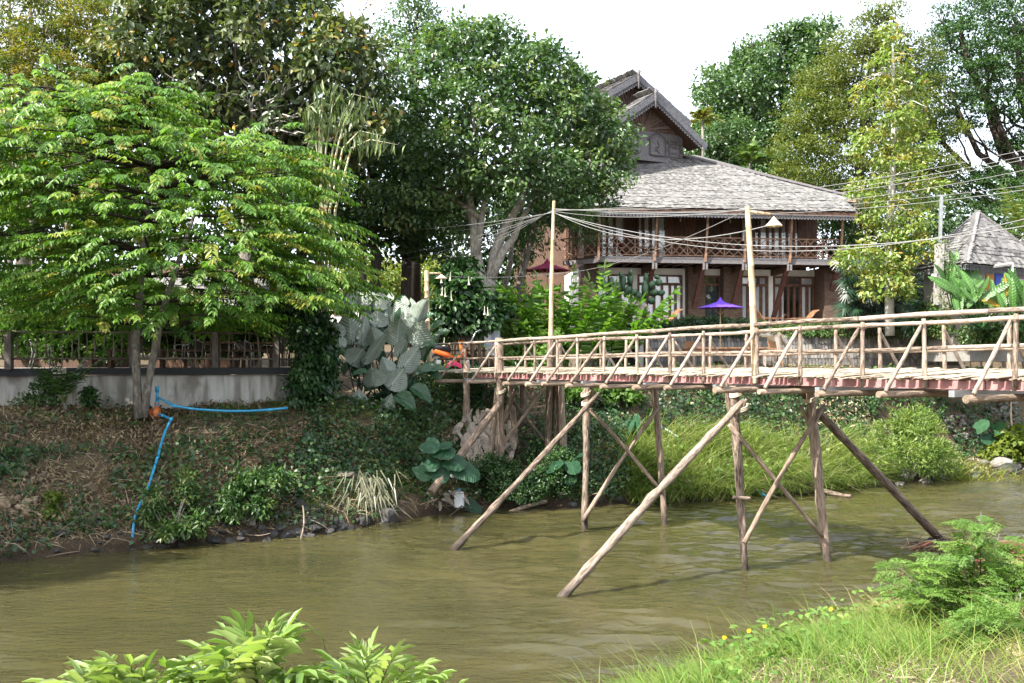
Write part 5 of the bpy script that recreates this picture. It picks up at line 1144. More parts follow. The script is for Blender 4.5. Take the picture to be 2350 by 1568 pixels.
# move the apex so that it stands over the middle of the eaves square
m = MB(); m.add([c0, cr, cbk, cl, ap], [(0, 1, 4), (1, 2, 4), (2, 3, 4), (3, 0, 4)]); hr_ = m.build('roof', M_darkwood, hut)
def hutface(a, c):
    mid = (a + c) / 2; up = (ap - mid).normalized(); Ls = (ap - mid).length; d = (c - a).normalized(); nr = d.cross(up).normalized()
    def fn(r):
        s = .19 * r / Ls
        if s > .985: return None
        return a.lerp(ap, s) + nr * .02 - up * .05, c.lerp(ap, s) + nr * .02 - up * .05, up, nr
    shingle_set(hr_, fn, int(Ls / .19) + 1, 148, wid=.19)
hutface(c0, cr); hutface(cl, c0)
for e in (c0, cl, cr): m = MB(); m.bar(e + Vector((0, 0, .06)), ap + Vector((0, 0, .08)), .2, .07); m.build('hip_cap', M_greywood, hut)
for a, c in ((cl, c0), (c0, cr)): lace(a + Vector((0, 0, -.05)), c + Vector((0, 0, -.05)), .2, .2, hut)
inn = .82; ctr = (cl + cr) / 2
wp = [ctr + (p - ctr) * inn for p in (cl, c0, cr, cbk)]
for k, (a, c) in enumerate(zip(wp, wp[1:] + wp[:1])):
    m = MB(); m.hexa([Vector((q.x, q.y, z)) for z in (4.2, ZE + .3) for q in (a, c, c.lerp(ctr, .03), a.lerp(ctr, .03))]); m.build('wall', flat('hut_grey_wall', (.2, .19, .175), .9) if k < 2 else M_teak, hut)
def hpan(a, c, f0, f1, z0, z1, mat, nm):
    d = (c - a); n_ = Vector((d.y, -d.x, 0)).normalized() * .04; p0, p1 = a + d * f0, a + d * f1; m = MB(); m.hexa([Vector((q.x, q.y, z)) for z in (z0, z1) for q in (p0 + n_, p1 + n_, p1, p0)]); return m.build(nm, mat, hut)
hpan(wp[1], wp[2], .2, .3, 6.1, 7.5, flat('orange_panel', (.34, .13, .02), .6), 'door_panel'); hpan(wp[1], wp[2], .32, .42, 6.1, 7.55, flat('blue_panel', (.03, .06, .36), .6), 'door_panel'); hpan(wp[1], wp[2], .46, .49, 5.2, 7.5, M_frame, 'window_frame'); hpan(wp[1], wp[2], .5, .8, 6.2, 7.4, M_glass, 'window_pane')
# small lean-to roof
m = MB(); m.prism([P(2284, 606, 36.2), P(2322, 600, 36.4), P(2322, 605, 35.6), P(2280, 611, 35.5)], (0, 0, -.06)); m.build('porch_roof', M_shingle, hut); m = MB(); m.bar(P(2322, 603, 35.7), P(2322, 660, 35.7), .08, .08, up=(1, 0, 0)); m.build('porch_post', M_lacewhite, hut)
# utility pole with creeper
up_ = thing('utility_pole', 'slim steel pole on a concrete stump wrapped with dry creeper', 'pole', P(2157, 700, 37.0))
m = MB(); m.bar(P(2157, 560, 37), P(2160, 449, 37), .1, .1, up=(1, 0, 0)); m.build('shaft', M_steel, up_); m = MB(); m.bar(P(2153, 700, 37), P(2156, 560, 37), .3, .24, up=(1, 0, 0)); m.build('stump', M_concrete, up_)
m = MB(); m.box(P(2143, 636, 36.8), (.14, .12, .26)); m.build('switch_box', M_grey, up_); m = MB(); m.bar(P(2152, 449, 37), P(2168, 449, 37), .06, .06); m.build('crossbar', M_steel, up_)

# ------------------------------------------------------------------ overhead cables
M_cab = flat('grey_cable', (.2, .2, .2), .6)
def cable(label, a, c, sag, r=.011):
    r *= .62
    a, c = Vector(a), Vector(c); pts = [a.lerp(c, t) - Vector((0, 0, sag * 4 * t * (1 - t))) for t in np.linspace(0, 1, 25)]
    m = MB(); m.tube(pts, r, 5); o = m.build('cable', M_cab, None, smooth=True); tag(o, label, 'cable', 'overhead cables'); return o
bt_ = P(1272, 487, f3.y + .25); at_ = P(1716, 480, yA)
for i, (px, py, Y, lb) in enumerate(((858, 531, 40, 'upper cable running left from the thin bamboo pole into the trees'), (880, 545, 44, 'second cable from the top left of the thin bamboo pole'), (850, 592, 42, 'third cable fanning left from the thin bamboo pole'), (868, 603, 43, 'fourth cable fanning left of the thin bamboo pole'), (905, 612, 45, 'fifth and lowest pair cable fanning left of the thin bamboo pole'), (930, 613, 41, 'steepest cable dropping left from the thin bamboo pole'))):
    cable(lb, P(px, py, Y), bt_ + Vector((0, 0, .02 * i)), .12 + .05 * i)
cable('short cable between the thin and the thick bamboo pole, upper strand', bt_ + Vector((0, 0, .03)), at_, .16); cable('short cable between the thin and the thick bamboo pole, lower strand', bt_, P(1790, 510, 19.5), .55, .016)
for i, (py0, py1, lb) in enumerate(((425, 334, 'topmost cable climbing right past the house roof'), (428, 348, 'second cable from the top climbing right past the roof'), (432, 355, 'third cable from the top climbing right past the roof'), (438, 380, 'fourth cable climbing right past the roof and the slim tree'))):
    cable(lb, bt_ + Vector((0, 0, .05 + .02 * i)), P(2460, py1 - 14, 24), .35 + .06 * i)
cable('cable reaching right over the utility pole top', P(1380, 487, 29), P(2450, 420, 26), .35, .014); cable('cable reaching right just under the utility pole top', P(1380, 489, 29), P(2450, 412, 26), .25)
cable('thick pale cable crossing low before the balcony to the right edge', bt_ + Vector((0, 0, -.02)), P(2450, 476, 22), 1.05, .016); cable('pale cable crossing before the balcony posts to the right edge', bt_ + Vector((0, 0, -.03)), P(2450, 500, 22), .8, .018)
cable('diagonal cable dropping from the thick pole top toward the house corner', at_, P(1230, 626, 38), .4); cable('cable from the short timber pole to the crimson parasol side', P(1000, 633, 31.6), P(1330, 622, 36), .12)

# ================================================================== TREES
L_bright = leafmat('bright_leaf', [(.034, .085, .012), (.064, .15, .02), (.105, .215, .03), (.165, .265, .045), (.26, .23, .04)], trans=.42, rough=.42, spec=.4)
L_dark = leafmat('dark_glossy_leaf', [(.02, .05, .018), (.037, .083, .029), (.064, .125, .042), (.105, .175, .058), (.19, .18, .05)], trans=.36, rough=.33, spec=.65)
L_teak = leafmat('large_dull_leaf', [(.022, .045, .02), (.05, .08, .034), (.095, .125, .05), (.16, .175, .06), (.34, .2, .04)], trans=.3, rough=.42, spec=.5)
L_olive = leafmat('olive_leaf', [(.025, .048, .008), (.058, .088, .013), (.098, .128, .02), (.14, .16, .028), (.2, .17, .03)], trans=.4, rough=.45)
L_yel = leafmat('yellow_green_leaf', [(.04, .07, .012), (.085, .13, .02), (.14, .185, .03), (.2, .22, .045), (.28, .15, .03)], trans=.4, rough=.4, spec=.45)
L_vine = leafmat('light_green_leaf', [(.05, .1, .018), (.095, .165, .03), (.15, .23, .048), (.21, .27, .075), (.3, .2, .04)], trans=.42, rough=.35, spec=.5)
L_feather = leafmat('feathery_leaf', [(.025, .055, .010), (.06, .1, .016), (.12, .14, .02), (.2, .17, .025), (.26, .16, .02)], trans=.45, rough=.5)
L_rain = leafmat('fine_dark_leaf', [(.012, .04, .010), (.025, .065, .016), (.045, .1, .022), (.07, .13, .03)], trans=.3, rough=.5, spec=.3)
L_hedge0 = leafmat('fresh_undergrowth_leaf', [(.02, .06, .012), (.045, .11, .02), (.085, .17, .03), (.14, .22, .04)], trans=.4)
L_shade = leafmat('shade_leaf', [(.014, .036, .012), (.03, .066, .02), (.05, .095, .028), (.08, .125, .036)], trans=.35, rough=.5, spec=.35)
M_bark = pm('grey_bark', [(.06, .052, .044), (.16, .14, .12), (.27, .25, .22)], scale=5, stretch=(3, 3, 1.2), rough=.95, bump=.7, bscale=14)
M_barkd = pm('dark_bark', [(.02, .016, .013), (.05, .04, .032), (.09, .075, .06)], scale=5, stretch=(3, 3, .8), rough=.95, bump=.7, bscale=14)
M_barkl = pm('pale_grey_bark', [(.14, .12, .10), (.3, .275, .24), (.42, .39, .35)], scale=5, stretch=(3, 3, 1.2), rough=.95, bump=.6, bscale=14)
M_barkp = pm('pale_twig_bark', [(.25, .23, .2), (.42, .4, .37), (.55, .53, .5)], scale=5, rough=.9)

def limb(mb, p0, p1, r0, r1, sag=0.0, n=8, seg=6, jig=.08):
    p0, p1 = Vector(p0), Vector(p1); L = (p1 - p0).length; pts = []; rr = []
    for i in range(seg + 1):
        t = i / seg; p = p0.lerp(p1, t); k = math.sin(math.pi * t)
        p += Vector((random.uniform(-1, 1), random.uniform(-1, 1), random.uniform(-.5, .5))) * jig * L * k * .5 + Vector((0, 0, sag * L * k)); pts.append(p); rr.append(r0 + (r1 - r0) * t)
    mb.tube(pts, rr, n); return pts
def tree(name, label, base, trunk_pts, tr, blobs, leafm, bark=M_bark, limbs=None, group=None, twigs=0, **kw):
    t = thing(name, label, 'tree', base, group)
    m = MB(); pts = [Vector(base) - Vector((0, 0, .4))] + [Vector(p) for p in trunk_pts]; m.tube(pts, list(np.linspace(tr[0], tr[1], len(pts))), 10); m.build('trunk', bark, t, smooth=True)
    for bl in blobs:
        m = MB(); c = P(*bl[:3]); o_ = Vector(trunk_pts[-1 if limbs is None else random.choice(limbs)]); q = limb(m, o_, c, tr[1] * .8, tr[1] * .25, -.05)
        for k in range(twigs):
            a = random.choice(q[2:]); e = c + Vector((random.uniform(-1, 1) * bl[3] * bl[2] / F, random.uniform(-1, 1) * bl[5], random.uniform(-.6, 1) * bl[4] * bl[2] / F)) * .85; limb(m, a, e, tr[1] * .28, .012, .04, n=5, seg=5, jig=.25)
        m.build('branch', bark, t, smooth=True)
    LV = Leaves(); crown(LV, blobs, **kw); LV.build('crown', leafm, t); return t

# -- big bright pinnate tree leaning over the left terrace
YL = 25.2
lt = thing('pinnate_tree', 'bright green tree with drooping rows of leaflets in layers over the left terrace', 'tree', P(325, 945, 25.4))
m = MB(); m.tube([P(318, 960, 25.35), P(313, 860, 25.4), P(312, 780, 25.6), P(318, 700, 26), P(330, 560, 26.4), P(345, 400, 26.6), P(330, 230, 26.6)], [.12, .11, .105, .10, .09, .07, .03], 10); m.build('trunk', M_bark, lt, smooth=True)
m = MB(); m.tube([P(330, 958, 25.4), P(340, 880, 25.4), P(358, 790, 25.5), P(372, 720, 25.8), P(410, 600, 26.2), P(450, 480, 26.4)], [.105, .10, .095, .09, .07, .04], 10); m.build('trunk', M_bark, lt, smooth=True)
LV = Leaves(); LS = Leaves(); br = MB()
tiers = [(390, 715, 260, 50), (420, 660, 390, 110), (430, 595, 405, 130), (420, 535, 400, 125), (380, 470, 400, 120), (330, 410, 400, 115), (280, 350, 390, 110), (190, 300, 340, 100), (110, 258, 270, 80), (50, 225, 190, 50), (300, 250, 120, 34), (330, 210, 60, 20), (590, 345, 130, 40), (660, 400, 90, 26), (-80, 540, 260, 60), (-80, 430, 280, 60), (-60, 340, 260, 60)]
for cx_, cy_, R, n in tiers:
    c = np.array(P(cx_, cy_, 26.3)); Rm = R / F * 26.3; n = int(n * 1.9)
    rad = Rm * np.sqrt(rng.uniform(.05, 1, n)); az = rng.uniform(0, 2 * math.pi, n)
    ry = min(1.0, 3.6 / Rm) if Rm > 3.6 else 1.0
    o = np.stack([c[0] + rad * np.cos(az), c[1] + rad * np.sin(az) * ry, c[2] - .05 * rad ** 2 * .55 + rng.normal(size=n) * .07 + np.where(rng.random(n) < .3, rng.uniform(-.6, .6, n), 0) + (vnoise(az * 3, rad, .8, int(R)) - .5) * .4], 1)
    d = np.stack([np.cos(az), np.sin(az), .12 + 0 * az], 1) + rng.normal(size=(n, 3)) * np.array([.4, .4, .08])
    L = rng.uniform(.7, 1.35, n); tn = np.clip(.5 + rng.normal(size=n) * .22, 0, .95); tn = np.where(rng.random(n) < .02, 1, tn); dr = rng.uniform(.18, .5, n)
    sprays(LV, o, d, L, 9, rng.uniform(.18, .27, n), .088, dr, tn, tpl='o', spread=.75, hang=.45, fwd=.55); stalks(LS, o, d, L, dr, .014, .3)
    for k in range(9):
        a = 2 * math.pi * k / 9 + random.random(); e = Vector((c[0] + Rm * .8 * math.cos(a), c[1] + Rm * .8 * ry * math.sin(a), c[2] - .02 * Rm * Rm)); limb(br, P(345, cy_ + 40, 26.4), e, .04, .012, .05, n=5, jig=.12)
# upright leading shoots
for px, py, h in ((325, 300, 1.5), (255, 330, 1.0), (420, 330, 1.1), (560, 380, 1.0), (150, 300, .9), (650, 400, .8)):
    n = 16; o = np.array(P(px, py, 26)) + np.stack([rng.normal(size=n) * .06, rng.normal(size=n) * .06, np.linspace(.2, h, n)], 1); a = rng.uniform(0, 6.28, n)
    sprays(LV, o, np.stack([np.cos(a), np.sin(a), .35 + 0 * a], 1), np.linspace(.75, .35, n), 6, .2, .075, .35, .75, tpl='d', spread=.75, hang=.3); limb(br, P(px, py + 60, 26), P(px, py, 26) + Vector((0, 0, h)), .03, .01, 0, n=5)
LV.build('crown', L_bright, lt); LS.build('stalks', L_bright, lt); br.build('branch', M_barkd, lt, smooth=True)

# -- feathery yellowing tree in the upper left corner
tree('feathery_tree', 'tall airy tree with yellowing feathery leaves in the upper left corner', P(60, 800, 36), [P(50, 500, 36), P(35, 250, 36), P(30, 60, 36)], (.3, .12),
     [(30, 60, 36, 120, 80, 2), (140, 150, 35, 130, 90, 2), (220, 60, 36, 90, 80, 2), (60, 200, 35, 120, 60, 2), (200, 230, 35, 110, 70, 2), (-60, 120, 36, 100, 120, 2), (120, 10, 36, 110, 60, 2), (40, 130, 36.5, 110, 90, 2), (150, 60, 37, 110, 80, 2)], L_feather, M_bark, limbs=[0, 1, 2], twigs=4,
     cr=.55, dens=1.05, per=80, ll=.15, lw=.05, fill=.12, tint0=.5, tvar=.55, flatz=.35, droop=.15)
m = MB()
ft = thing('slim_tree', 'slim grey trunks against the sky at the far left edge behind the feathery leaves', 'tree', P(95, 800, 38))
for px, x2 in ((75, 68), (155, 160), (25, 20)): m = MB(); limb(m, P(px, 820, 38), P(x2, -40, 38), .14, .06, 0, n=7, jig=.02); m.build('trunk', M_bark, ft, smooth=True)
LV = Leaves(); crown(LV, [(70, -20, 38, 120, 50, 1.5), (20, 330, 38, 70, 60, 1.4)], cr=.5, dens=.5, per=50, ll=.13, lw=.04, fill=.1, tint0=.6, tvar=.5); LV.build('crown', L_feather, ft)
# -- teak with big yellowing leaves
tree('teak_tree', 'broad tree with large dull leaves turning yellow behind the bright tree', P(560, 820, 34), [P(565, 600, 34), P(575, 430, 34), P(600, 290, 34)], (.34, .18),
     [(420, 90, 34, 170, 130, 2.4), (610, 70, 33.5, 170, 130, 2.2), (760, 150, 33, 120, 110, 2), (800, 290, 33, 90, 100, 1.8), (660, 240, 33.5, 130, 90, 1.8), (480, 240, 34.5, 170, 110, 2), (330, 170, 35, 130, 130, 2), (520, -10, 34, 240, 70, 2), (700, 350, 34, 120, 80, 1.6), (560, 330, 35, 150, 90, 1.8)], L_teak, M_bark, limbs=[1, 2], twigs=7,
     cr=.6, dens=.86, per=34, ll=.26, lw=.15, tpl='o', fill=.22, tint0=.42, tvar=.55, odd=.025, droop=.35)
m = MB()
tt = bpy.data.objects['teak_tree']
for _ in range(26):
    a = P(random.uniform(480, 720), random.uniform(100, 330), 32.2); limb(m, P(600, 300, 33.6).lerp(a, .25), a, .035, .01, .03, n=5, jig=.35)
m.build('bare_branch', M_barkp, tt, smooth=True)
# -- dark trees filling the depth between
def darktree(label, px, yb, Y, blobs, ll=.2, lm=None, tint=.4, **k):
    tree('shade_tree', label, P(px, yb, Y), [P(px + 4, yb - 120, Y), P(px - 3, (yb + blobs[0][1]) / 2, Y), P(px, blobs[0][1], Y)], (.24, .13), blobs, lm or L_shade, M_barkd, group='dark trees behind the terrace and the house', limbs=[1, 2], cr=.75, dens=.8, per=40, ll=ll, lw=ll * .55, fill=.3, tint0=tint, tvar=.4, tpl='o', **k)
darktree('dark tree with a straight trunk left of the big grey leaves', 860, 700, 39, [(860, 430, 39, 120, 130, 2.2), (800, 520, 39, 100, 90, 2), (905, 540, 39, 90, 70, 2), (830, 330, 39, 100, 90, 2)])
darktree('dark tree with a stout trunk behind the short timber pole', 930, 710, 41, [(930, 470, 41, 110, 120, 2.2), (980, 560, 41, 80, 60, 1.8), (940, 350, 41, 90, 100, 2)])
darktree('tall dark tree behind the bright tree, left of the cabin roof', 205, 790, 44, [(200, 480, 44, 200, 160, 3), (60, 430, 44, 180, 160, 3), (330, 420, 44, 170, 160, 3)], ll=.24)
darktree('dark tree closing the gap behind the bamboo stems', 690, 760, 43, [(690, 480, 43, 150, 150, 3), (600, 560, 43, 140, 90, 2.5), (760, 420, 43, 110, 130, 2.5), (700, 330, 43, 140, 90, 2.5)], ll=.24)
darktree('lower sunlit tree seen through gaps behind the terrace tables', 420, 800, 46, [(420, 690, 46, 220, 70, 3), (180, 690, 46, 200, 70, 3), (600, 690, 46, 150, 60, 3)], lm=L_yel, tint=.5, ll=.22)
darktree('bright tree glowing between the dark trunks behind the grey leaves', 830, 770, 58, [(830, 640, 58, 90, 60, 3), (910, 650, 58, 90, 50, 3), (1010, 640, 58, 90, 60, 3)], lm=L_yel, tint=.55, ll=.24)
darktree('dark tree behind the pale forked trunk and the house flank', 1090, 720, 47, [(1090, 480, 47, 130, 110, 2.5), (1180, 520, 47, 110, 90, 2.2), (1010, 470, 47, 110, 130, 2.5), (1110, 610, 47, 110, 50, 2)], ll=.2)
# tall tree poking above, and a thin twiggy one
tree('tall_tree', 'tree top rising above the round glossy crown against the sky', P(950, 780, 52), [P(950, 400, 52), P(950, 120, 52)], (.4, .2), [(950, 60, 52, 65, 60, 2.5), (960, 5, 52, 50, 40, 2), (900, 110, 52, 60, 50, 2), (1000, 110, 52, 60, 50, 2)], L_dark, M_barkd, twigs=4, cr=.7, dens=.7, per=45, ll=.2, lw=.1, fill=.15, tint0=.45)
tree('twiggy_tree', 'nearly bare twiggy tree with few orange leaves against the sky', P(835, 780, 40), [P(832, 400, 40), P(828, 130, 40), P(825, 60, 40)], (.16, .05), [(815, 50, 40, 55, 60, 1.2), (850, 90, 40, 45, 50, 1.2), (800, 120, 40, 40, 40, 1)], L_teak, M_bark, twigs=12, cr=.5, dens=.22, per=12, ll=.2, lw=.12, tpl='o', fill=0, tint0=.55, tvar=.6, odd=.08)
# -- the round glossy tree in the middle, on several pale stems
YC = 37.0
ctree = thing('glossy_tree', 'round dense tree with glossy dark leaves on several pale stems in the middle', 'tree', P(1115, 760, YC))
for pts, rr in (([(1112, 760), (1107, 660), (1092, 580), (1088, 520), (1076, 450), (1080, 380)], .26), ([(1118, 762), (1125, 650), (1135, 580), (1160, 520), (1192, 470), (1215, 400)], .24), ([(1092, 585), (1103, 520), (1112, 460), (1125, 380)], .15), ([(1092, 560), (1080, 505), (1062, 470)], .13), ([(1128, 640), (1155, 575), (1180, 545), (1198, 500), (1240, 440)], .17), ([(1100, 500), (1060, 470), (1010, 440), (960, 440)], .1)):
    m = MB(); m.tube([P(x, y, YC + random.uniform(-.2, .2)) for x, y in pts], list(np.linspace(rr, rr * .45, len(pts))), 10); m.build('trunk', M_barkl, ctree, smooth=True)
cb_ = [(1090, 170, YC, 190, 100, 3), (1230, 200, YC, 120, 90, 2.6), (960, 230, YC - .3, 110, 80, 2.4), (1100, 290, YC - .8, 200, 120, 3), (1275, 265, YC, 105, 105, 2.6), (1362, 325, YC + .6, 90, 92, 2.2), (1328, 410, YC, 108, 85, 2.2), (1200, 390, YC - .8, 150, 90, 2.6), (1010, 370, YC - .6, 130, 90, 2.4), (930, 330, YC, 80, 80, 2), (960, 440, YC - .2, 110, 70, 2), (1110, 425, YC - .6, 110, 40, 2), (1280, 450, YC - .2, 100, 60, 2), (900, 480, YC + .3, 60, 50, 1.5), (1090, 110, YC, 110, 60, 2), (990, 500, YC + .4, 90, 45, 1.6)]
m = MB()
for bl in cb_:
    for k in range(3):
        e = P(bl[0] + random.uniform(-.7, .7) * bl[3], bl[1] + random.uniform(-.6, .6) * bl[4], bl[2] + random.uniform(-.8, .8)); limb(m, P(random.choice((1082, 1120, 1205)), 420, YC), e, .06, .015, .04, n=5, jig=.15)
m.build('branch', M_bark, ctree, smooth=True)
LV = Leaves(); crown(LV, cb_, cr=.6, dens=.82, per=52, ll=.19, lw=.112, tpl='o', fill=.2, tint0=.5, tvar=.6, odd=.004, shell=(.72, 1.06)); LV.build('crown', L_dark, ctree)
# -- low leafy skirt hanging beside the house
tree('drooping_tree', 'dark tree with drooping foliage hanging before the red house flank', P(1180, 730, 42), [P(1195, 640, 42), P(1215, 560, 42), P(1235, 500, 42)], (.17, .1), [(1240, 480, 42, 90, 60, 1.6), (1310, 490, 42, 60, 50, 1.4), (1350, 520, 43.5, 28, 50, .6), (1180, 510, 42, 60, 50, 1.4), (1200, 560, 42.5, 40, 40, 1)], L_shade, M_bark, cr=.5, dens=.75, per=40, ll=.2, lw=.06, fill=.2, tint0=.5, droop=.7)
m = MB(); m.tube([P(1140, 740, 41), P(1158, 660, 41), P(1172, 600, 41), P(1178, 520, 41)], [.14, .12, .11, .08], 9); m.build('trunk', M_bark, bpy.data.objects['drooping_tree'], smooth=True)

# -- right hand trees
tree('broad_tree', 'broad dark grey-green tree with shiny leaves right of the house gable', P(1760, 760, 70), [P(1765, 500, 70), P(1765, 350, 70)], (.5, .3), [(1770, 180, 70, 100, 90, 4), (1860, 130, 70, 70, 80, 3.5), (1690, 220, 69, 90, 90, 4), (1640, 280, 69, 60, 60, 3), (1790, 290, 69, 130, 100, 4), (1800, 100, 70, 50, 40, 3), (1700, 150, 70, 50, 40, 3), (1880, 220, 70, 60, 90, 3), (1640, 350, 68, 70, 50, 2.6), (1720, 370, 68, 100, 60, 3)], L_dark, M_bark, limbs=[0, 1], twigs=3, cr=1.0, dens=1.0, per=60, ll=.3, lw=.17, tpl='o', fill=.25, tint0=.48, tvar=.4)
tree('olive_tree', 'conical olive yellow tree with tiered branches behind the roof end', P(1960, 740, 58), [P(1965, 480, 58), P(1985, 250, 58), P(2010, 60, 58)], (.42, .1),
     [(2020, 40, 58, 60, 35, 1.6), (1990, 110, 58, 110, 45, 2.2), (2080, 130, 58, 80, 40, 2), (1930, 180, 58, 100, 50, 2.4), (2050, 210, 58, 130, 50, 2.4), (1890, 260, 58, 110, 50, 2.6), (2010, 290, 58, 120, 50, 2.6), (2110, 300, 58, 90, 45, 2.2), (1860, 340, 58, 100, 50, 2.6), (1980, 370, 58, 130, 50, 2.8), (2100, 380, 58, 110, 45, 2.4), (1880, 410, 58, 110, 45, 2.6), (2000, 450, 58, 130, 50, 2.6), (2110, 450, 58, 90, 40, 2)], L_olive, M_barkd, limbs=[0, 1, 2], twigs=3, cr=.7, dens=1.0, per=60, ll=.17, lw=.08, fill=.25, tint0=.5, tvar=.4, flatz=.35, droop=.1)
m = MB(); limb(m, P(1962, 620, 56), P(1970, 440, 56.5), .36, .3, 0, n=9, jig=.03); m.build('trunk', M_bark, bpy.data.objects['olive_tree'], smooth=True)
vt = thing('slim_vine_tree', 'slim pale straight tree covered with light yellow-green leaves from foot to top', 'tree', P(2042, 760, 39))
m = MB(); m.tube([P(2042, 770, 39), P(2040, 640, 39), P(2043, 500, 39), P(2050, 350, 39), P(2051, 200, 39), P(2048, 100, 39)], [.19, .17, .15, .11, .08, .03], 9); m.build('trunk', M_barkp, vt, smooth=True)
m = MB()
for k in range(44):
    y = random.uniform(110, 620); s = random.choice((-1, 1)); l = random.uniform(30, 90) * (.5 + .5 * min(1, (y - 60) / 200)); a = P(2048, y, 39); c = P(2048 + s * l, y + random.uniform(-20, 25), 39 + random.uniform(-1, 1)); limb(m, a, c, .028, .01, .1, n=5, jig=.3)
m.build('branch', M_barkp, vt, smooth=True)
LV = Leaves(); vb = [(2050, 85, 39, 30, 35, .6), (2046, 150, 39, 50, 40, .8), (2010, 220, 39, 50, 45, .8), (2085, 220, 39, 45, 40, .8), (2040, 280, 39, 70, 45, 1), (1995, 340, 39, 50, 40, .8), (2090, 330, 39, 60, 45, .9), (2040, 390, 39, 80, 45, 1), (1990, 440, 39, 40, 35, .8), (2090, 440, 39, 70, 45, 1), (2040, 480, 39, 70, 40, 1), (2085, 520, 39, 60, 45, 1), (2020, 540, 39, 40, 35, .8), (2100, 580, 38.6, 60, 45, 1), (2030, 600, 38.8, 80, 45, 1), (1985, 590, 38.6, 60, 30, .8), (2050, 650, 38.4, 50, 40, .9), (2020, 660, 38.4, 40, 30, .8)]
crown(LV, vb, cr=.36, dens=.62, per=24, ll=.2, lw=.1, tpl='o', fill=.04, tint0=.68, tvar=.45, odd=.02, droop=.35); LV.build('crown', L_vine, vt)
rt = thing('rain_tree', 'huge spreading tree with dark arching branches at the right edge', 'tree', P(2480, 760, 62))
m = MB(); m.tube([P(2480, 780, 62), P(2460, 600, 62), P(2420, 480, 62)], [.9, .8, .7], 12); m.build('trunk', M_barkd, rt, smooth=True)
LV = Leaves(); rb = [(2330, 60, 62, 160, 70, 5), (2220, 120, 62, 110, 60, 4), (2330, 160, 61, 130, 60, 4), (2400, 110, 62, 120, 90, 5), (2180, 210, 62, 110, 60, 3.6), (2280, 250, 61, 110, 50, 3), (2140, 300, 62, 80, 50, 3), (2330, 330, 62, 60, 30, 2.4), (2200, 60, 62, 70, 50, 3), (2400, 20, 62, 160, 60, 4), (2120, 400, 60, 80, 45, 2.4), (2240, 440, 60, 120, 50, 2.4), (2340, 430, 60, 90, 40, 2.4), (2290, 400, 61, 40, 30, 2)]
m = MB()
for k, bl in enumerate(rb):
    q = limb(m, P(2420, 480 - 10 * (k % 4), 62), P(*bl[:3]), .34, .1, -.14, n=7, jig=.1)
    for j in range(5): limb(m, random.choice(q[2:]), P(bl[0] + random.uniform(-1, 1) * bl[3], bl[1] + random.uniform(-.8, .5) * bl[4], 62 + random.uniform(-2, 2)), .1, .03, -.05, n=5, jig=.2)
m.build('branch', M_barkd, rt, smooth=True)
crown(LV, rb, cr=.9, dens=1.0, per=75, ll=.2, lw=.09, fill=.15, tint0=.5, tvar=.4, flatz=.35, droop=.1); LV.build('crown', L_rain, rt)
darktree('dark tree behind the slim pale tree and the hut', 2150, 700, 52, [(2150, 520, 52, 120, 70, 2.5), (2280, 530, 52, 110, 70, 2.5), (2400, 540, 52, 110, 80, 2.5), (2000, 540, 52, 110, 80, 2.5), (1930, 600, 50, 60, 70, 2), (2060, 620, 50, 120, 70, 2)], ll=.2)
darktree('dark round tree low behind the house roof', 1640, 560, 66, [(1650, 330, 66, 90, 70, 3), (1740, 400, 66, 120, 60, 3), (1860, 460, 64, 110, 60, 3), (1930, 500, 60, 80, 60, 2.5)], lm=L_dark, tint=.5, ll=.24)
# distant wood that closes the view behind everything, one mass
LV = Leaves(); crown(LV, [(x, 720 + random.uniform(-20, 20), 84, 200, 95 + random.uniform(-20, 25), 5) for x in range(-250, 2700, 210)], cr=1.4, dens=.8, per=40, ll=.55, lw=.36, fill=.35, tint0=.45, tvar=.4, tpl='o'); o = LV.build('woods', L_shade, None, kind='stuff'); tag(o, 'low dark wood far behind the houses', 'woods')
# trees of the same bank farther left: their shade lies over the bank
for k, (x, y, z, r) in enumerate(((-17.0, 15.8, 8.8, 3.0), (-21, 12, 9.5, 3.4), (-17.5, 20.5, 9.5, 3.2), (-14.6, 19.8, 8.4, 2.4))):
    g0 = float(ground(x, y)); Yq = y; pxq = x / Yq * F + CX; pyq = HY - (z - EYE) / Yq * F
    tree('bank_tree', ['leafy tree on the left bank just outside the picture, nearest the bend', 'second leafy bank tree outside the picture on the left', 'bank tree behind the bend outside the picture on the left', 'slim bank tree beside the terrace corner outside the picture', 'tall bank tree farthest to the left', 'tall bank tree behind the others on the left'][k], Vector((x, y, max(g0, -.3))), [Vector((x + .2, y, 3.5)), Vector((x, y, z - r * .3))], (.22, .14), [(pxq, pyq, Yq, r / Yq * F, r * .8 / Yq * F, r), (pxq + 60, pyq + .5 * r / Yq * F, Yq + .5, .7 * r / Yq * F, r * .6 / Yq * F, r * .8)], L_bright, M_bark, group='bank trees left of the picture', cr=.7, dens=1.0, per=50, ll=.26, lw=.12, fill=.3, tint0=.4)

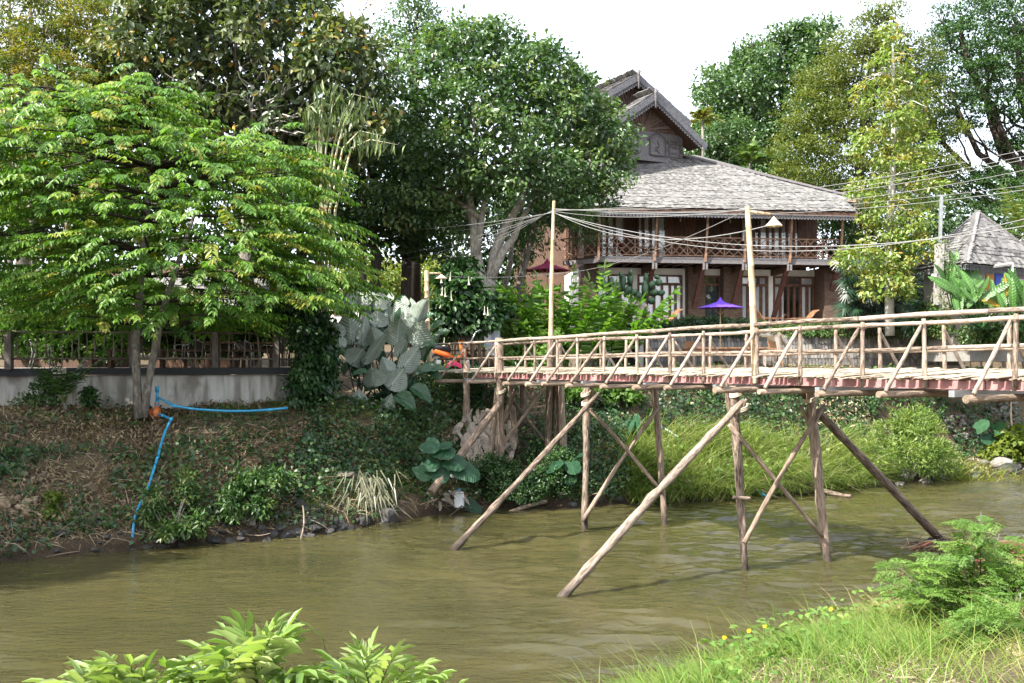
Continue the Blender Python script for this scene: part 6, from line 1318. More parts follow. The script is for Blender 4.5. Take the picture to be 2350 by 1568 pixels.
# ------------------------------------------------------------------ palms
L_palm = leafmat('palm_leaf', [(.02, .05, .012), (.04, .1, .018), (.08, .15, .03), (.16, .19, .045), (.24, .2, .05)], trans=.35, rough=.35, spec=.55)
def palm(name, label, base, crown_c, n, L, ll, lw, tr, tint, droop=(.25, .55), elev=(.1, .9), cat='palm', hang=.35, spread=.75, nl=22, az0=None, group=None):
    t = thing(name, label, cat, base, group); base, c = Vector(base), Vector(crown_c)
    m = MB(); m.tube([base - Vector((0, 0, .2)), base.lerp(c, .5) + Vector((.04, 0, 0)), c], [tr, tr * .85, tr * .75], 9); m.build('trunk', M_bark, t, smooth=True)
    az = np.linspace(0, 2 * math.pi, n, endpoint=False) + rng.uniform(-.2, .2, n) if az0 is None else az0; el = rng.uniform(elev[0], elev[1], len(az)); n = len(az)
    D = np.stack([np.cos(az) * np.cos(el), np.sin(az) * np.cos(el), np.sin(el)], 1); Ls = L * rng.uniform(.8, 1.1, n); dr = rng.uniform(droop[0], droop[1], n)
    for k in range(n):
        LV = Leaves(); sprays(LV, [c], [D[k]], [Ls[k]], nl, ll, lw, [dr[k]], [min(1, tint + random.uniform(-.12, .12))], tpl='b', spread=spread, hang=hang, t0=.14, taper=.6, fwd=.6); stalks(LV, [c], [D[k]], [Ls[k]], [dr[k]], .035, .7, seg=6); LV.build('frond', L_palm, t)
    return t
palm('feather_palm', 'small sunlit palm with ruffled fronds behind the roof slope', P(1722, 480, 60), P(1722, 375, 60), 12, 1.9, .6, .16, .12, .45, elev=(.3, 1.3))
palm('feather_palm', 'small yellowing palm beside the tip of the gable roof', P(1612, 420, 60), P(1612, 278, 60), 10, 1.5, .5, .12, .1, .75, elev=(.2, 1.3))
palm('coconut_palm', 'pale green coconut fronds rising behind the right slope of the hut', P(2345, 640, 44), P(2352, 545, 44), 13, 3.2, .75, .06, .2, .62, droop=(.1, .4), elev=(.35, 1.25), nl=34)
palm('young_palm', 'dark young palm with arching fronds against the left wall', P(148, 950, 25.2), P(147, 925, 25.2), 10, 2.3, .42, .03, .06, .12, droop=(.35, .7), elev=(.95, 1.4), nl=34)

# ================================================================== PLANTS, GRASS, BANKS
import bmesh
L_grass = leafmat('grass_blade', [(.05, .10, .012), (.085, .16, .02), (.12, .2, .03), (.2, .22, .06), (.34, .28, .14)], trans=.35, rough=.5, spec=.3, tcol=(1.2, 1.25, .6))
L_dry = leafmat('dry_leaf', [(.07, .045, .025), (.14, .095, .055), (.24, .175, .105), (.36, .28, .18), (.42, .36, .27)], trans=.12, rough=.8, spec=.2, tcol=(1, .9, .6))
L_ivy = leafmat('ivy_leaf', [(.010, .032, .012), (.02, .055, .018), (.035, .085, .025), (.065, .13, .03), (.14, .15, .04)], trans=.28, rough=.4, spec=.45)
L_ginger = leafmat('ginger_leaf', [(.03, .085, .01), (.06, .15, .016), (.095, .21, .024), (.14, .25, .035)], trans=.42, rough=.3, spec=.6)
L_calathea = leafmat('grey_backed_leaf', [(.015, .05, .022), (.025, .075, .03), (.04, .1, .04)], trans=.16, rough=.4, spec=.45, back=(.20, .235, .195))
L_banana = leafmat('banana_leaf', [(.03, .09, .02), (.055, .14, .03), (.09, .19, .04), (.3, .2, .03)], trans=.4, rough=.35, spec=.5)
L_taro = leafmat('taro_leaf', [(.012, .05, .025), (.025, .085, .04), (.05, .12, .05)], trans=.3, rough=.45, spec=.4)
L_hedge = leafmat('hedge_leaf', [(.012, .036, .012), (.025, .065, .018), (.05, .11, .025), (.1, .15, .04), (.2, .14, .08)], trans=.25, rough=.4, spec=.45)
L_fan = leafmat('fan_palm_leaf', [(.008, .028, .012), (.015, .045, .018), (.03, .075, .025)], trans=.2, rough=.35, spec=.5)
L_mimosa = leafmat('mimosa_leaf', [(.05, .11, .02), (.085, .17, .032), (.125, .22, .045), (.19, .27, .06)], trans=.4, rough=.5, spec=.3)
L_white = leafmat('white_flower', [(.6, .58, .5), (.75, .74, .68), (.8, .8, .76)], trans=.3, rough=.6, tcol=(1, 1, .9))

for mt in (L_calathea, L_banana, L_taro):
    nt = mt.node_tree; b = nt.nodes['Principled BSDF']; tc = nt.nodes.new('ShaderNodeTexCoord'); sp = nt.nodes.new('ShaderNodeSeparateXYZ'); ab = nt.nodes.new('ShaderNodeMath'); ab.operation = 'ABSOLUTE'
    ad = nt.nodes.new('ShaderNodeMath'); ad.operation = 'MULTIPLY_ADD'; ad.inputs[1].default_value = -.55; sn = nt.nodes.new('ShaderNodeMath'); sn.operation = 'MULTIPLY'; sn.inputs[1].default_value = 75; si = nt.nodes.new('ShaderNodeMath'); si.operation = 'SINE'
    nt.links.new(tc.outputs['Object'], sp.inputs[0]); nt.links.new(sp.outputs['X'], ab.inputs[0]); nt.links.new(ab.outputs[0], ad.inputs[0]); nt.links.new(sp.outputs['Y'], ad.inputs[2]); nt.links.new(ad.outputs[0], sn.inputs[0]); nt.links.new(sn.outputs[0], si.inputs[0])
    mr = nt.nodes.new('ShaderNodeMapRange'); mr.inputs['From Min'].default_value = .008; mr.inputs['From Max'].default_value = .022; mr.inputs['To Min'].default_value = 1.7; nt.links.new(ab.outputs[0], mr.inputs['Value']); src = b.inputs['Base Color'].links[0].from_socket
    mk = nt.nodes.new('ShaderNodeMix'); mk.data_type = 'RGBA'; mk.blend_type = 'MULTIPLY'; mk.inputs['Factor'].default_value = 1; nt.links.new(src, mk.inputs['A']); nt.links.new(mr.outputs[0], mk.inputs['B']); mk.clamp_result = False
    nz = nt.nodes.new('ShaderNodeTexNoise'); nz.inputs['Scale'].default_value = 3.5; nz.inputs['Detail'].default_value = 7; nt.links.new(tc.outputs['Object'], nz.inputs['Vector']); rr_ = ramp(nt, [(.62, .6, .5), (1, 1, 1)], [.36, .5]); nt.links.new(nz.outputs[0], rr_.inputs[0])
    mk2 = nt.nodes.new('ShaderNodeMix'); mk2.data_type = 'RGBA'; mk2.blend_type = 'MULTIPLY'; mk2.inputs['Factor'].default_value = .8; nt.links.new(mk.outputs['Result'], mk2.inputs['A']); nt.links.new(rr_.outputs[0], mk2.inputs['B']); nt.links.new(mk2.outputs['Result'], b.inputs['Base Color'])
    bn = nt.nodes.new('ShaderNodeBump'); bn.inputs['Strength'].default_value = .3; bn.inputs['Distance'].default_value = .015; nt.links.new(si.outputs[0], bn.inputs['Height']); nt.links.new(bn.outputs[0], b.inputs['Normal'])

def gpt(X, d, dz=0.0):
    X = np.asarray(X, float); Y = Yw(X) + np.asarray(d, float) / .87; return np.stack([X, Y, ground(X, Y) + dz], 1)
def gnorm(p, e=.15):
    gx_ = (ground(p[:, 0] + e, p[:, 1]) - ground(p[:, 0] - e, p[:, 1])) / (2 * e); gy_ = (ground(p[:, 0], p[:, 1] + e) - ground(p[:, 0], p[:, 1] - e)) / (2 * e)
    return unit(np.stack([-gx_, -gy_, 1 + 0 * gx_], 1))
def creep(LV, n, xr, dr, size, tint, thr=.4, sc=1.2, seed=0, tpl='h', lift=.12, var=.2, aspect=.85, sort=None):
    X = rng.uniform(*xr, n); d = rng.uniform(*dr, n); k = vnoise(X, d * 1.6, sc, seed) * .65 + vnoise(X, d * 1.6, sc * .35, seed + 1) * .35 > thr; X, d = X[k], d[k]
    p = gpt(X, d); N = gnorm(p); lf = np.abs(rng.normal(size=len(p))) * lift * (.4 + vnoise(X, d, .7, seed + 2)); p = p + N * lf[:, None]
    A = unit(rng.normal(size=p.shape) * .8 - UP * .45); Nn = unit(N + np.array([-.1, -.35, .35]) + rng.normal(size=p.shape) * .5); q = rng.uniform(.6, 1.25, len(p)) * size
    LV.add(p, A, Nn, q, q * aspect, np.clip(tint + rng.normal(size=len(p)) * var + (vnoise(X, d, .9, seed + 3) - .5) * .3, 0, 1), tpl)
def tufts(LV, n, xr, dr, h, w, bend, tint, thr=.0, seed=0, lean=(0, 0), var=.2, sc=1.0, seg=3):
    X = rng.uniform(*xr, n); d = rng.uniform(*dr, n); k = vnoise(X, d * 1.5, sc, seed) > thr; X, d = X[k], d[k]; p = gpt(X, d, -.02); m = len(p)
    D = np.stack([rng.normal(size=m) * .35 + lean[0], rng.normal(size=m) * .35 + lean[1], np.ones(m)], 1)
    blades(LV, p, D, rng.uniform(.55, 1.15, m) * h * (.45 + 1.1 * vnoise(X, d, .55, seed + 7)), w, rng.uniform(.4, 1.3, m) * bend, np.clip(tint + rng.normal(size=m) * var + (vnoise(X, d, .8, seed + 4) - .5) * .35, 0, 1), seg)

# ---- left bank: creeper, litter, grass
LV = Leaves()
creep(LV, 11000, (-16, -2.2), (.4, 2.5), .1, .42, thr=.42, seed=1, lift=.17); creep(LV, 4500, (-16, -3), (2.3, 4.3), .09, .42, thr=.46, seed=9, lift=.1); creep(LV, 5000, (-16, -3), (.1, 1.6), .1, .4, thr=.46, seed=2); creep(LV, 10000, (-5.6, -1.0), (1.0, 5.5), .11, .42, thr=.3, seed=3, lift=.22)
creep(LV, 2600, (-14, -3), (4.2, 6.2), .08, .5, thr=.5, seed=5)
LV.build('bank_creeper', L_ivy, None, kind='stuff')
LV = Leaves(); X = rng.uniform(-16, -1.5, 22000); d = rng.uniform(.4, 5.4, 22000); k = (vnoise(X, d * 1.4, 1.1, 12) > .38); X, d = X[k], d[k]; p = gpt(X, d, .02); N = gnorm(p)
LV.add(p + N * rng.uniform(0, .16, (len(p), 1)), rng.normal(size=p.shape) + np.array([0, 0, -.6]), N + rng.normal(size=p.shape) * .35, rng.uniform(.06, .2, len(p)), rng.uniform(.02, .06, len(p)), np.clip(.35 + rng.normal(size=len(p)) * .22, 0, 1), 'd')
X = rng.uniform(-16, -1.0, 9000); d = rng.uniform(.2, 4.2, 9000); p = gpt(X, d, .03); LV.add(p, rng.normal(size=p.shape) * np.array([1, .5, .6]) + np.array([0, -.2, -.4]), gnorm(p) + rng.normal(size=p.shape) * .2, rng.uniform(.15, .6, len(p)), .015, np.clip(.6 + rng.normal(size=len(p)) * .2, 0, 1), 'b', bend=.15)
LV.build('leaf_litter', L_dry, None, kind='stuff')
LV = Leaves(); tufts(LV, 9000, (-16, -3.2), (3.5, 5.3), .17, .012, .6, .42, thr=.42, seed=21, var=.22); tufts(LV, 5000, (-5, -1.6), (.5, 4.6), .42, .016, 1.1, .5, thr=.36, seed=22); tufts(LV, 3500, (-14, -3), (.3, 3.6), .38, .014, 1.4, .75, thr=.48, seed=23, lean=(.1, -.5)); LV.build('bank_grass', L_grass, None, kind='stuff')
# ---- rocks
def rockmesh(seed, flatn=.7):
    r_ = random.Random(seed); bm = bmesh.new(); bmesh.ops.create_icosphere(bm, subdivisions=2, radius=1.0)
    ax = [Vector((r_.gauss(0, 1), r_.gauss(0, 1), r_.gauss(0, 1))).normalized() for _ in range(7)]; cut = [r_.uniform(.45, .85) for _ in ax]
    for v in bm.verts:
        for a, c in zip(ax, cut):
            e = v.co.dot(a)
            if e > c: v.co -= a * (e - c) * .85
        v.co *= 1 + r_.uniform(-.04, .04); v.co.z *= flatn
    me = bpy.data.meshes.new('rock'); bm.to_mesh(me); bm.free(); me.polygons.foreach_set('use_smooth', np.ones(len(me.polygons), bool)); return me
M_rockd = pm('wet_dark_rock', [(.016, .0155, .015), (.036, .034, .032), (.07, .066, .062)], scale=2.2, rough=.7, spec=.4, bump=.6, objrand=.3)
M_rockp = pm('pale_river_stone', [(.07, .063, .055), (.145, .133, .118), (.22, .205, .19)], scale=1.8, rough=.85, bump=.4, objrand=.35)
M_rockt = pm('tan_stone', [(.1, .075, .05), (.22, .165, .11), (.33, .26, .18)], scale=1.8, rough=.9, bump=.4, objrand=.4)
RD = []; RP = []; RT = []
for k in range(7):
    for lst, mt in ((RD, M_rockd), (RP, M_rockp), (RT, M_rockt)): me = rockmesh(k * 3 + len(lst), .8); me.materials.append(mt); lst.append(me); me.polygons.foreach_set('use_smooth', np.full(len(me.polygons), lst is RP))
def rock(ms, p, s, label, group):
    M = Matrix.Translation(p) @ Matrix.Rotation(random.uniform(0, 6.28), 4, 'Z') @ Matrix.Rotation(random.uniform(-.4, .4), 4, 'X') @ Matrix.Diagonal((s * random.uniform(.8, 1.3), s * random.uniform(.8, 1.2), s * random.uniform(.7, 1), 1))
    o = link('rock', ms[random.randrange(len(ms))], None, None, M); return tag(o, label, 'rock', group)
for k in range(110):
    x = random.uniform(-12.5, -3.0); d = random.uniform(-.12, .75) ** 1.0; w = 1 if x > -8 else .6
    p = gpt([x], [d])[0]; rock(RD, Vector(p) + Vector((0, 0, .01)), random.uniform(.06, .2) * w * (1.2 if random.random() < .2 else .8), 'small dark wet rock in the mud along the left waterline', 'dark rocks along the left waterline')
for k in range(48):
    x = random.uniform(-7.2, -3.0); p = gpt([x], [random.uniform(-.1, .75)])[0]; rock(RD, Vector(p) + Vector((0, 0, -.02)), random.uniform(.08, .2), 'dark grey rock in the muddy stone bank below the hanging dry fronds', 'dark rocks along the left waterline')
rock(RD, Vector((-3.25, 25.75, .1)), .42, 'large flat dark rock at the tip of the left bank, jutting over the water', None)
for px, py, Y, s, lb in ((1315, 1158, 28.7, .36, 'square pale concrete lump at the waterline behind the second trestle'), (2120, 1104, 34.4, .4, 'round pale stone at the water under the light green bush'), (2297, 1064, 37.6, .55, 'largest pale boulder on the stony right shore'), (2235, 1091, 36.0, .42, 'dark wet boulder at the front of the right shore'), (2268, 1090, 36.6, .4, 'grey boulder beside the front of the right shore'), (2312, 1080, 37.4, .6, 'low broad boulder at the right end of the shore'), (2255, 1062, 37.8, .3, 'pale stone at the back of the right shore')):
    rock(RP if 'pale' in lb else RD, P(px, py, Y), s * .72, lb, None)
for k in range(100):
    x = random.uniform(13, 21); d = random.uniform(-.1, 2.2); p = gpt([x], [d])[0]; rock(RP, Vector(p), random.uniform(.05, .2), 'small pale stone scattered on the right shore', 'pale stones on the right shore')
for k in range(26):
    x = random.uniform(1.5, 12); d = random.uniform(-.1, .35); p = gpt([x], [d])[0]; rock(RD, Vector(p), random.uniform(.06, .16), 'small dark stone under the grass at the middle waterline', 'dark stones at the middle waterline')
# ---- gabions: stone packed wire baskets
M_wire = flat('rusty_wire', (.12, .08, .055), .8)
def gabion(label, px0, px1, py0, py1, ms, sz, n):
    xc = lambda p, Y: (p - CX) / F * Y
    # find the bank under the middle of the patch
    pxm, pym = (px0 + px1) / 2, (py0 + py1) / 2; Yc = None
    for Y in np.arange(17, 46, .05):
        q = P(pxm, pym, Y)
        if float(ground(q.x, q.y)) > q.z: Yc = Y; break
    t = thing('gabion', label, 'gabion', P(pxm, py1, Yc), 'stone filled wire baskets in the banks'); a, c = P(px0, py1, Yc), P(px1, py0, Yc)
    for k in range(n):
        p = Vector((random.uniform(a.x, c.x), Yc + random.uniform(-.05, .3) + 0, random.uniform(a.z, c.z))); g = float(ground(p.x, p.y))
        for _ in range(12):
            if g > p.z + .02: break
            p.y += .08; g = float(ground(p.x, p.y))
        p.y -= .17; s = sz * random.uniform(.7, 1.25)
        M = Matrix.Translation(p) @ Matrix.Rotation(random.uniform(0, 6.28), 4, 'Z') @ Matrix.Rotation(random.uniform(0, 3), 4, 'X') @ Matrix.Diagonal((s * random.uniform(.9, 1.3), s, s * random.uniform(.8, 1.1), 1)); link('stone', ms[random.randrange(7)], None, t, M)
    m = MB()
    for k in range(5): z = a.z + (c.z - a.z) * k / 4; m.tube([Vector((a.x, Yc - .12, z)), Vector((c.x, Yc - .12, z))], .006, 4)
    m.build('wire', M_wire, t)
gabion('stone basket with tan stones at the left picture edge', -10, 62, 1142, 1190, RT, .1, 42); gabion('stone basket with tan stones left of the blue suction pipe', 88, 165, 1148, 1192, RT, .1, 42); gabion('stone basket with tan stones left of the hanging dry fronds', 690, 800, 1092, 1142, RT, .095, 60); gabion('stone wall basket with pale stones high on the right bank', 2225, 2350, 905, 1000, RP, .13, 120); gabion('small stone basket low on the right bank left of the bush leaves', 2140, 2225, 955, 1005, RP, .11, 40); gabion('small stone basket near the top of the left bank', 45, 100, 1070, 1110, RT, .085, 24)
# ---- ravine and right banks
LV = Leaves()
creep(LV, 9000, (-2.5, 4.5), (.3, 5), .11, .4, thr=.42, seed=31, lift=.2); creep(LV, 20000, (2.6, 14), (1.6, 4.3), .11, .42, thr=.3, seed=33, lift=.2); creep(LV, 8000, (11.5, 22), (2.2, 4.6), .13, .48, thr=.42, seed=35, lift=.2); creep(LV, 5000, (.6, 3.2), (.1, 2.2), .08, .45, thr=.3, seed=36, lift=.3)
LV.build('bank_ivy', L_ivy, None, kind='stuff')
LV = Leaves()
creep(LV, 4500, (10.6, 13.4), (2.2, 4.4), .22, .7, thr=.35, seed=41, tpl='d', aspect=.3, lift=.12); creep(LV, 3000, (-2.4, 3.4), (.5, 4), .2, .4, thr=.5, seed=42, tpl='d', aspect=.3); creep(LV, 2500, (12, 20), (0, 2.6), .14, .6, thr=.4, seed=43, tpl='d', aspect=.3, lift=.04); creep(LV, 3000, (9, 22), (4.4, 8), .2, .65, thr=.4, seed=44, tpl='d', aspect=.25, lift=.05)
LV.build('dry_litter', L_dry, None, kind='stuff')
LV = Leaves()
tufts(LV, 11000, (3.4, 12.2), (-.05, 2.5), 1.25, .032, 1.0, .42, thr=.22, seed=51, var=.3, lean=(0, -.25)); tufts(LV, 4000, (1.4, 4.2), (.2, 2.4), .5, .014, .9, .4, thr=.4, seed=52, lean=(0, -.2)); tufts(LV, 2500, (11.2, 14), (.1, 2.4), .5, .013, .9, .5, thr=.35, seed=53); tufts(LV, 5000, (7, 22), (4.5, 8.5), .22, .014, .6, .62, thr=.4, seed=54); tufts(LV, 5000, (4, 9), (.0, 1.2), .7, .014, 1.3, .72, thr=.5, seed=55, lean=(0, -.6))
tufts(LV, 900, (3.6, 12), (.2, 2.4), 2.0, .02, .6, .8, thr=.3, seed=57, lean=(.1, -.2)); creep(LV, 3500, (3.4, 12.5), (.0, 1.8), .13, .35, thr=.52, seed=58, lift=.5); LV.build('tall_grass', leafmat('tall_grass_blade', [(.06, .12, .02), (.12, .2, .035), (.2, .28, .06), (.28, .33, .11), (.38, .34, .2)], trans=.42, rough=.5, spec=.3, tcol=(1.2, 1.25, .6)), None, kind='stuff')
# pale green willowy bush on the right shore
sh = thing('willowy_bush', 'large light green bush with narrow leaves at the right waterline', 'bush', P(2080, 1098, 34.6)); LV = Leaves()
crown(LV, [(2080, 1030, 34.6, 95, 75, 1.2), (2010, 1060, 34.3, 50, 45, .8), (2140, 1060, 34.8, 50, 45, .8), (2090, 975, 34.8, 60, 35, .8)], cr=.34, dens=1.1, per=60, ll=.17, lw=.035, fill=.3, tint0=.55, tvar=.4, flatz=.8, upn=.4, droop=-.25, low=-.5); LV.build('foliage', L_vine, sh); m = MB()
for k in range(16): limb(m, P(2080 + random.uniform(-15, 15), 1100, 34.7), P(2080 + random.uniform(-80, 80), random.uniform(955, 1040), 34.6 + random.uniform(-.6, .6)), .025, .006, .05, n=5)
m.build('stem', M_barkp, sh)
def bush(name, label, cat, base, blobs, lm, group=None, **k):
    t = thing(name, label, cat, base, group); LV = Leaves(); crown(LV, blobs, **k); LV.build('foliage', lm, t); m = MB()
    for bl in blobs:
        for j in range(3): limb(m, Vector(base) + Vector((random.uniform(-.1, .1), 0, -.05)), P(bl[0] + random.uniform(-.5, .5) * bl[3], bl[1] + random.uniform(-.5, .5) * bl[4], bl[2]), .022, .008, .03, n=5)
    m.build('stem', M_bark, t); return t
bush('leafy_bush', 'broad light green leafy bush at the right edge above the stones', 'bush', P(2330, 1065, 39), [(2340, 1020, 39, 60, 40, .8), (2300, 1045, 38.8, 35, 25, .5)], L_yel, cr=.3, dens=1, per=24, ll=.2, lw=.15, tpl='h', tint0=.45, tvar=.3)
bush('bank_shrub', 'dark shrub with long leaves growing on the left bank above the rocks', 'shrub', P(575, 1200, 23.2), [(575, 1115, 23.4, 55, 38, .4), (625, 1095, 23.8, 40, 24, .4), (535, 1160, 23.0, 26, 45, .3), (595, 1160, 23.1, 22, 30, .2)], L_hedge, cr=.2, dens=.8, per=26, ll=.17, lw=.06, tint0=.5, tvar=.35, droop=.5)
bush('bank_shrub', 'leafy shrub hanging to the water right of the blue suction pipe', 'shrub', P(385, 1240, 22.0), [(350, 1165, 22.3, 24, 45, .3), (430, 1130, 22.9, 18, 60, .3), (395, 1215, 22.0, 50, 18, .3), (455, 1200, 22.4, 22, 30, .25)], L_hedge, cr=.17, dens=.75, per=20, ll=.15, lw=.05, tint0=.6, tvar=.4, droop=.4)
bush('bank_shrub', 'small yellow-green shrub on the stone basket by the left edge', 'shrub', P(125, 1200, 22), [(122, 1165, 22, 22, 40, .3)], L_yel, cr=.16, dens=1, per=20, ll=.1, lw=.06, tint0=.4, tvar=.3)
bush('bank_shrub', 'dark creeping shrub at the left edge half way down the bank', 'shrub', P(15, 1130, 22.5), [(15, 1080, 22.6, 45, 55, .5)], L_ivy, cr=.22, dens=1, per=24, ll=.13, lw=.08, tint0=.35, tvar=.35, tpl='h')
bush('wall_plant', 'weedy plant against the left wall beside the young palm', 'plant', P(100, 945, 25.4), [(110, 900, 25.4, 35, 45, .3), (75, 915, 25.4, 30, 30, .3)], L_hedge, cr=.18, dens=.8, per=20, ll=.1, lw=.05, tint0=.5, tvar=.5)
bush('wall_plant', 'small dark plant at the foot of the pale wall', 'plant', P(205, 935, 25.5), [(205, 915, 25.5, 18, 26, .2)], L_ivy, cr=.13, dens=1, per=18, ll=.1, lw=.06, tint0=.5, tvar=.3)
bush('shade_bush', 'dense fresh green bush beneath the third trestle', 'bush', P(1140, 1110, 28), [(1130, 1075, 28.2, 60, 35, .5), (1190, 1120, 28.0, 70, 40, .5), (1260, 1100, 28.3, 60, 45, .5), (1300, 1060, 28.8, 50, 40, .5)], L_ivy, cr=.2, dens=1.1, per=40, ll=.07, lw=.045, tint0=.5, tvar=.35)
bush('creeper_column', 'creeper covered bamboo clump hanging beside the terrace corner', 'creeper', P(700, 935, 27.5), [(706, 760, 27.6, 34, 70, .5), (714, 850, 27.4, 36, 70, .5), (686, 905, 27.2, 24, 34, .4), (735, 800, 28, 40, 80, .6), (690, 690, 27.8, 40, 50, .5), (740, 890, 28, 30, 40, .4)], L_ivy, cr=.26, dens=1.1, per=36, ll=.15, lw=.1, tpl='h', tint0=.35, tvar=.35, droop=.7)
for lb, px, py, Y, bl in (('fresh green bush behind the terrace railing at the left', 120, 835, 30.5, [(60, 770, 30.5, 60, 55, .6), (150, 790, 30.3, 60, 45, .6), (210, 750, 30.8, 40, 55, .6)]), ('sunlit bush with broad leaves behind the railing left of the twin trunks', 260, 835, 30.2, [(265, 790, 30.2, 45, 45, .5), (300, 760, 30.6, 40, 60, .5)]), ('bush behind the long terrace table', 430, 835, 31.5, [(390, 770, 31.5, 60, 60, .6), (470, 775, 31.6, 60, 60, .6)]), ('dense bush behind the railing corner', 580, 835, 31, [(550, 770, 31, 50, 60, .6), (620, 760, 30.6, 45, 70, .6), (650, 720, 30.4, 40, 50, .6)]), ('shadowy bush between the two cabins', 330, 740, 34, [(330, 700, 33.6, 90, 60, .8), (200, 690, 34, 90, 60, .8), (90, 690, 34, 90, 60, .8), (480, 715, 33.2, 50, 25, .5)])):
    bush('terrace_bush', lb, 'bush', P(px, py, Y), bl, L_hedge0, 'bushes behind the left terrace', cr=.28, dens=1.1, per=34, ll=.17, lw=.08, tpl='o', tint0=.5, tvar=.5, fill=.3)
# clump of bamboo with hanging leaves
L_bamb = leafmat('bamboo_leaf', [(.04, .09, .025), (.09, .145, .05), (.15, .2, .085), (.22, .26, .13)], trans=.4, rough=.45)
bc = thing('bamboo_clump', 'clump of thin pale bamboo stems with hanging narrow leaves', 'bamboo', P(728, 900, 28.6)); LV = Leaves()
M_culm = pm('green_white_culm', [(.18, .2, .1), (.36, .36, .24), (.5, .46, .34)], scale=4, stretch=(4, 4, .5), rough=.5, objrand=.4)
for k, (xb, xm, xt, yt) in enumerate(((715, 735, 770, 195), (722, 741, 742, 205), (727, 745, 792, 240), (732, 738, 735, 250), (740, 757, 825, 300), (722, 748, 808, 215), (735, 742, 720, 235), (745, 770, 850, 320))):
    pts = [P(xb, 920, 28.6), P(xb + 4, 700, 28.6 + .05 * k), P(xm, 480, 28.3), P((xm + xt) / 2 - 4, 340, 28.1), P(xt, yt, 27.9), P(xt + (xt - xm) * .8, yt + 12, 27.7)]; m = MB(); m.tube(pts, [.045, .044, .038, .028, .014, .005], 7); m.build('culm', M_culm, bc, smooth=True)
    for i in range(14):
        t_ = i / 14; j = min(3, int(t_ * 4)); f = t_ * 4 - j; p = pts[j].lerp(pts[j + 1], f); q = pts[j].lerp(pts[j + 1], min(1, f + .03)); m = MB(); m.tube([p, q], .052 - .022 * t_, 7); m.build('culm_node', flat('culm_node_brown', (.24, .15, .06), .7), bc)
    n = 24; tt_ = rng.uniform(.55, 1, n) ** .7; pp = [];
    for t_ in tt_: j = min(4, int(t_ * 5)); pp.append(np.array(pts[j].lerp(pts[j + 1], t_ * 5 - j)))
    pp = np.array(pp) + rng.normal(size=(n, 3)) * .13; LV.add(pp, np.stack([rng.normal(size=n) * .3, rng.normal(size=n) * .3, -1 + 0 * tt_], 1), np.array([0.3, -1, .1]) + rng.normal(size=(n, 3)) * .5, rng.uniform(.3, .5, n), .07, np.clip(.6 + rng.normal(size=n) * .2, 0, 1), 'd')
LV.build('foliage', L_bamb, bc)

# ---- large single leaves
def bigleaf(W, fold, curl, ripple, shape, tint, tear=0.0, nl=9, nw=3, seed=0):
    """leaf blade along +y, face +z, unit length"""
    r_ = random.Random(seed); V = []; T = []; cols = list(range(-nw, nw + 1)); k = len(cols)
    for i in range(nl + 1):
        t = i / nl
        if shape == 'paddle': w = W * .54 * (math.sin(math.pi * min(1, t ** .82)) ** .8 if 0 < t < 1 else .0)
        elif shape == 'heart': w = W * .5 * (math.sqrt(max(0, 1 - ((t - .32) / .68) ** 2)) if t > .32 else math.sqrt(max(0, 1 - ((t - .32) / .42) ** 2)))
        else: w = W * .5 * math.sin(math.pi * t) ** .7
        wl__, wr__ = w * r_.uniform(.9, 1.06), w * r_.uniform(.9, 1.06)
        for c in cols:
            s = c / nw; x = s * (wl__ if c < 0 else wr__); z = abs(s) * w * fold + ripple * W * math.sin(t * 21 + c) * abs(s) - curl * t * t + r_.uniform(-1, 1) * .006; y = t - curl * curl * .3 * t ** 3
            if shape == 'heart' and t < .32: y = t - abs(s) * .14 * (1 - t / .32)
            V.append((x, y, z))
    for i in range(nl):
        for j in range(k - 1):
            if tear and abs(cols[j] + .5) > .6 and r_.random() < tear: continue
            a = i * k + j; T += [(a, a + 1, a + k + 1), (a, a + k + 1, a + k)]
    me = mesh_np('leaf', V, T, np.full(len(V), tint) + np.array([r_.uniform(-.05, .05) for _ in V]), smooth=True); return me
def put_leaf(ms, mat, parent, base, tip, wscale, nrm, name='leaf'):
    base, tip = Vector(base), Vector(tip); y = tip - base; L = y.length; y /= L; n = Vector(nrm); n = (n - y * n.dot(y)).normalized(); x = y.cross(n)
    me = ms[random.randrange(len(ms))]; M = Matrix(((x.x * wscale, y.x * L, n.x * L, base.x), (x.y * wscale, y.y * L, n.y * L, base.y), (x.z * wscale, y.z * L, n.z * L, base.z), (0, 0, 0, 1)))
    if not me.materials: me.materials.append(mat)
    return link(name, me, None, parent, M)
cal = [bigleaf(.95, .36, .1 + .07 * k, .02, 'paddle', .3 + .1 * k, seed=k) for k in range(5)]
cp = thing('grey_leaf_plant', 'huge clump of paddle leaves with silvery grey undersides by the bridge landing', 'plant', P(880, 930, 29.6))
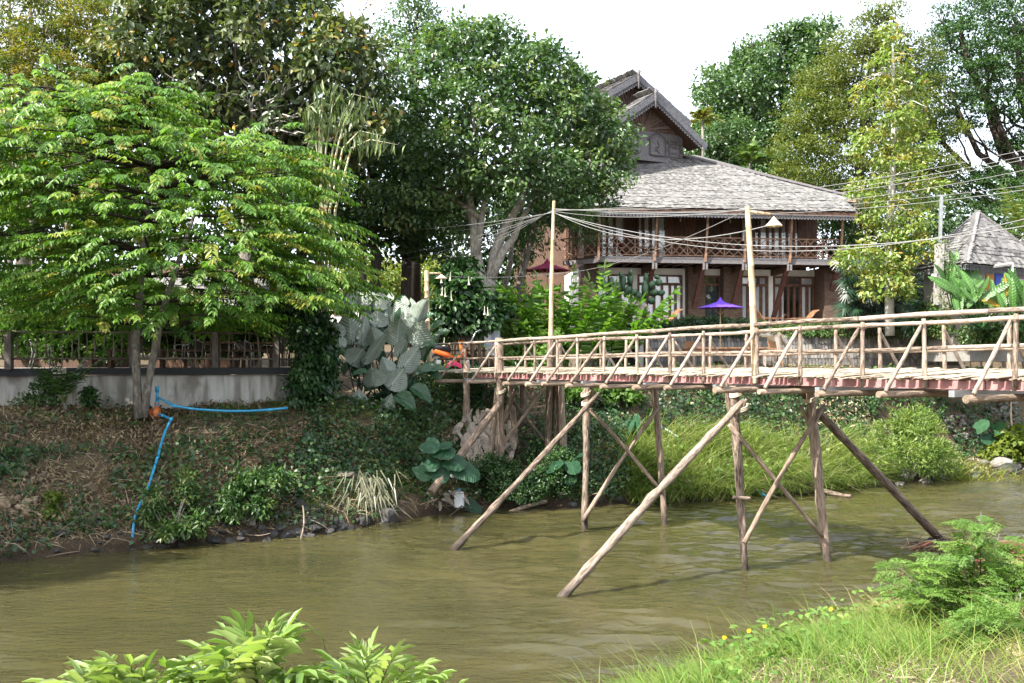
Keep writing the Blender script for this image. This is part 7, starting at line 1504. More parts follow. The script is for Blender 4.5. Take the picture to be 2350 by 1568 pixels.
CL = [(807, 796, 802, 720, 50), (828, 786, 839, 722, 23), (911, 798, 913, 737, 46), (949, 796, 972, 743, 42), (865, 752, 867, 719, 35), (905, 742, 915, 694, 38), (944, 763, 976, 690, 33), (942, 723, 944, 688, 20), (873, 715, 869, 674, 38), (834, 708, 832, 671, 33), (807, 710, 805, 674, 26), (788, 708, 794, 676, 20), (890, 696, 892, 674, 20), (857, 890, 857, 848, 48), (890, 894, 925, 851, 42), (917, 852, 959, 802, 36), (805, 840, 829, 802, 42), (828, 838, 886, 771, 22), (913, 823, 930, 779, 22), (951, 865, 1015, 836, 34), (984, 765, 1013, 738, 34), (994, 781, 1026, 756, 28), (905, 907, 950, 927, 32), (940, 888, 988, 913, 32), (782, 777, 771, 742, 24), (844, 796, 822, 786, 24), (798, 719, 761, 704, 28), (848, 723, 825, 692, 28), (870, 800, 855, 755, 34), (880, 745, 888, 705, 34), (930, 750, 930, 705, 30), (845, 760, 838, 722, 30), (960, 800, 1000, 790, 26), (790, 800, 765, 770, 30), (900, 860, 880, 825, 30), (935, 820, 975, 800, 26), (850, 860, 815, 850, 26), (830, 930, 822, 900, 30), (960, 850, 1010, 862, 28), (880, 935, 900, 915, 30), (770, 850, 740, 835, 30), (785, 880, 750, 870, 28), (820, 700, 815, 668, 22), (855, 700, 850, 672, 24), (920, 705, 930, 682, 22)]
for k, (xb, yb, xt, yt, w) in enumerate(CL):
    Y = 31.2 - (yb - 670) / 270 * 2.6 + random.uniform(-.2, .2); f = Y / F; dark = k in (20, 21, 22, 23, 26, 32, 36, 38, 40, 41, 19)
    b_, t_ = P(xb, yb, Y), P(xt + (xt - xb) * .12, yt + (yt - yb) * .12, Y + (random.uniform(.0, .5) if not dark else random.uniform(-.5, 0))); nn = Vector((random.uniform(-.85, .6), -1, random.uniform(-.15, .55)))
    if dark: nn = Vector((random.uniform(-.3, .3), -.55, 1))
    put_leaf(cal, L_calathea, cp, b_, t_, w * f * 1.36, nn if dark else -nn)
    m = MB(); r0 = P(870 + random.uniform(-60, 70), 935, 29.6 + random.uniform(-.4, .6)); m.tube([r0, r0.lerp(b_, .5) + Vector((0, 0, .12)), b_, b_.lerp(t_, .9)], [.022, .018, .013, .005], 5); m.build('leaf_stalk', L_taro, cp, smooth=True)
for k in range(34):       # darker leaves inside the clump
    xb, yb = random.uniform(775, 985), random.uniform(720, 920); Y = 31.4 - (yb - 670) / 270 * 2.0; b_ = P(xb, yb, Y); a = random.uniform(-1, 1); t_ = b_ + Vector((math.sin(a) * .8, random.uniform(-.2, .3), math.cos(a) * .75)); put_leaf(cal, L_calathea, cp, b_, t_, random.uniform(.35, .55), Vector((random.uniform(-.3, .3), -.6, .8)))
# taro in the ravine and on the right edge
tar = [bigleaf(.8, -.08, .12, .01, 'heart', .2 + .15 * k, seed=30 + k) for k in range(4)]
tp_ = 'taro plants in the ravine and on the banks'
for lb, pxb, pyb, Y, lst in (('taro plant low in the ravine left of the leaning strut', 1010, 1110, 26.8, [(975, 1015, 1000, 1028, 40), (1000, 1030, 1035, 1040, 40), (975, 1060, 1000, 1070, 36), (1000, 1075, 1018, 1100, 36), (1030, 1055, 1060, 1068, 44), (1040, 1065, 1090, 1090, 46), (960, 1070, 980, 1095, 34), (1010, 1020, 1030, 1022, 30)]), ('taro plant with pale heart leaves behind the second trestle', 1305, 1100, 28.3, [(1260, 1075, 1285, 1062, 34), (1310, 1060, 1318, 1082, 34), (1300, 1090, 1312, 1105, 32), (1330, 1040, 1350, 1030, 30)]), ('taro plant in the bright gap beside the slanting blue pipe', 1420, 1010, 31.6, [(1390, 990, 1420, 980, 42), (1420, 1000, 1445, 970, 40), (1440, 1010, 1455, 960, 36), (1400, 1010, 1385, 1030, 36)]), ('taro leaves at the foot of the right bank by the stone basket', 2280, 1000, 39.3, [(2240, 985, 2262, 968, 34), (2280, 990, 2300, 975, 36), (2262, 1000, 2275, 1015, 30)]), ('single taro leaf beside the white canister at the mud edge', 1090, 1185, 27.7, [(1070, 1150, 1098, 1172, 26)]), ('taro leaf standing in the water among floating canes', 1140, 1190, 27.4, [(1110, 1185, 1128, 1172, 18)])):
    t = thing('taro_plant', lb, 'plant', P(pxb, pyb, Y), tp_)
    for (xb, yb, xt, yt, w) in lst:
        b_, t_ = P(xb, yb, Y - .1), P(xt, yt, Y - .3); put_leaf(tar, L_taro, t, b_, b_ + (t_ - b_) * 1.25, w * Y / F * 1.5, Vector((random.uniform(-.4, .1), -.6, .9))); m = MB(); m.tube([P(pxb, pyb, Y), P(pxb, pyb, Y).lerp(b_, .6) + Vector((0, 0, .15)), b_ + (t_ - b_) * .2], [.014, .012, .008], 5); m.build('leaf_stalk', L_taro, t)
# banana and ginger by the tall thin pole
ban = [bigleaf(.3, .1, .18 + .08 * k, .02, 'lance', .4 + .1 * k, seed=50 + k, nl=14) for k in range(3)]; bant = [bigleaf(.34, .06, .3, .03, 'lance', .5, tear=.1, seed=60 + k, nl=16) for k in range(2)]
bp_ = thing('banana_plant', 'young banana plant with torn leaves left of the thin bamboo pole', 'plant', P(1225, 800, 36.2))
for (xb, yb, xt, yt, w, nn) in ((1218, 750, 1106, 746, 26, (0, -.5, 1)), (1215, 760, 1070, 775, 22, (0, -.3, 1)), (1222, 745, 1213, 668, 24, (.3, -1, .1)), (1236, 745, 1226, 640, 36, (-.3, -1, .1)), (1244, 750, 1290, 700, 26, (0, -.6, .7))):
    b_, t_ = P(xb, yb, 36), P(xt, yt, 35.8); put_leaf(bant if yt > 720 else ban, L_banana, bp_, b_, t_, (t_ - b_).length * 1.0, Vector(nn))
m = MB(); m.tube([P(1226, 830, 36.2), P(1226, 740, 36.1)], [.09, .06], 8); m.build('stem', L_banana, bp_)
gp = thing('ginger_plant', 'tall bright green ginger clump with long arching leafy stems before the house', 'plant', P(1345, 850, 36)); LV = Leaves(); LS = Leaves()
O = []; D = []; Ln = []; 
for k in range(72):
    px = random.uniform(1205, 1425); o_ = P(px, 850 + random.uniform(-10, 10), 35.4 + random.uniform(-.5, 1.1)); a = (px - 1320) / 150 + random.uniform(-.6, .6); O.append(o_); D.append((math.sin(a) * .75, random.uniform(-.55, .2), 1.25)); Ln.append(random.uniform(2.9, 4.3) * (1 if k % 3 else .7))
O, D, Ln = np.array(O), np.array(D), np.array(Ln); dr = rng.uniform(.12, .34, len(O))
sprays(LV, O, D, Ln, 14, .55, .14, dr, rng.uniform(.45, .95, len(O)), tpl='o', spread=.85, hang=.25, t0=.34, taper=.25, fwd=.5); stalks(LS, O, D, Ln, dr, .03, .3, seg=6); LV.build('foliage', L_ginger, gp); LS.build('stem', L_ginger, gp)
# heart leaved climber on the near side of the ginger
bush('heart_leaf_climber', 'pale green heart leaved climber below the banana plant behind the rail', 'climber', P(1185, 850, 34.8), [(1185, 790, 34.8, 48, 50, .6), (1225, 805, 34.6, 45, 45, .5), (1265, 800, 34.9, 40, 45, .5), (1200, 840, 34.4, 70, 25, .5), (1165, 830, 34.4, 25, 30, .4)], L_mimosa, cr=.26, dens=1.1, per=20, ll=.2, lw=.16, tpl='h', tint0=.55, tvar=.35, droop=.5)
bush('heart_leaf_climber', 'sunlit climber on the bank beneath the deck beside the second trestle', 'climber', P(1420, 930, 32.5), [(1420, 905, 32.6, 50, 25, .4), (1330, 900, 32, 40, 22, .4), (1390, 890, 32.8, 60, 20, .4)], L_mimosa, cr=.24, dens=1.0, per=22, ll=.14, lw=.11, tpl='h', tint0=.35, tvar=.35, droop=.5)
# brugmansia with hanging trumpets
bg_ = bush('trumpet_shrub', 'dark leafy shrub with white hanging trumpet flowers by the short timber pole', 'shrub', P(1070, 790, 33.6), [(1030, 645, 33.6, 38, 32, .6), (1075, 670, 33.4, 42, 36, .6), (1040, 705, 33.2, 45, 36, .6), (1095, 728, 33.4, 55, 28, .6), (1070, 745, 33.3, 55, 26, .5), (1140, 705, 34.5, 32, 26, .5), (1030, 755, 33.4, 36, 24, .4), (1065, 615, 34, 30, 20, .5)], L_ivy, cr=.3, dens=1.0, per=20, ll=.24, lw=.14, tpl='o', tint0=.42, tvar=.35, droop=.6, fill=.3)
for px, py in ((1012, 645), (1034, 640), (1016, 674), (1021, 677), (1075, 650), (1035, 686), (1012, 703), (1112, 718), (1119, 720), (1020, 790)):
    b_ = P(px, py - 16, 32.6); m = MB(); L = .3; m.lathe(b_, [(.010, 0), (.013, -L * .4), (.024, -L * .75), (.05, -L * .97), (.06, -L), (.015, -L * .8)], 8, ax=(random.uniform(-.1, .1), random.uniform(-.1, .1), 1)); m.build('flower', flat('trumpet_petal', (.4, .39, .32), .7), bg_, smooth=True)
# hedges on the planter, strap leaved edging, cactus, dracaena, fan palms, heliconia
bush('clipped_hedge', 'dark clipped hedge on the left planter wall', 'hedge', P(1600, 765, 42), [(1530, 750, 42, 60, 14, .5), (1610, 745, 42, 70, 18, .5), (1690, 748, 42, 60, 16, .5), (1510, 765, 41.5, 40, 8, .3), (1600, 764, 41.5, 60, 8, .3), (1680, 766, 41.5, 60, 8, .3), (1740, 752, 42, 25, 14, .4)], L_hedge, cr=.22, dens=1.3, per=50, ll=.085, lw=.05, tint0=.25, tvar=.25, fill=.3)
bush('clipped_hedge', 'sunlit flowering hedge on the right planter wall', 'hedge', P(1950, 765, 42), [(1820, 757, 42, 50, 15, .5), (1900, 755, 42, 60, 16, .5), (1990, 755, 42, 60, 14, .5), (2070, 755, 42, 60, 14, .5), (1860, 766, 41.6, 60, 8, .3), (2000, 766, 41.6, 80, 8, .3)], L_hedge, cr=.22, dens=1.3, per=50, ll=.085, lw=.05, tint0=.6, tvar=.4, fill=.3)
bush('lattice_hedge', 'rounded variegated hedge over the lattice right of the slim tree', 'hedge', P(2160, 780, 38.8), [(2165, 715, 38.8, 55, 32, .8), (2180, 755, 38.6, 55, 28, .7), (2125, 740, 38.8, 35, 30, .6), (2200, 700, 39, 40, 25, .6)], L_hedge, cr=.26, dens=1.2, per=50, ll=.1, lw=.06, tint0=.62, tvar=.45, fill=.3)
for lb, x0, x1, Y, z, n, h, tn in (('row of strap leaved plants along the left hedge under the parasol', 1590, 1690, 42.6, wz_(752, 42.6), 420, .62, .62), ('strap leaved plants at the left chair below the balcony', 1490, 1560, 42.8, wz_(752, 42.8), 240, .5, .5), ('strap leaved plants along the right hedge', 1790, 1890, 42.7, wz_(750, 42.7), 260, .5, .6)):
    t = thing('strap_plants', lb, 'plant', Vector(((x0 - CX) / F * Y, Y, z)), 'rows of strap leaved plants'); LV = Leaves(); X = rng.uniform((x0 - CX) / F * Y, (x1 - CX) / F * Y, n); b_ = np.stack([X, Y + rng.normal(size=n) * .15, np.full(n, z - .1)], 1); blades(LV, b_, np.stack([rng.normal(size=n) * .35, rng.normal(size=n) * .35, np.ones(n)], 1), rng.uniform(.5, 1.1, n) * h, .035, rng.uniform(.2, .7, n), np.clip(tn + rng.normal(size=n) * .2, 0, .95)); LV.build('foliage', L_grass, t)
M_cact = pm('cactus_skin', [(.03, .07, .035), (.06, .12, .06), (.1, .17, .09)], scale=5, rough=.5)
def cactus(label, px, py, Y, pads):
    t = thing('pad_cactus', label, 'cactus', P(px, py, Y), 'pad cactuses before the house')
    for (x, y, w, h, a) in pads:
        c = P(x, y, Y + random.uniform(-.3, .3)); m = MB(); k = 12; f = Y / F; rim = [c + Vector((math.cos(q) * w * f * math.cos(a) - math.sin(q) * h * f * math.sin(a), .02, math.cos(q) * w * f * math.sin(a) + math.sin(q) * h * f * math.cos(a))) for q in np.linspace(0, 6.283, k, endpoint=False)]
        m.add(rim + [c + Vector((0, -.08, 0)), c + Vector((0, .1, 0))], [(i, (i + 1) % k, k) for i in range(k)] + [((i + 1) % k, i, k + 1) for i in range(k)]); m.build('pad', M_cact, t, smooth=True)
cactus('pad cactus with upright branches before the left lower window', 1410, 735, 41.5, [(1408, 715, 9, 26, 0), (1400, 680, 8, 20, .2), (1388, 655, 8, 18, .4), (1380, 638, 6, 10, .2), (1417, 668, 8, 22, -.1), (1403, 650, 7, 16, 0), (1430, 650, 7, 20, -.1), (1446, 640, 7, 18, 0), (1447, 626, 5, 8, 0), (1425, 632, 5, 10, .2), (1440, 668, 8, 16, -.4), (1375, 650, 5, 10, .5)])
cactus('pad cactus with spreading dark pads above the elephant statue', 1470, 740, 41.6, [(1475, 700, 9, 24, 0), (1480, 665, 8, 22, 0), (1495, 655, 8, 14, -.6), (1512, 648, 8, 9, -.9), (1500, 672, 12, 9, .3), (1517, 672, 10, 7, .2), (1482, 640, 6, 14, 0), (1465, 680, 10, 12, .6), (1455, 670, 9, 8, .7), (1495, 690, 10, 9, -.3), (1508, 636, 8, 5, -.3)])
t = thing('dracaena', 'bright yellow-green rosette plant at the right end of the balcony', 'plant', P(1952, 640, 50)); LV = Leaves()
for (x, y) in ((1948, 555), (1960, 575), (1945, 590), (1965, 545)):
    n = 60; c = np.array(P(x, y, 50)); d = unit(rng.normal(size=(n, 3)) + np.array([0, 0, .3])); blades(LV, np.repeat(c[None], n, 0), d, rng.uniform(.5, .8, n), .09, .5, np.clip(.55 + rng.normal(size=n) * .15, 0, 1))
LV.build('foliage', L_yel, t); m = MB(); limb(m, P(1955, 680, 50), P(1953, 570, 50), .06, .04); m.build('stem', M_bark, t)
def fans(LV, pts, R, tint):
    for c in pts:
        k = 11; up = unit(np.array([random.uniform(-.5, .5), random.uniform(-.9, -.1), random.uniform(.2, 1)])); s = unit(np.cross(up, np.array([random.uniform(-1, 1), .3, random.uniform(-1, 1)]))); f = np.cross(s, up); a = np.linspace(-1.9, 1.9, k)
        A = s[None] * np.sin(a)[:, None] + f[None] * np.cos(a)[:, None] * 1; r = R * random.uniform(.75, 1.15); LV.add(np.repeat(np.array(c)[None], k, 0), A - UP * .15, np.repeat(up[None], k, 0), r, r * .13, np.clip(tint + rng.normal(size=k) * .08 + random.uniform(-.2, .2), 0, 1), 'b', bend=.3)
for lb, x0, x1, y0, y1, Y, n, tn in (('dark fan palm clump beside the stone end of the house', 1930, 2020, 590, 740, 41, 120, .35), ('dark fan palm clump behind the slim pale tree', 2020, 2130, 600, 745, 42, 130, .4), ('low fan palm clump at the foot of the lattice hedge', 2080, 2130, 690, 770, 39.5, 50, .5)):
    t = thing('fan_palm', lb, 'palm', P((x0 + x1) / 2, y1 + 15, Y), 'fan palms right of the house'); LV = Leaves(); pts = [P(random.uniform(x0, x1), random.uniform(y0, y1), Y + random.uniform(-.8, .8)) for _ in range(n)]; fans(LV, pts, .5, tn); LV.build('foliage', L_fan, t); m = MB()
    for q in pts[:28]: limb(m, P(random.uniform(x0, x1), y1 + 25, Y), q, .018, .01, n=5)
    m.build('stem', M_barkd, t)
hel = [bigleaf(.24, .12, .12 + .1 * k, .01, 'lance', [.3, .5, .45, .98][k], seed=70 + k, nl=10) for k in range(4)]
for lb, px, py, Y, n, sp in (('tall broad leaved plants with yellowing leaves before the hut corner', 2255, 740, 36, 40, 85), ('broad leaved plants at the right edge before the hut', 2345, 745, 35.4, 34, 70), ('pale upright broad leaves between the utility pole and hut', 2195, 690, 37, 14, 35)):
    t = thing('broad_leaf_plant', lb, 'plant', P(px, py, Y), 'broad leaved plants before the hut')
    for k in range(n):
        a = random.uniform(-1.1, 1.1); b_ = P(px + random.uniform(-sp, sp) * .8, py - random.uniform(15, 70), Y + random.uniform(-.5, .5)); L = random.uniform(.7, 1.35); t_ = b_ + Vector((math.sin(a) * L * .8, random.uniform(-.45, .2), math.cos(a) * L)); put_leaf([hel[3]] if random.random() < .1 else hel[:3], L_banana, t, b_, t_, L * random.uniform(.9, 1.15), Vector((random.uniform(-.5, .2), -1, .5)))
        m = MB(); m.tube([P(px + random.uniform(-20, 20), py + 15, Y), b_], [.03, .02], 5); m.build('leaf_stalk', L_banana, t)
t = thing('strap_lily', 'bright green strap leaved lilies on the soil behind the right rail', 'plant', P(2230, 815, 35)); LV = Leaves(); n = 520; X = rng.uniform((2150 - CX) / F * 35, (2420 - CX) / F * 35, n); Yq = 35 + rng.uniform(-.3, 2.2, n); blades(LV, np.stack([X, Yq, ground(X, Yq)], 1), np.stack([rng.normal(size=n) * .5, rng.normal(size=n) * .5, np.ones(n)], 1), rng.uniform(.5, 1.0, n), .055, rng.uniform(.3, 1, n), np.clip(.55 + rng.normal(size=n) * .2, 0, 1)); LV.build('foliage', L_yel, t)
bush('edge_bush', 'leafy bush under the broad leaves at the right edge', 'bush', P(2320, 800, 37), [(2260, 770, 37, 60, 30, .7), (2340, 760, 37, 60, 40, .8)], L_hedge, cr=.3, dens=1, per=30, ll=.15, lw=.08, tint0=.6, tvar=.4)
LV = Leaves(); n = 700; tq = rng.uniform(0, 1, n); c_ = np.array(P(2154, 700, 36.9))[None] + (np.array(P(2157, 545, 36.9)) - np.array(P(2154, 700, 36.9)))[None] * tq[:, None] + rng.normal(size=(n, 3)) * np.array([.17, .15, .05]) + np.array([.12, 0, 0]); LV.add(c_, rng.normal(size=(n, 3)) - UP * .6, rng.normal(size=(n, 3)) + np.array([0, -1, .4]), rng.uniform(.05, .11, n), .05, np.clip(.45 + rng.normal(size=n) * .2, 0, 1), 'd'); LV.build('creeper', L_teak, bpy.data.objects['utility_pole'])
# papyrus in the ravine
SEDGE = ['at the far left under the creeper', 'directly below the lowest grey leaf', 'under the middle of the grey leaf clump', 'below the right edge of the grey leaf clump', 'low in the middle of the ravine', 'beside the taro leaves, upper one', 'touching the landing post', 'nearest the dead leaf heap', 'low on the brow of the left bank', 'just above the taro leaves', 'lowest of all, above the leaning strut foot', 'behind the torn cardboard']
for k, (px, py, Y) in enumerate(((800, 935, 28.4), (850, 950, 28.2), (900, 945, 28.6), (950, 950, 28.8), (880, 985, 27.9), (930, 990, 28.0), (985, 975, 28.6), (1015, 1000, 28.4), (840, 1000, 27.4), (960, 1020, 27.6), (910, 1030, 27.3), (790, 960, 27.8))):
    t = thing('papyrus', 'umbrella sedge in the dark ravine, ' + SEDGE[k], 'sedge', P(px, py + 40, Y), 'umbrella sedges in the ravine'); LV = Leaves()
    for j in range(9):
        h = np.array(P(px + random.uniform(-30, 30), py + random.uniform(-28, 25), Y + random.uniform(-.3, .3))); n = 18; a = rng.uniform(0, 6.28, n); LV.add(np.repeat(h[None], n, 0), np.stack([np.cos(a), np.sin(a), .25 + 0 * a], 1), UP[None] + rng.normal(size=(n, 3)) * .1, rng.uniform(.2, .36, n), .016, np.clip(.4 + rng.normal(size=n) * .15, 0, 1), 'b', bend=.6); s0 = np.array(P(px, py + 45, Y)); LV.add([s0], [h - s0], [(1, 0, 0)], np.linalg.norm(h - s0), .012, .3, 'b')
    LV.build('foliage', L_ivy, t)
# dead banana leaves and packing paper heaped under the deck
M_dead = pm('dead_leaf_grey', [(.13, .11, .09), (.26, .225, .185), (.38, .34, .29)], scale=4, rough=.9, bump=.4)
t = thing('dead_leaf_heap', 'heap of grey brown dead banana leaves under the bridge landing', 'heap', P(1110, 1050, 29)); dead = [bigleaf(.38, .25, .25, .06, 'lance', .5, seed=80 + k, nl=8, nw=2) for k in range(5)]
for k in range(120):
    px, py = random.gauss(1110, 30), random.uniform(935, 1065); Y = 30.2 - (py - 930) / 135 * 1.6; b_ = P(px, py, Y); 
    x_, y_ = b_.x, b_.y; b_.z = max(b_.z, float(ground(x_, y_)) + .03); a = random.uniform(-1, 1); t_ = b_ + Vector((math.sin(a) * .5, -.25, -.5 * math.cos(a))); put_leaf(dead, M_dead, t, b_, t_, random.uniform(.35, .6), Vector((random.uniform(-.6, .6), -.8, .7)), 'dead_leaf')
t = thing('washed_litter', 'curled brown dead leaves washed up by the white canister', 'heap', P(1040, 1140, 27.0))
for k in range(14):
    px, py = random.uniform(985, 1090), random.uniform(1115, 1150); Y = 27.3; b_ = P(px, py, Y); put_leaf(dead, M_dead, t, b_, b_ + Vector((random.uniform(-.4, .4), -.15, random.uniform(-.3, .1))), .3, Vector((random.uniform(-.6, .6), -.6, .9)), 'dead_leaf')
can = thing('white_canister', 'white plastic canister at the mud edge below the landing', 'canister', P(1054, 1165, 27.3)); c = P(1054, 1145, 27.3); m = MB(); w, h = .13, .23
prof = [(.75, -1), (1, -.85), (1, .6), (.8, .85), (.3, .9), (.3, 1.0)]
vs = []
for s, z in prof: vs += [c + Vector((sx * w * s, sy * .1 * s, z * h)) for sx, sy in ((-1, -.7), (-.7, -1), (.7, -1), (1, -.7), (1, .7), (.7, 1), (-.7, 1), (-1, .7))]
m.add(vs, [(i * 8 + j, i * 8 + (j + 1) % 8, (i + 1) * 8 + (j + 1) % 8, (i + 1) * 8 + j) for i in range(5) for j in range(8)] + [tuple(reversed(range(8))), tuple(range(40, 48))]); m.build('body', flat('white_plastic', (.66, .68, .7), .4), can)
m = MB(); m.lathe(c + Vector((0, 0, h * 1.0)), [(.045, 0), (.045, .05), (0, .05)], 10); m.build('cap', flat('blue_pvc', (.035, .28, .5)), can)
o = MB(); q = P(1040, 1078, 27.6); o.add([q + Vector(v) for v in ((-.18, 0, .05), (0, -.1, .14), (.2, 0, .02), (.15, .1, -.2), (-.05, -.05, -.22), (.02, -.12, -.02))], [(0, 1, 5), (1, 2, 5), (2, 3, 5), (3, 4, 5), (4, 0, 5)]); tag(o.build('plastic_scrap', flat('white_plastic', (.66, .68, .7), .4)), 'torn white plastic scrap caught beside the leaning strut', 'scrap')
o = MB(); q = P(768, 972, 25.8); z = float(ground(q.x, q.y)) + .12; o.hexa([(q.x - .55, q.y - .1, z - .02), (q.x + .45, q.y - .3, z - .05), (q.x + .5, q.y + .1, z), (q.x - .4, q.y + .3, z + .03), (q.x - .55, q.y - .1, z), (q.x + .45, q.y - .3, z - .03), (q.x + .5, q.y + .1, z + .02), (q.x - .4, q.y + .3, z + .05)]); tag(o.build('cardboard', flat('wet_cardboard', (.3, .25, .2), .9)), 'flat torn cardboard lying on the brow of the left bank', 'cardboard')
# dry cut fronds hanging down the bank
t = thing('dry_fronds', 'bundle of straw pale dry cane leaves hanging over the tip of the left bank', 'fronds', P(850, 1075, 25)); LV = Leaves(); n = 120; o_ = np.array(P(845, 1085, 24.9)) + rng.normal(size=(n, 3)) * np.array([.3, .15, .12]); D = np.stack([rng.normal(size=n) * .35 + .15, rng.normal(size=n) * .2 - .3, -rng.uniform(.4, 1.2, n)], 1); LV.add(o_ + D * rng.uniform(0, .7, (n, 1)), D, np.array([0, -1, .3]) + rng.normal(size=(n, 3)) * .4, rng.uniform(.3, .6, n), .03, np.clip(.8 + rng.normal(size=n) * .15, 0, 1), 'b', bend=.2); LV.build('foliage', leafmat('straw_cane', [(.05, .055, .025), (.1, .1, .055), (.15, .15, .095)], trans=.2), t)
def stick(label, a, c, r0=.03, r1=.02, mat=None, grp=None): o = pole('stick', a, c, r0, r1, mat or M_pile, None, n=7, bend=.06, wob=.1); return tag(o, label, 'stick', grp)
stick('pale thin stake standing in the water before the left rocks', P(690, 1238, 23.2), P(695, 1160, 23.5), .022, .016, M_bleach); stick('pale broken branch lying in the water right of the front trestle', P(1860, 1116, 31.5), P(1953, 1139, 30.4), .09, .06, M_bleach); stick('thick driftwood log at the waterline under the second strut', P(1145, 1188, 27.6), P(1255, 1150, 28.3), .07, .05, M_log); stick('thin cane lying across the shallow water below the landing', P(1000, 1196, 26.9), P(1190, 1178, 27.4), .02, .012); stick('forked cane sunk at the mud edge left of the canister', P(985, 1212, 26.3), P(1060, 1160, 27.2), .025, .015); stick('red painted stake in the grass behind the front trestle', P(1757, 1090, 30.8), P(1756, 1130, 30.7), .02, .02, M_redsteel)
stick('grey concrete pipe piece lying under the light green bush', P(2022, 1113, 34.0), P(2050, 1108, 34.3), .13, .13, M_rockp); stick('bleached branch leaning out of the bush over the shore', P(2110, 1105, 34.2), P(2165, 1060, 34.6), .025, .015, M_bleach); stick('tan bamboo stake leaning on the stone wall at the right', P(2325, 1000, 40), P(2322, 900, 40), .04, .035, M_bamboo)
for k in range(26):
    x = random.uniform(-12, 3); p = gpt([x], [random.uniform(0, .8)], .04)[0]; a = Vector(p); stick('dead twig trailing from the bank toward the water', a, a + Vector((random.uniform(-.8, .8), -random.uniform(.2, .6), random.uniform(-.15, .25))), .014, .007, M_bleach if k % 2 else M_log, 'dead twigs along the waterline')
# flotsam round the foot of the right strut
t = thing('flotsam', 'tangle of dead grass and dark reeds caught at the foot of the right strut', 'flotsam', P(2150, 1260, 22.4)); c = np.array(P(2150, 1252, 22.3)); LV = Leaves(); n = 420; LV.add(c + rng.normal(size=(n, 3)) * np.array([.36, .2, .08]), rng.normal(size=(n, 3)) * np.array([1, .5, .15]) + np.array([-.4, 0, -.1]), rng.normal(size=(n, 3)) + UP, rng.uniform(.2, .55, n), .022, np.clip(.35 + rng.normal(size=n) * .3, 0, 1), 'b', bend=.3); LV.build('dead_grass', L_dry, t)
m = MB(); m.prism([tuple(c + np.array(v)) for v in ((-.75, -.1, -.14), (0, -.3, -.15), (.45, 0, -.12), (.3, .25, .12), (-.1, .15, .16), (-.5, .1, -.02))], (0, .05, -.15)); m.build('mud_clump', flat('black_mud', (.02, .018, .015), .6), t)
for k in range(14): m = MB(); a = c + np.array((random.uniform(.1, .5), random.uniform(-.2, .1), random.uniform(.0, .15))); m.tube([a, a + np.array((.12, -.05, -.1)), a + np.array((random.uniform(-.3, .1), -.15, -.25))], .012, 5); m.build('reed', M_barkd, t)
m = MB(); m.tube([P(2080, 1266, 22.0), P(2140, 1243, 22.2)], .022, 6); m.build('reed', flat('red_brown_cane', (.17, .05, .03), .6), t)
# rusty red boat rim at the right edge
bt2 = thing('rusty_boat', 'rusty red steel boat moored behind the plants at the right edge', 'boat', P(2380, 1300, 14.6)); q0 = P(2275, 1292, 14.6)
M_boat = pm('rust_red_paint', [(.11, .045, .032), (.18, .075, .055), (.24, .12, .09)], scale=4, rough=.7, bump=.3)
def bq(x, y, z): return q0 + Vector((x, y, z))
m = MB(); m.hexa([bq(0, 0, -.45), bq(3, .35, -.45), bq(3, 1.5, -.45), bq(0, 1.0, -.45), bq(-.05, -.1, .0), bq(3.1, .2, .1), bq(3.1, .26, .1), bq(-.05, -.04, .0)]); m.build('hull', M_boat, bt2)
m = MB(); m.bar(bq(-.08, -.1, .03), bq(3.1, .2, .13), .1, .06); m.bar(bq(-.08, 1.05, .06), bq(3.1, 1.5, .16), .1, .06); m.bar(bq(-.06, -.1, .03), bq(-.06, 1.05, .06), .1, .06); m.build('gunwale', M_boat, bt2); m = MB(); m.bar(bq(.0, 1.02, -.2), bq(3.0, 1.45, -.12), .05, .5); m.build('hull_side', M_boat, bt2)

# ================================================================== NEAR BANK
def near(n, xr, dnr): X = rng.uniform(*xr, n); dn = rng.uniform(*dnr, n); Y = Yb(X) - dn / .766; return X, Y, dn
LV = Leaves()
for (n, dr_, h, w, tn, bd, sd_) in ((24000, (-.6, 1.7), .34, .0095, .4, .8, 61), (20000, (1.0, 5.0), .32, .009, .62, .9, 62), (3000, (-.3, 2.4), .62, .009, .55, .8, 63), (11000, (-.6, .8), .3, .010, .38, .7, 64)):
    X, Y, dn = near(n, (-1.5, 9.5), dr_); k = (Y > 2.5) & (vnoise(X, Y, .8, sd_) > .22) & (X > .55); X, Y = X[k], Y[k]; m_ = len(X)
    dryq = np.clip((vnoise(X, Y, 1.3, 66) - .45) * 1.3, 0, .5) + np.clip((X - 2.2) * .14, 0, .5)
    blades(LV, np.stack([X, Y, ground(X, Y) - .03], 1), np.stack([rng.normal(size=m_) * .3 - .08, rng.normal(size=m_) * .3 + .1, np.ones(m_)], 1), rng.uniform(.5, 1.2, m_) * h, w, rng.uniform(.3, 1.3, m_) * bd, np.clip(tn - .1 + dryq * np.clip((X - 1.5) * .35, .25, 1) + rng.normal(size=m_) * .15, 0, 1), 3)
LV.build('near_grass', L_grass, None, kind='stuff')
LV = Leaves(); X, Y, dn = near(9000, (1.5, 9), (-.4, 5)); k = (Y > 3) & (vnoise(X, Y, 1.2, 67) > .45); X, Y = X[k], Y[k]; m_ = len(X); LV.add(np.stack([X, Y, ground(X, Y) + .02], 1), rng.normal(size=(m_, 3)) * np.array([1, 1, .25]), UP + rng.normal(size=(m_, 3)) * .3, rng.uniform(.08, .3, m_), .009, np.clip(.85 + rng.normal(size=m_) * .12, 0, 1), 'b', bend=.1); LV.build('straw', L_dry, None, kind='stuff')
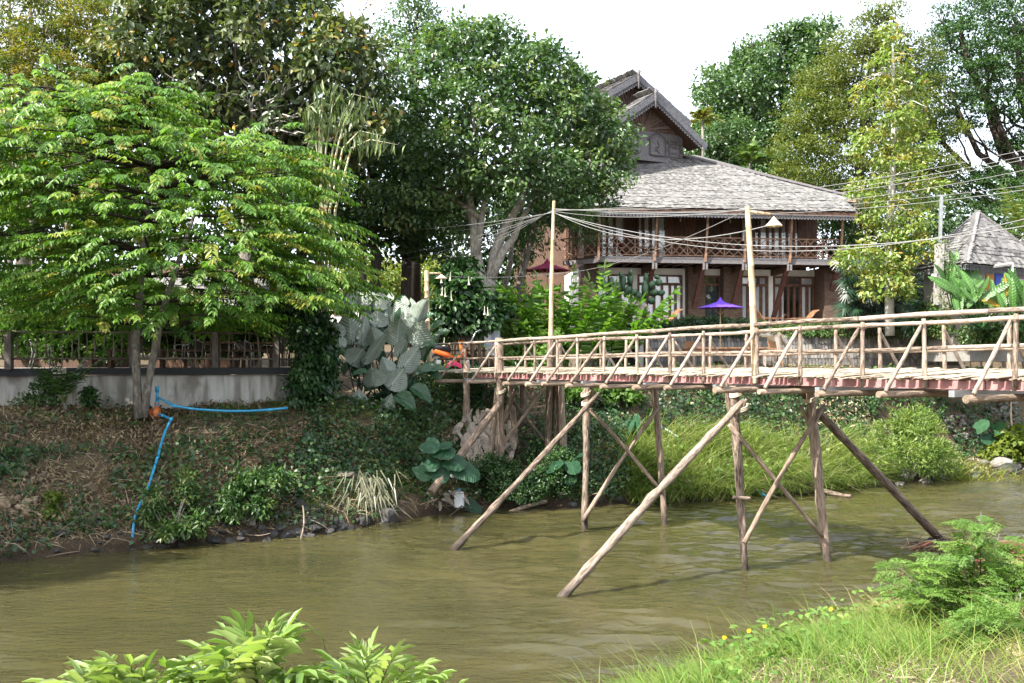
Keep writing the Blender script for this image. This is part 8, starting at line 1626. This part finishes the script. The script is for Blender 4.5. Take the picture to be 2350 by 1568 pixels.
# broad leaved weeds with small flowers
LV = Leaves(); X, Y, dn = near(3600, (1.5, 9), (-.9, 1.6)); k = vnoise(X, Y, .7, 68) > .52; X, Y = X[k], Y[k]; m_ = len(X); LV.add(np.stack([X, Y, ground(X, Y) + rng.uniform(.05, .42, m_)], 1), rng.normal(size=(m_, 3)) * np.array([1, 1, .3]), UP + rng.normal(size=(m_, 3)) * .4, rng.uniform(.05, .1, m_), rng.uniform(.03, .06, m_), np.clip(.55 + rng.normal(size=m_) * .2, 0, 1), 'o'); LV.build('low_weeds', L_mimosa, None, kind='stuff')
M_yelf = flat('yellow_petal', (.75, .5, .03), .6)
def flower(label, p, r, mat, cen, grp):
    t = thing('wildflower', label, 'flower', Vector((p.x, p.y, float(ground(p.x, p.y)))), grp); m = MB(); m.tube([Vector((p.x, p.y, float(ground(p.x, p.y)))), p], .004, 4); m.build('stem', L_grass, t)
    m = MB()
    for k in range(6): a = 6.283 * k / 6; d = Vector((math.cos(a), -.35, math.sin(a))); s = Vector((-math.sin(a), 0, math.cos(a))) * r * .42; m.add([p, p + d * r * .6 + s, p + d * r, p + d * r * .6 - s], [(0, 1, 2, 3)])
    m.build('petals', mat, t); m = MB(); m.lathe(p + Vector((0, -.01, 0)), [(0, .012), (r * .25, .006), (r * .28, -.005)], 8, ax=(0, -1, 0)); m.build('disc', cen, t)
M_wp = flat('white_petal', (.72, .72, .68), .6)
for lb, px, py, Y in (('yellow wildflower over the water edge, the highest one', 1906, 1397, 9.4), ('yellow wildflower in the middle of the near grass', 1718, 1447, 9.0), ('small yellow flower low in the near grass left', 1662, 1462, 8.9), ('yellow flower with a pale weed behind it in the near grass', 1755, 1435, 9.2)): flower(lb, P(px, py, Y), .024, M_yelf, M_yelf, 'yellow wildflowers on the near bank')
for k in range(16):
    px, py = random.uniform(2060, 2330), random.uniform(1290, 1440); flower('small white daisy among the feathery weeds on the near bank', P(px, py, 10.2 - (py - 1290) / 150), .03, M_wp, M_yelf, 'white daisies on the near bank')
# feathery mimosa weeds on the right
def mimosa(label, base, stems):
    t = thing('feathery_weed', label, 'weed', base, 'feathery weeds on the near bank'); LV = Leaves(); m = MB()
    for (px, py, Y, n) in stems:
        b_ = Vector(base) + Vector((random.uniform(-.15, .15), random.uniform(-.1, .1), -.05)); top = P(px, py, Y); pts = [b_.lerp(top, k / 5) + Vector((math.sin(k) * .03, 0, .06 * math.sin(k * .63))) for k in range(6)]; m.tube(pts, [.008, .0075, .007, .006, .005, .003], 5)
        for j in range(int(n * .7)):
            f = random.uniform(.35, 1.0); i = min(4, int(f * 5)); o_ = pts[i].lerp(pts[i + 1], f * 5 - i); a = random.uniform(0, 6.28); L = random.uniform(.2, .36); d = np.array([math.cos(a), math.sin(a) * .8, .35]); tn = random.uniform(.3, .8); k = 6
            ts = np.linspace(.25, 1, k); ax = np.array(o_)[None] + d[None] * (L * ts)[:, None] - UP * (.3 * L * ts ** 2)[:, None]; sd_ = unit(np.cross(d, UP + rng.normal(size=3) * .55))
            for sg in (-1, 1): D = np.repeat((sd_ * sg * .9 + d * .6)[None], k, 0) + rng.normal(size=(k, 3)) * .1; sprays(LV, ax, D, L * .48 * (1 - .3 * abs(ts - .5)), 8, .036, .0145, .25, tn, tpl='d', spread=.9, hang=.1, fwd=.35, taper=.2)
            LV.add([o_], [d], [UP], L, .004, .3, 'b', bend=.3)
    LV.build('foliage', L_mimosa, t); m.build('stem', M_bark, t)
mimosa('tall feathery leaved weed with a thin red stem at the right edge', P(2275, 1470, 9.6), [(2258, 1175, 9.4, 26), (2235, 1230, 9.2, 22), (2300, 1225, 9.8, 22), (2215, 1300, 9.2, 24), (2330, 1270, 9.6, 24), (2280, 1290, 9.5, 24)])
mimosa('feathery leaved weed reaching left over the water', P(2200, 1480, 9.4), [(2075, 1305, 9.3, 16), (2140, 1295, 9.5, 22), (2100, 1350, 9.1, 20), (2180, 1260, 9.6, 22), (2200, 1370, 9.2, 24)])
mimosa('dense feathery leaved weed low at the right edge', P(2290, 1560, 8.4), [(2250, 1420, 8.3, 22), (2300, 1400, 8.4, 20), (2340, 1440, 8.5, 18), (2210, 1450, 8.4, 18), (2270, 1480, 8.2, 20), (2350, 1360, 8.8, 18)])
bush('near_bush', 'leafy green weeds under the feathery leaves at the right edge', 'weed', P(2320, 1560, 8.7), [(2310, 1450, 8.9, 70, 60, .35), (2250, 1500, 8.5, 60, 40, .3), (2345, 1350, 9.4, 40, 50, .3)], L_mimosa, cr=.13, dens=1, per=22, ll=.055, lw=.03, tpl='o', tint0=.4, tvar=.35)
# pinnate shrub at the lower left, close to the viewer
L_near = leafmat('near_lance_leaf', [(.07, .15, .03), (.13, .22, .05), (.2, .29, .09), (.3, .37, .16)], trans=.4, rough=.35, spec=.5)
ns = thing('lance_leaf_shrub', 'shrub with long pale green pinnate leaves at the lower left, close to the viewer', 'shrub', Vector((-1.4, 5.0, float(ground(-1.4, 5.0))))); LV = Leaves(); m = MB()
def nspray(pb, pt, Y, n, ll, tint, sd_=1):
    a, c = P(pb[0], pb[1] - 20, Y), P(pt[0], pt[1] - 24, Y + random.uniform(-.35, .1)); d = c - a; L = d.length; k = 1; sprays(LV, [a], [np.array(d)], [L], n, [ll], [ll * .24], [.18], [tint], tpl='o', spread=.7, hang=.12, t0=.15, taper=.3, fwd=.75); m.tube([a, a.lerp(c, .5), c - Vector((0, 0, .18 * L))], [.004, .003, .002], 5)
for q in (((590, 1568), (560, 1450), 5, .17, .6), ((600, 1560), (620, 1450), 5, .16, .8), ((600, 1570), (530, 1490), 6, .17, .6), ((610, 1560), (650, 1470), 5, .15, .7), ((620, 1600), (690, 1530), 6, .17, .4), ((570, 1600), (480, 1500), 6, .18, .75), ((600, 1590), (600, 1480), 6, .16, .9), ((580, 1620), (520, 1540), 5, .16, .5), ((640, 1620), (720, 1560), 5, .16, .3), ((330, 1640), (210, 1530), 6, .17, .8), ((330, 1640), (260, 1530), 6, .16, .9), ((320, 1640), (300, 1520), 5, .16, .75), ((330, 1640), (380, 1520), 5, .16, .45), ((300, 1640), (150, 1550), 6, .15, .95), ((350, 1660), (420, 1560), 5, .16, .5), ((860, 1640), (840, 1510), 5, .13, .8), ((860, 1640), (900, 1500), 5, .14, .9), ((870, 1640), (980, 1540), 7, .12, .5), ((850, 1640), (770, 1520), 5, .13, .6), ((880, 1640), (930, 1530), 5, .13, .7), ((650, 1640), (600, 1540), 5, .17, .6), ((480, 1680), (430, 1570), 6, .16, .6), ((760, 1680), (740, 1570), 6, .15, .5), ((560, 1660), (640, 1560), 6, .17, .65), ((220, 1680), (190, 1570), 6, .15, .8), ((950, 1690), (1000, 1570), 6, .12, .6)): 
    nspray(q[0], q[1], 4.9 + random.uniform(-.2, .2), q[2], q[3] * 1.3, q[4])
    for r_ in range(2): ox, oy = random.uniform(-50, 50), random.uniform(-22, 40); nspray((q[0][0] + ox * .5, q[0][1] + oy), (q[1][0] + ox, q[1][1] + oy), 4.95 + random.uniform(-.3, .35), q[2], q[3] * random.uniform(.85, 1.1), min(1, max(0, q[4] + random.uniform(-.3, .2))))
for a in ((590, 1600), (330, 1640), (860, 1640), (480, 1680), (650, 1640), (950, 1690)): limb(m, Vector((-1.4, 5.0, float(ground(-1.4, 5.0)))), P(*a, 4.9), .012, .006, n=5)
LV.build('foliage', L_near, ns); m.build('stem', L_grass, ns, smooth=True)
LV = Leaves(); gr = thing('grass_stalk', 'single long grass stem arching over the lower left shrub', 'grass stem', P(640, 1568, 4.9)); m = MB(); m.tube([P(*q, 4.9) for q in ((634, 1500), (640, 1455), (650, 1428), (672, 1422), (705, 1432), (735, 1458), (752, 1500))], [.006, .005, .004, .0035, .003, .0025, .0015], 5); m.build('stem', L_near, gr, smooth=True)
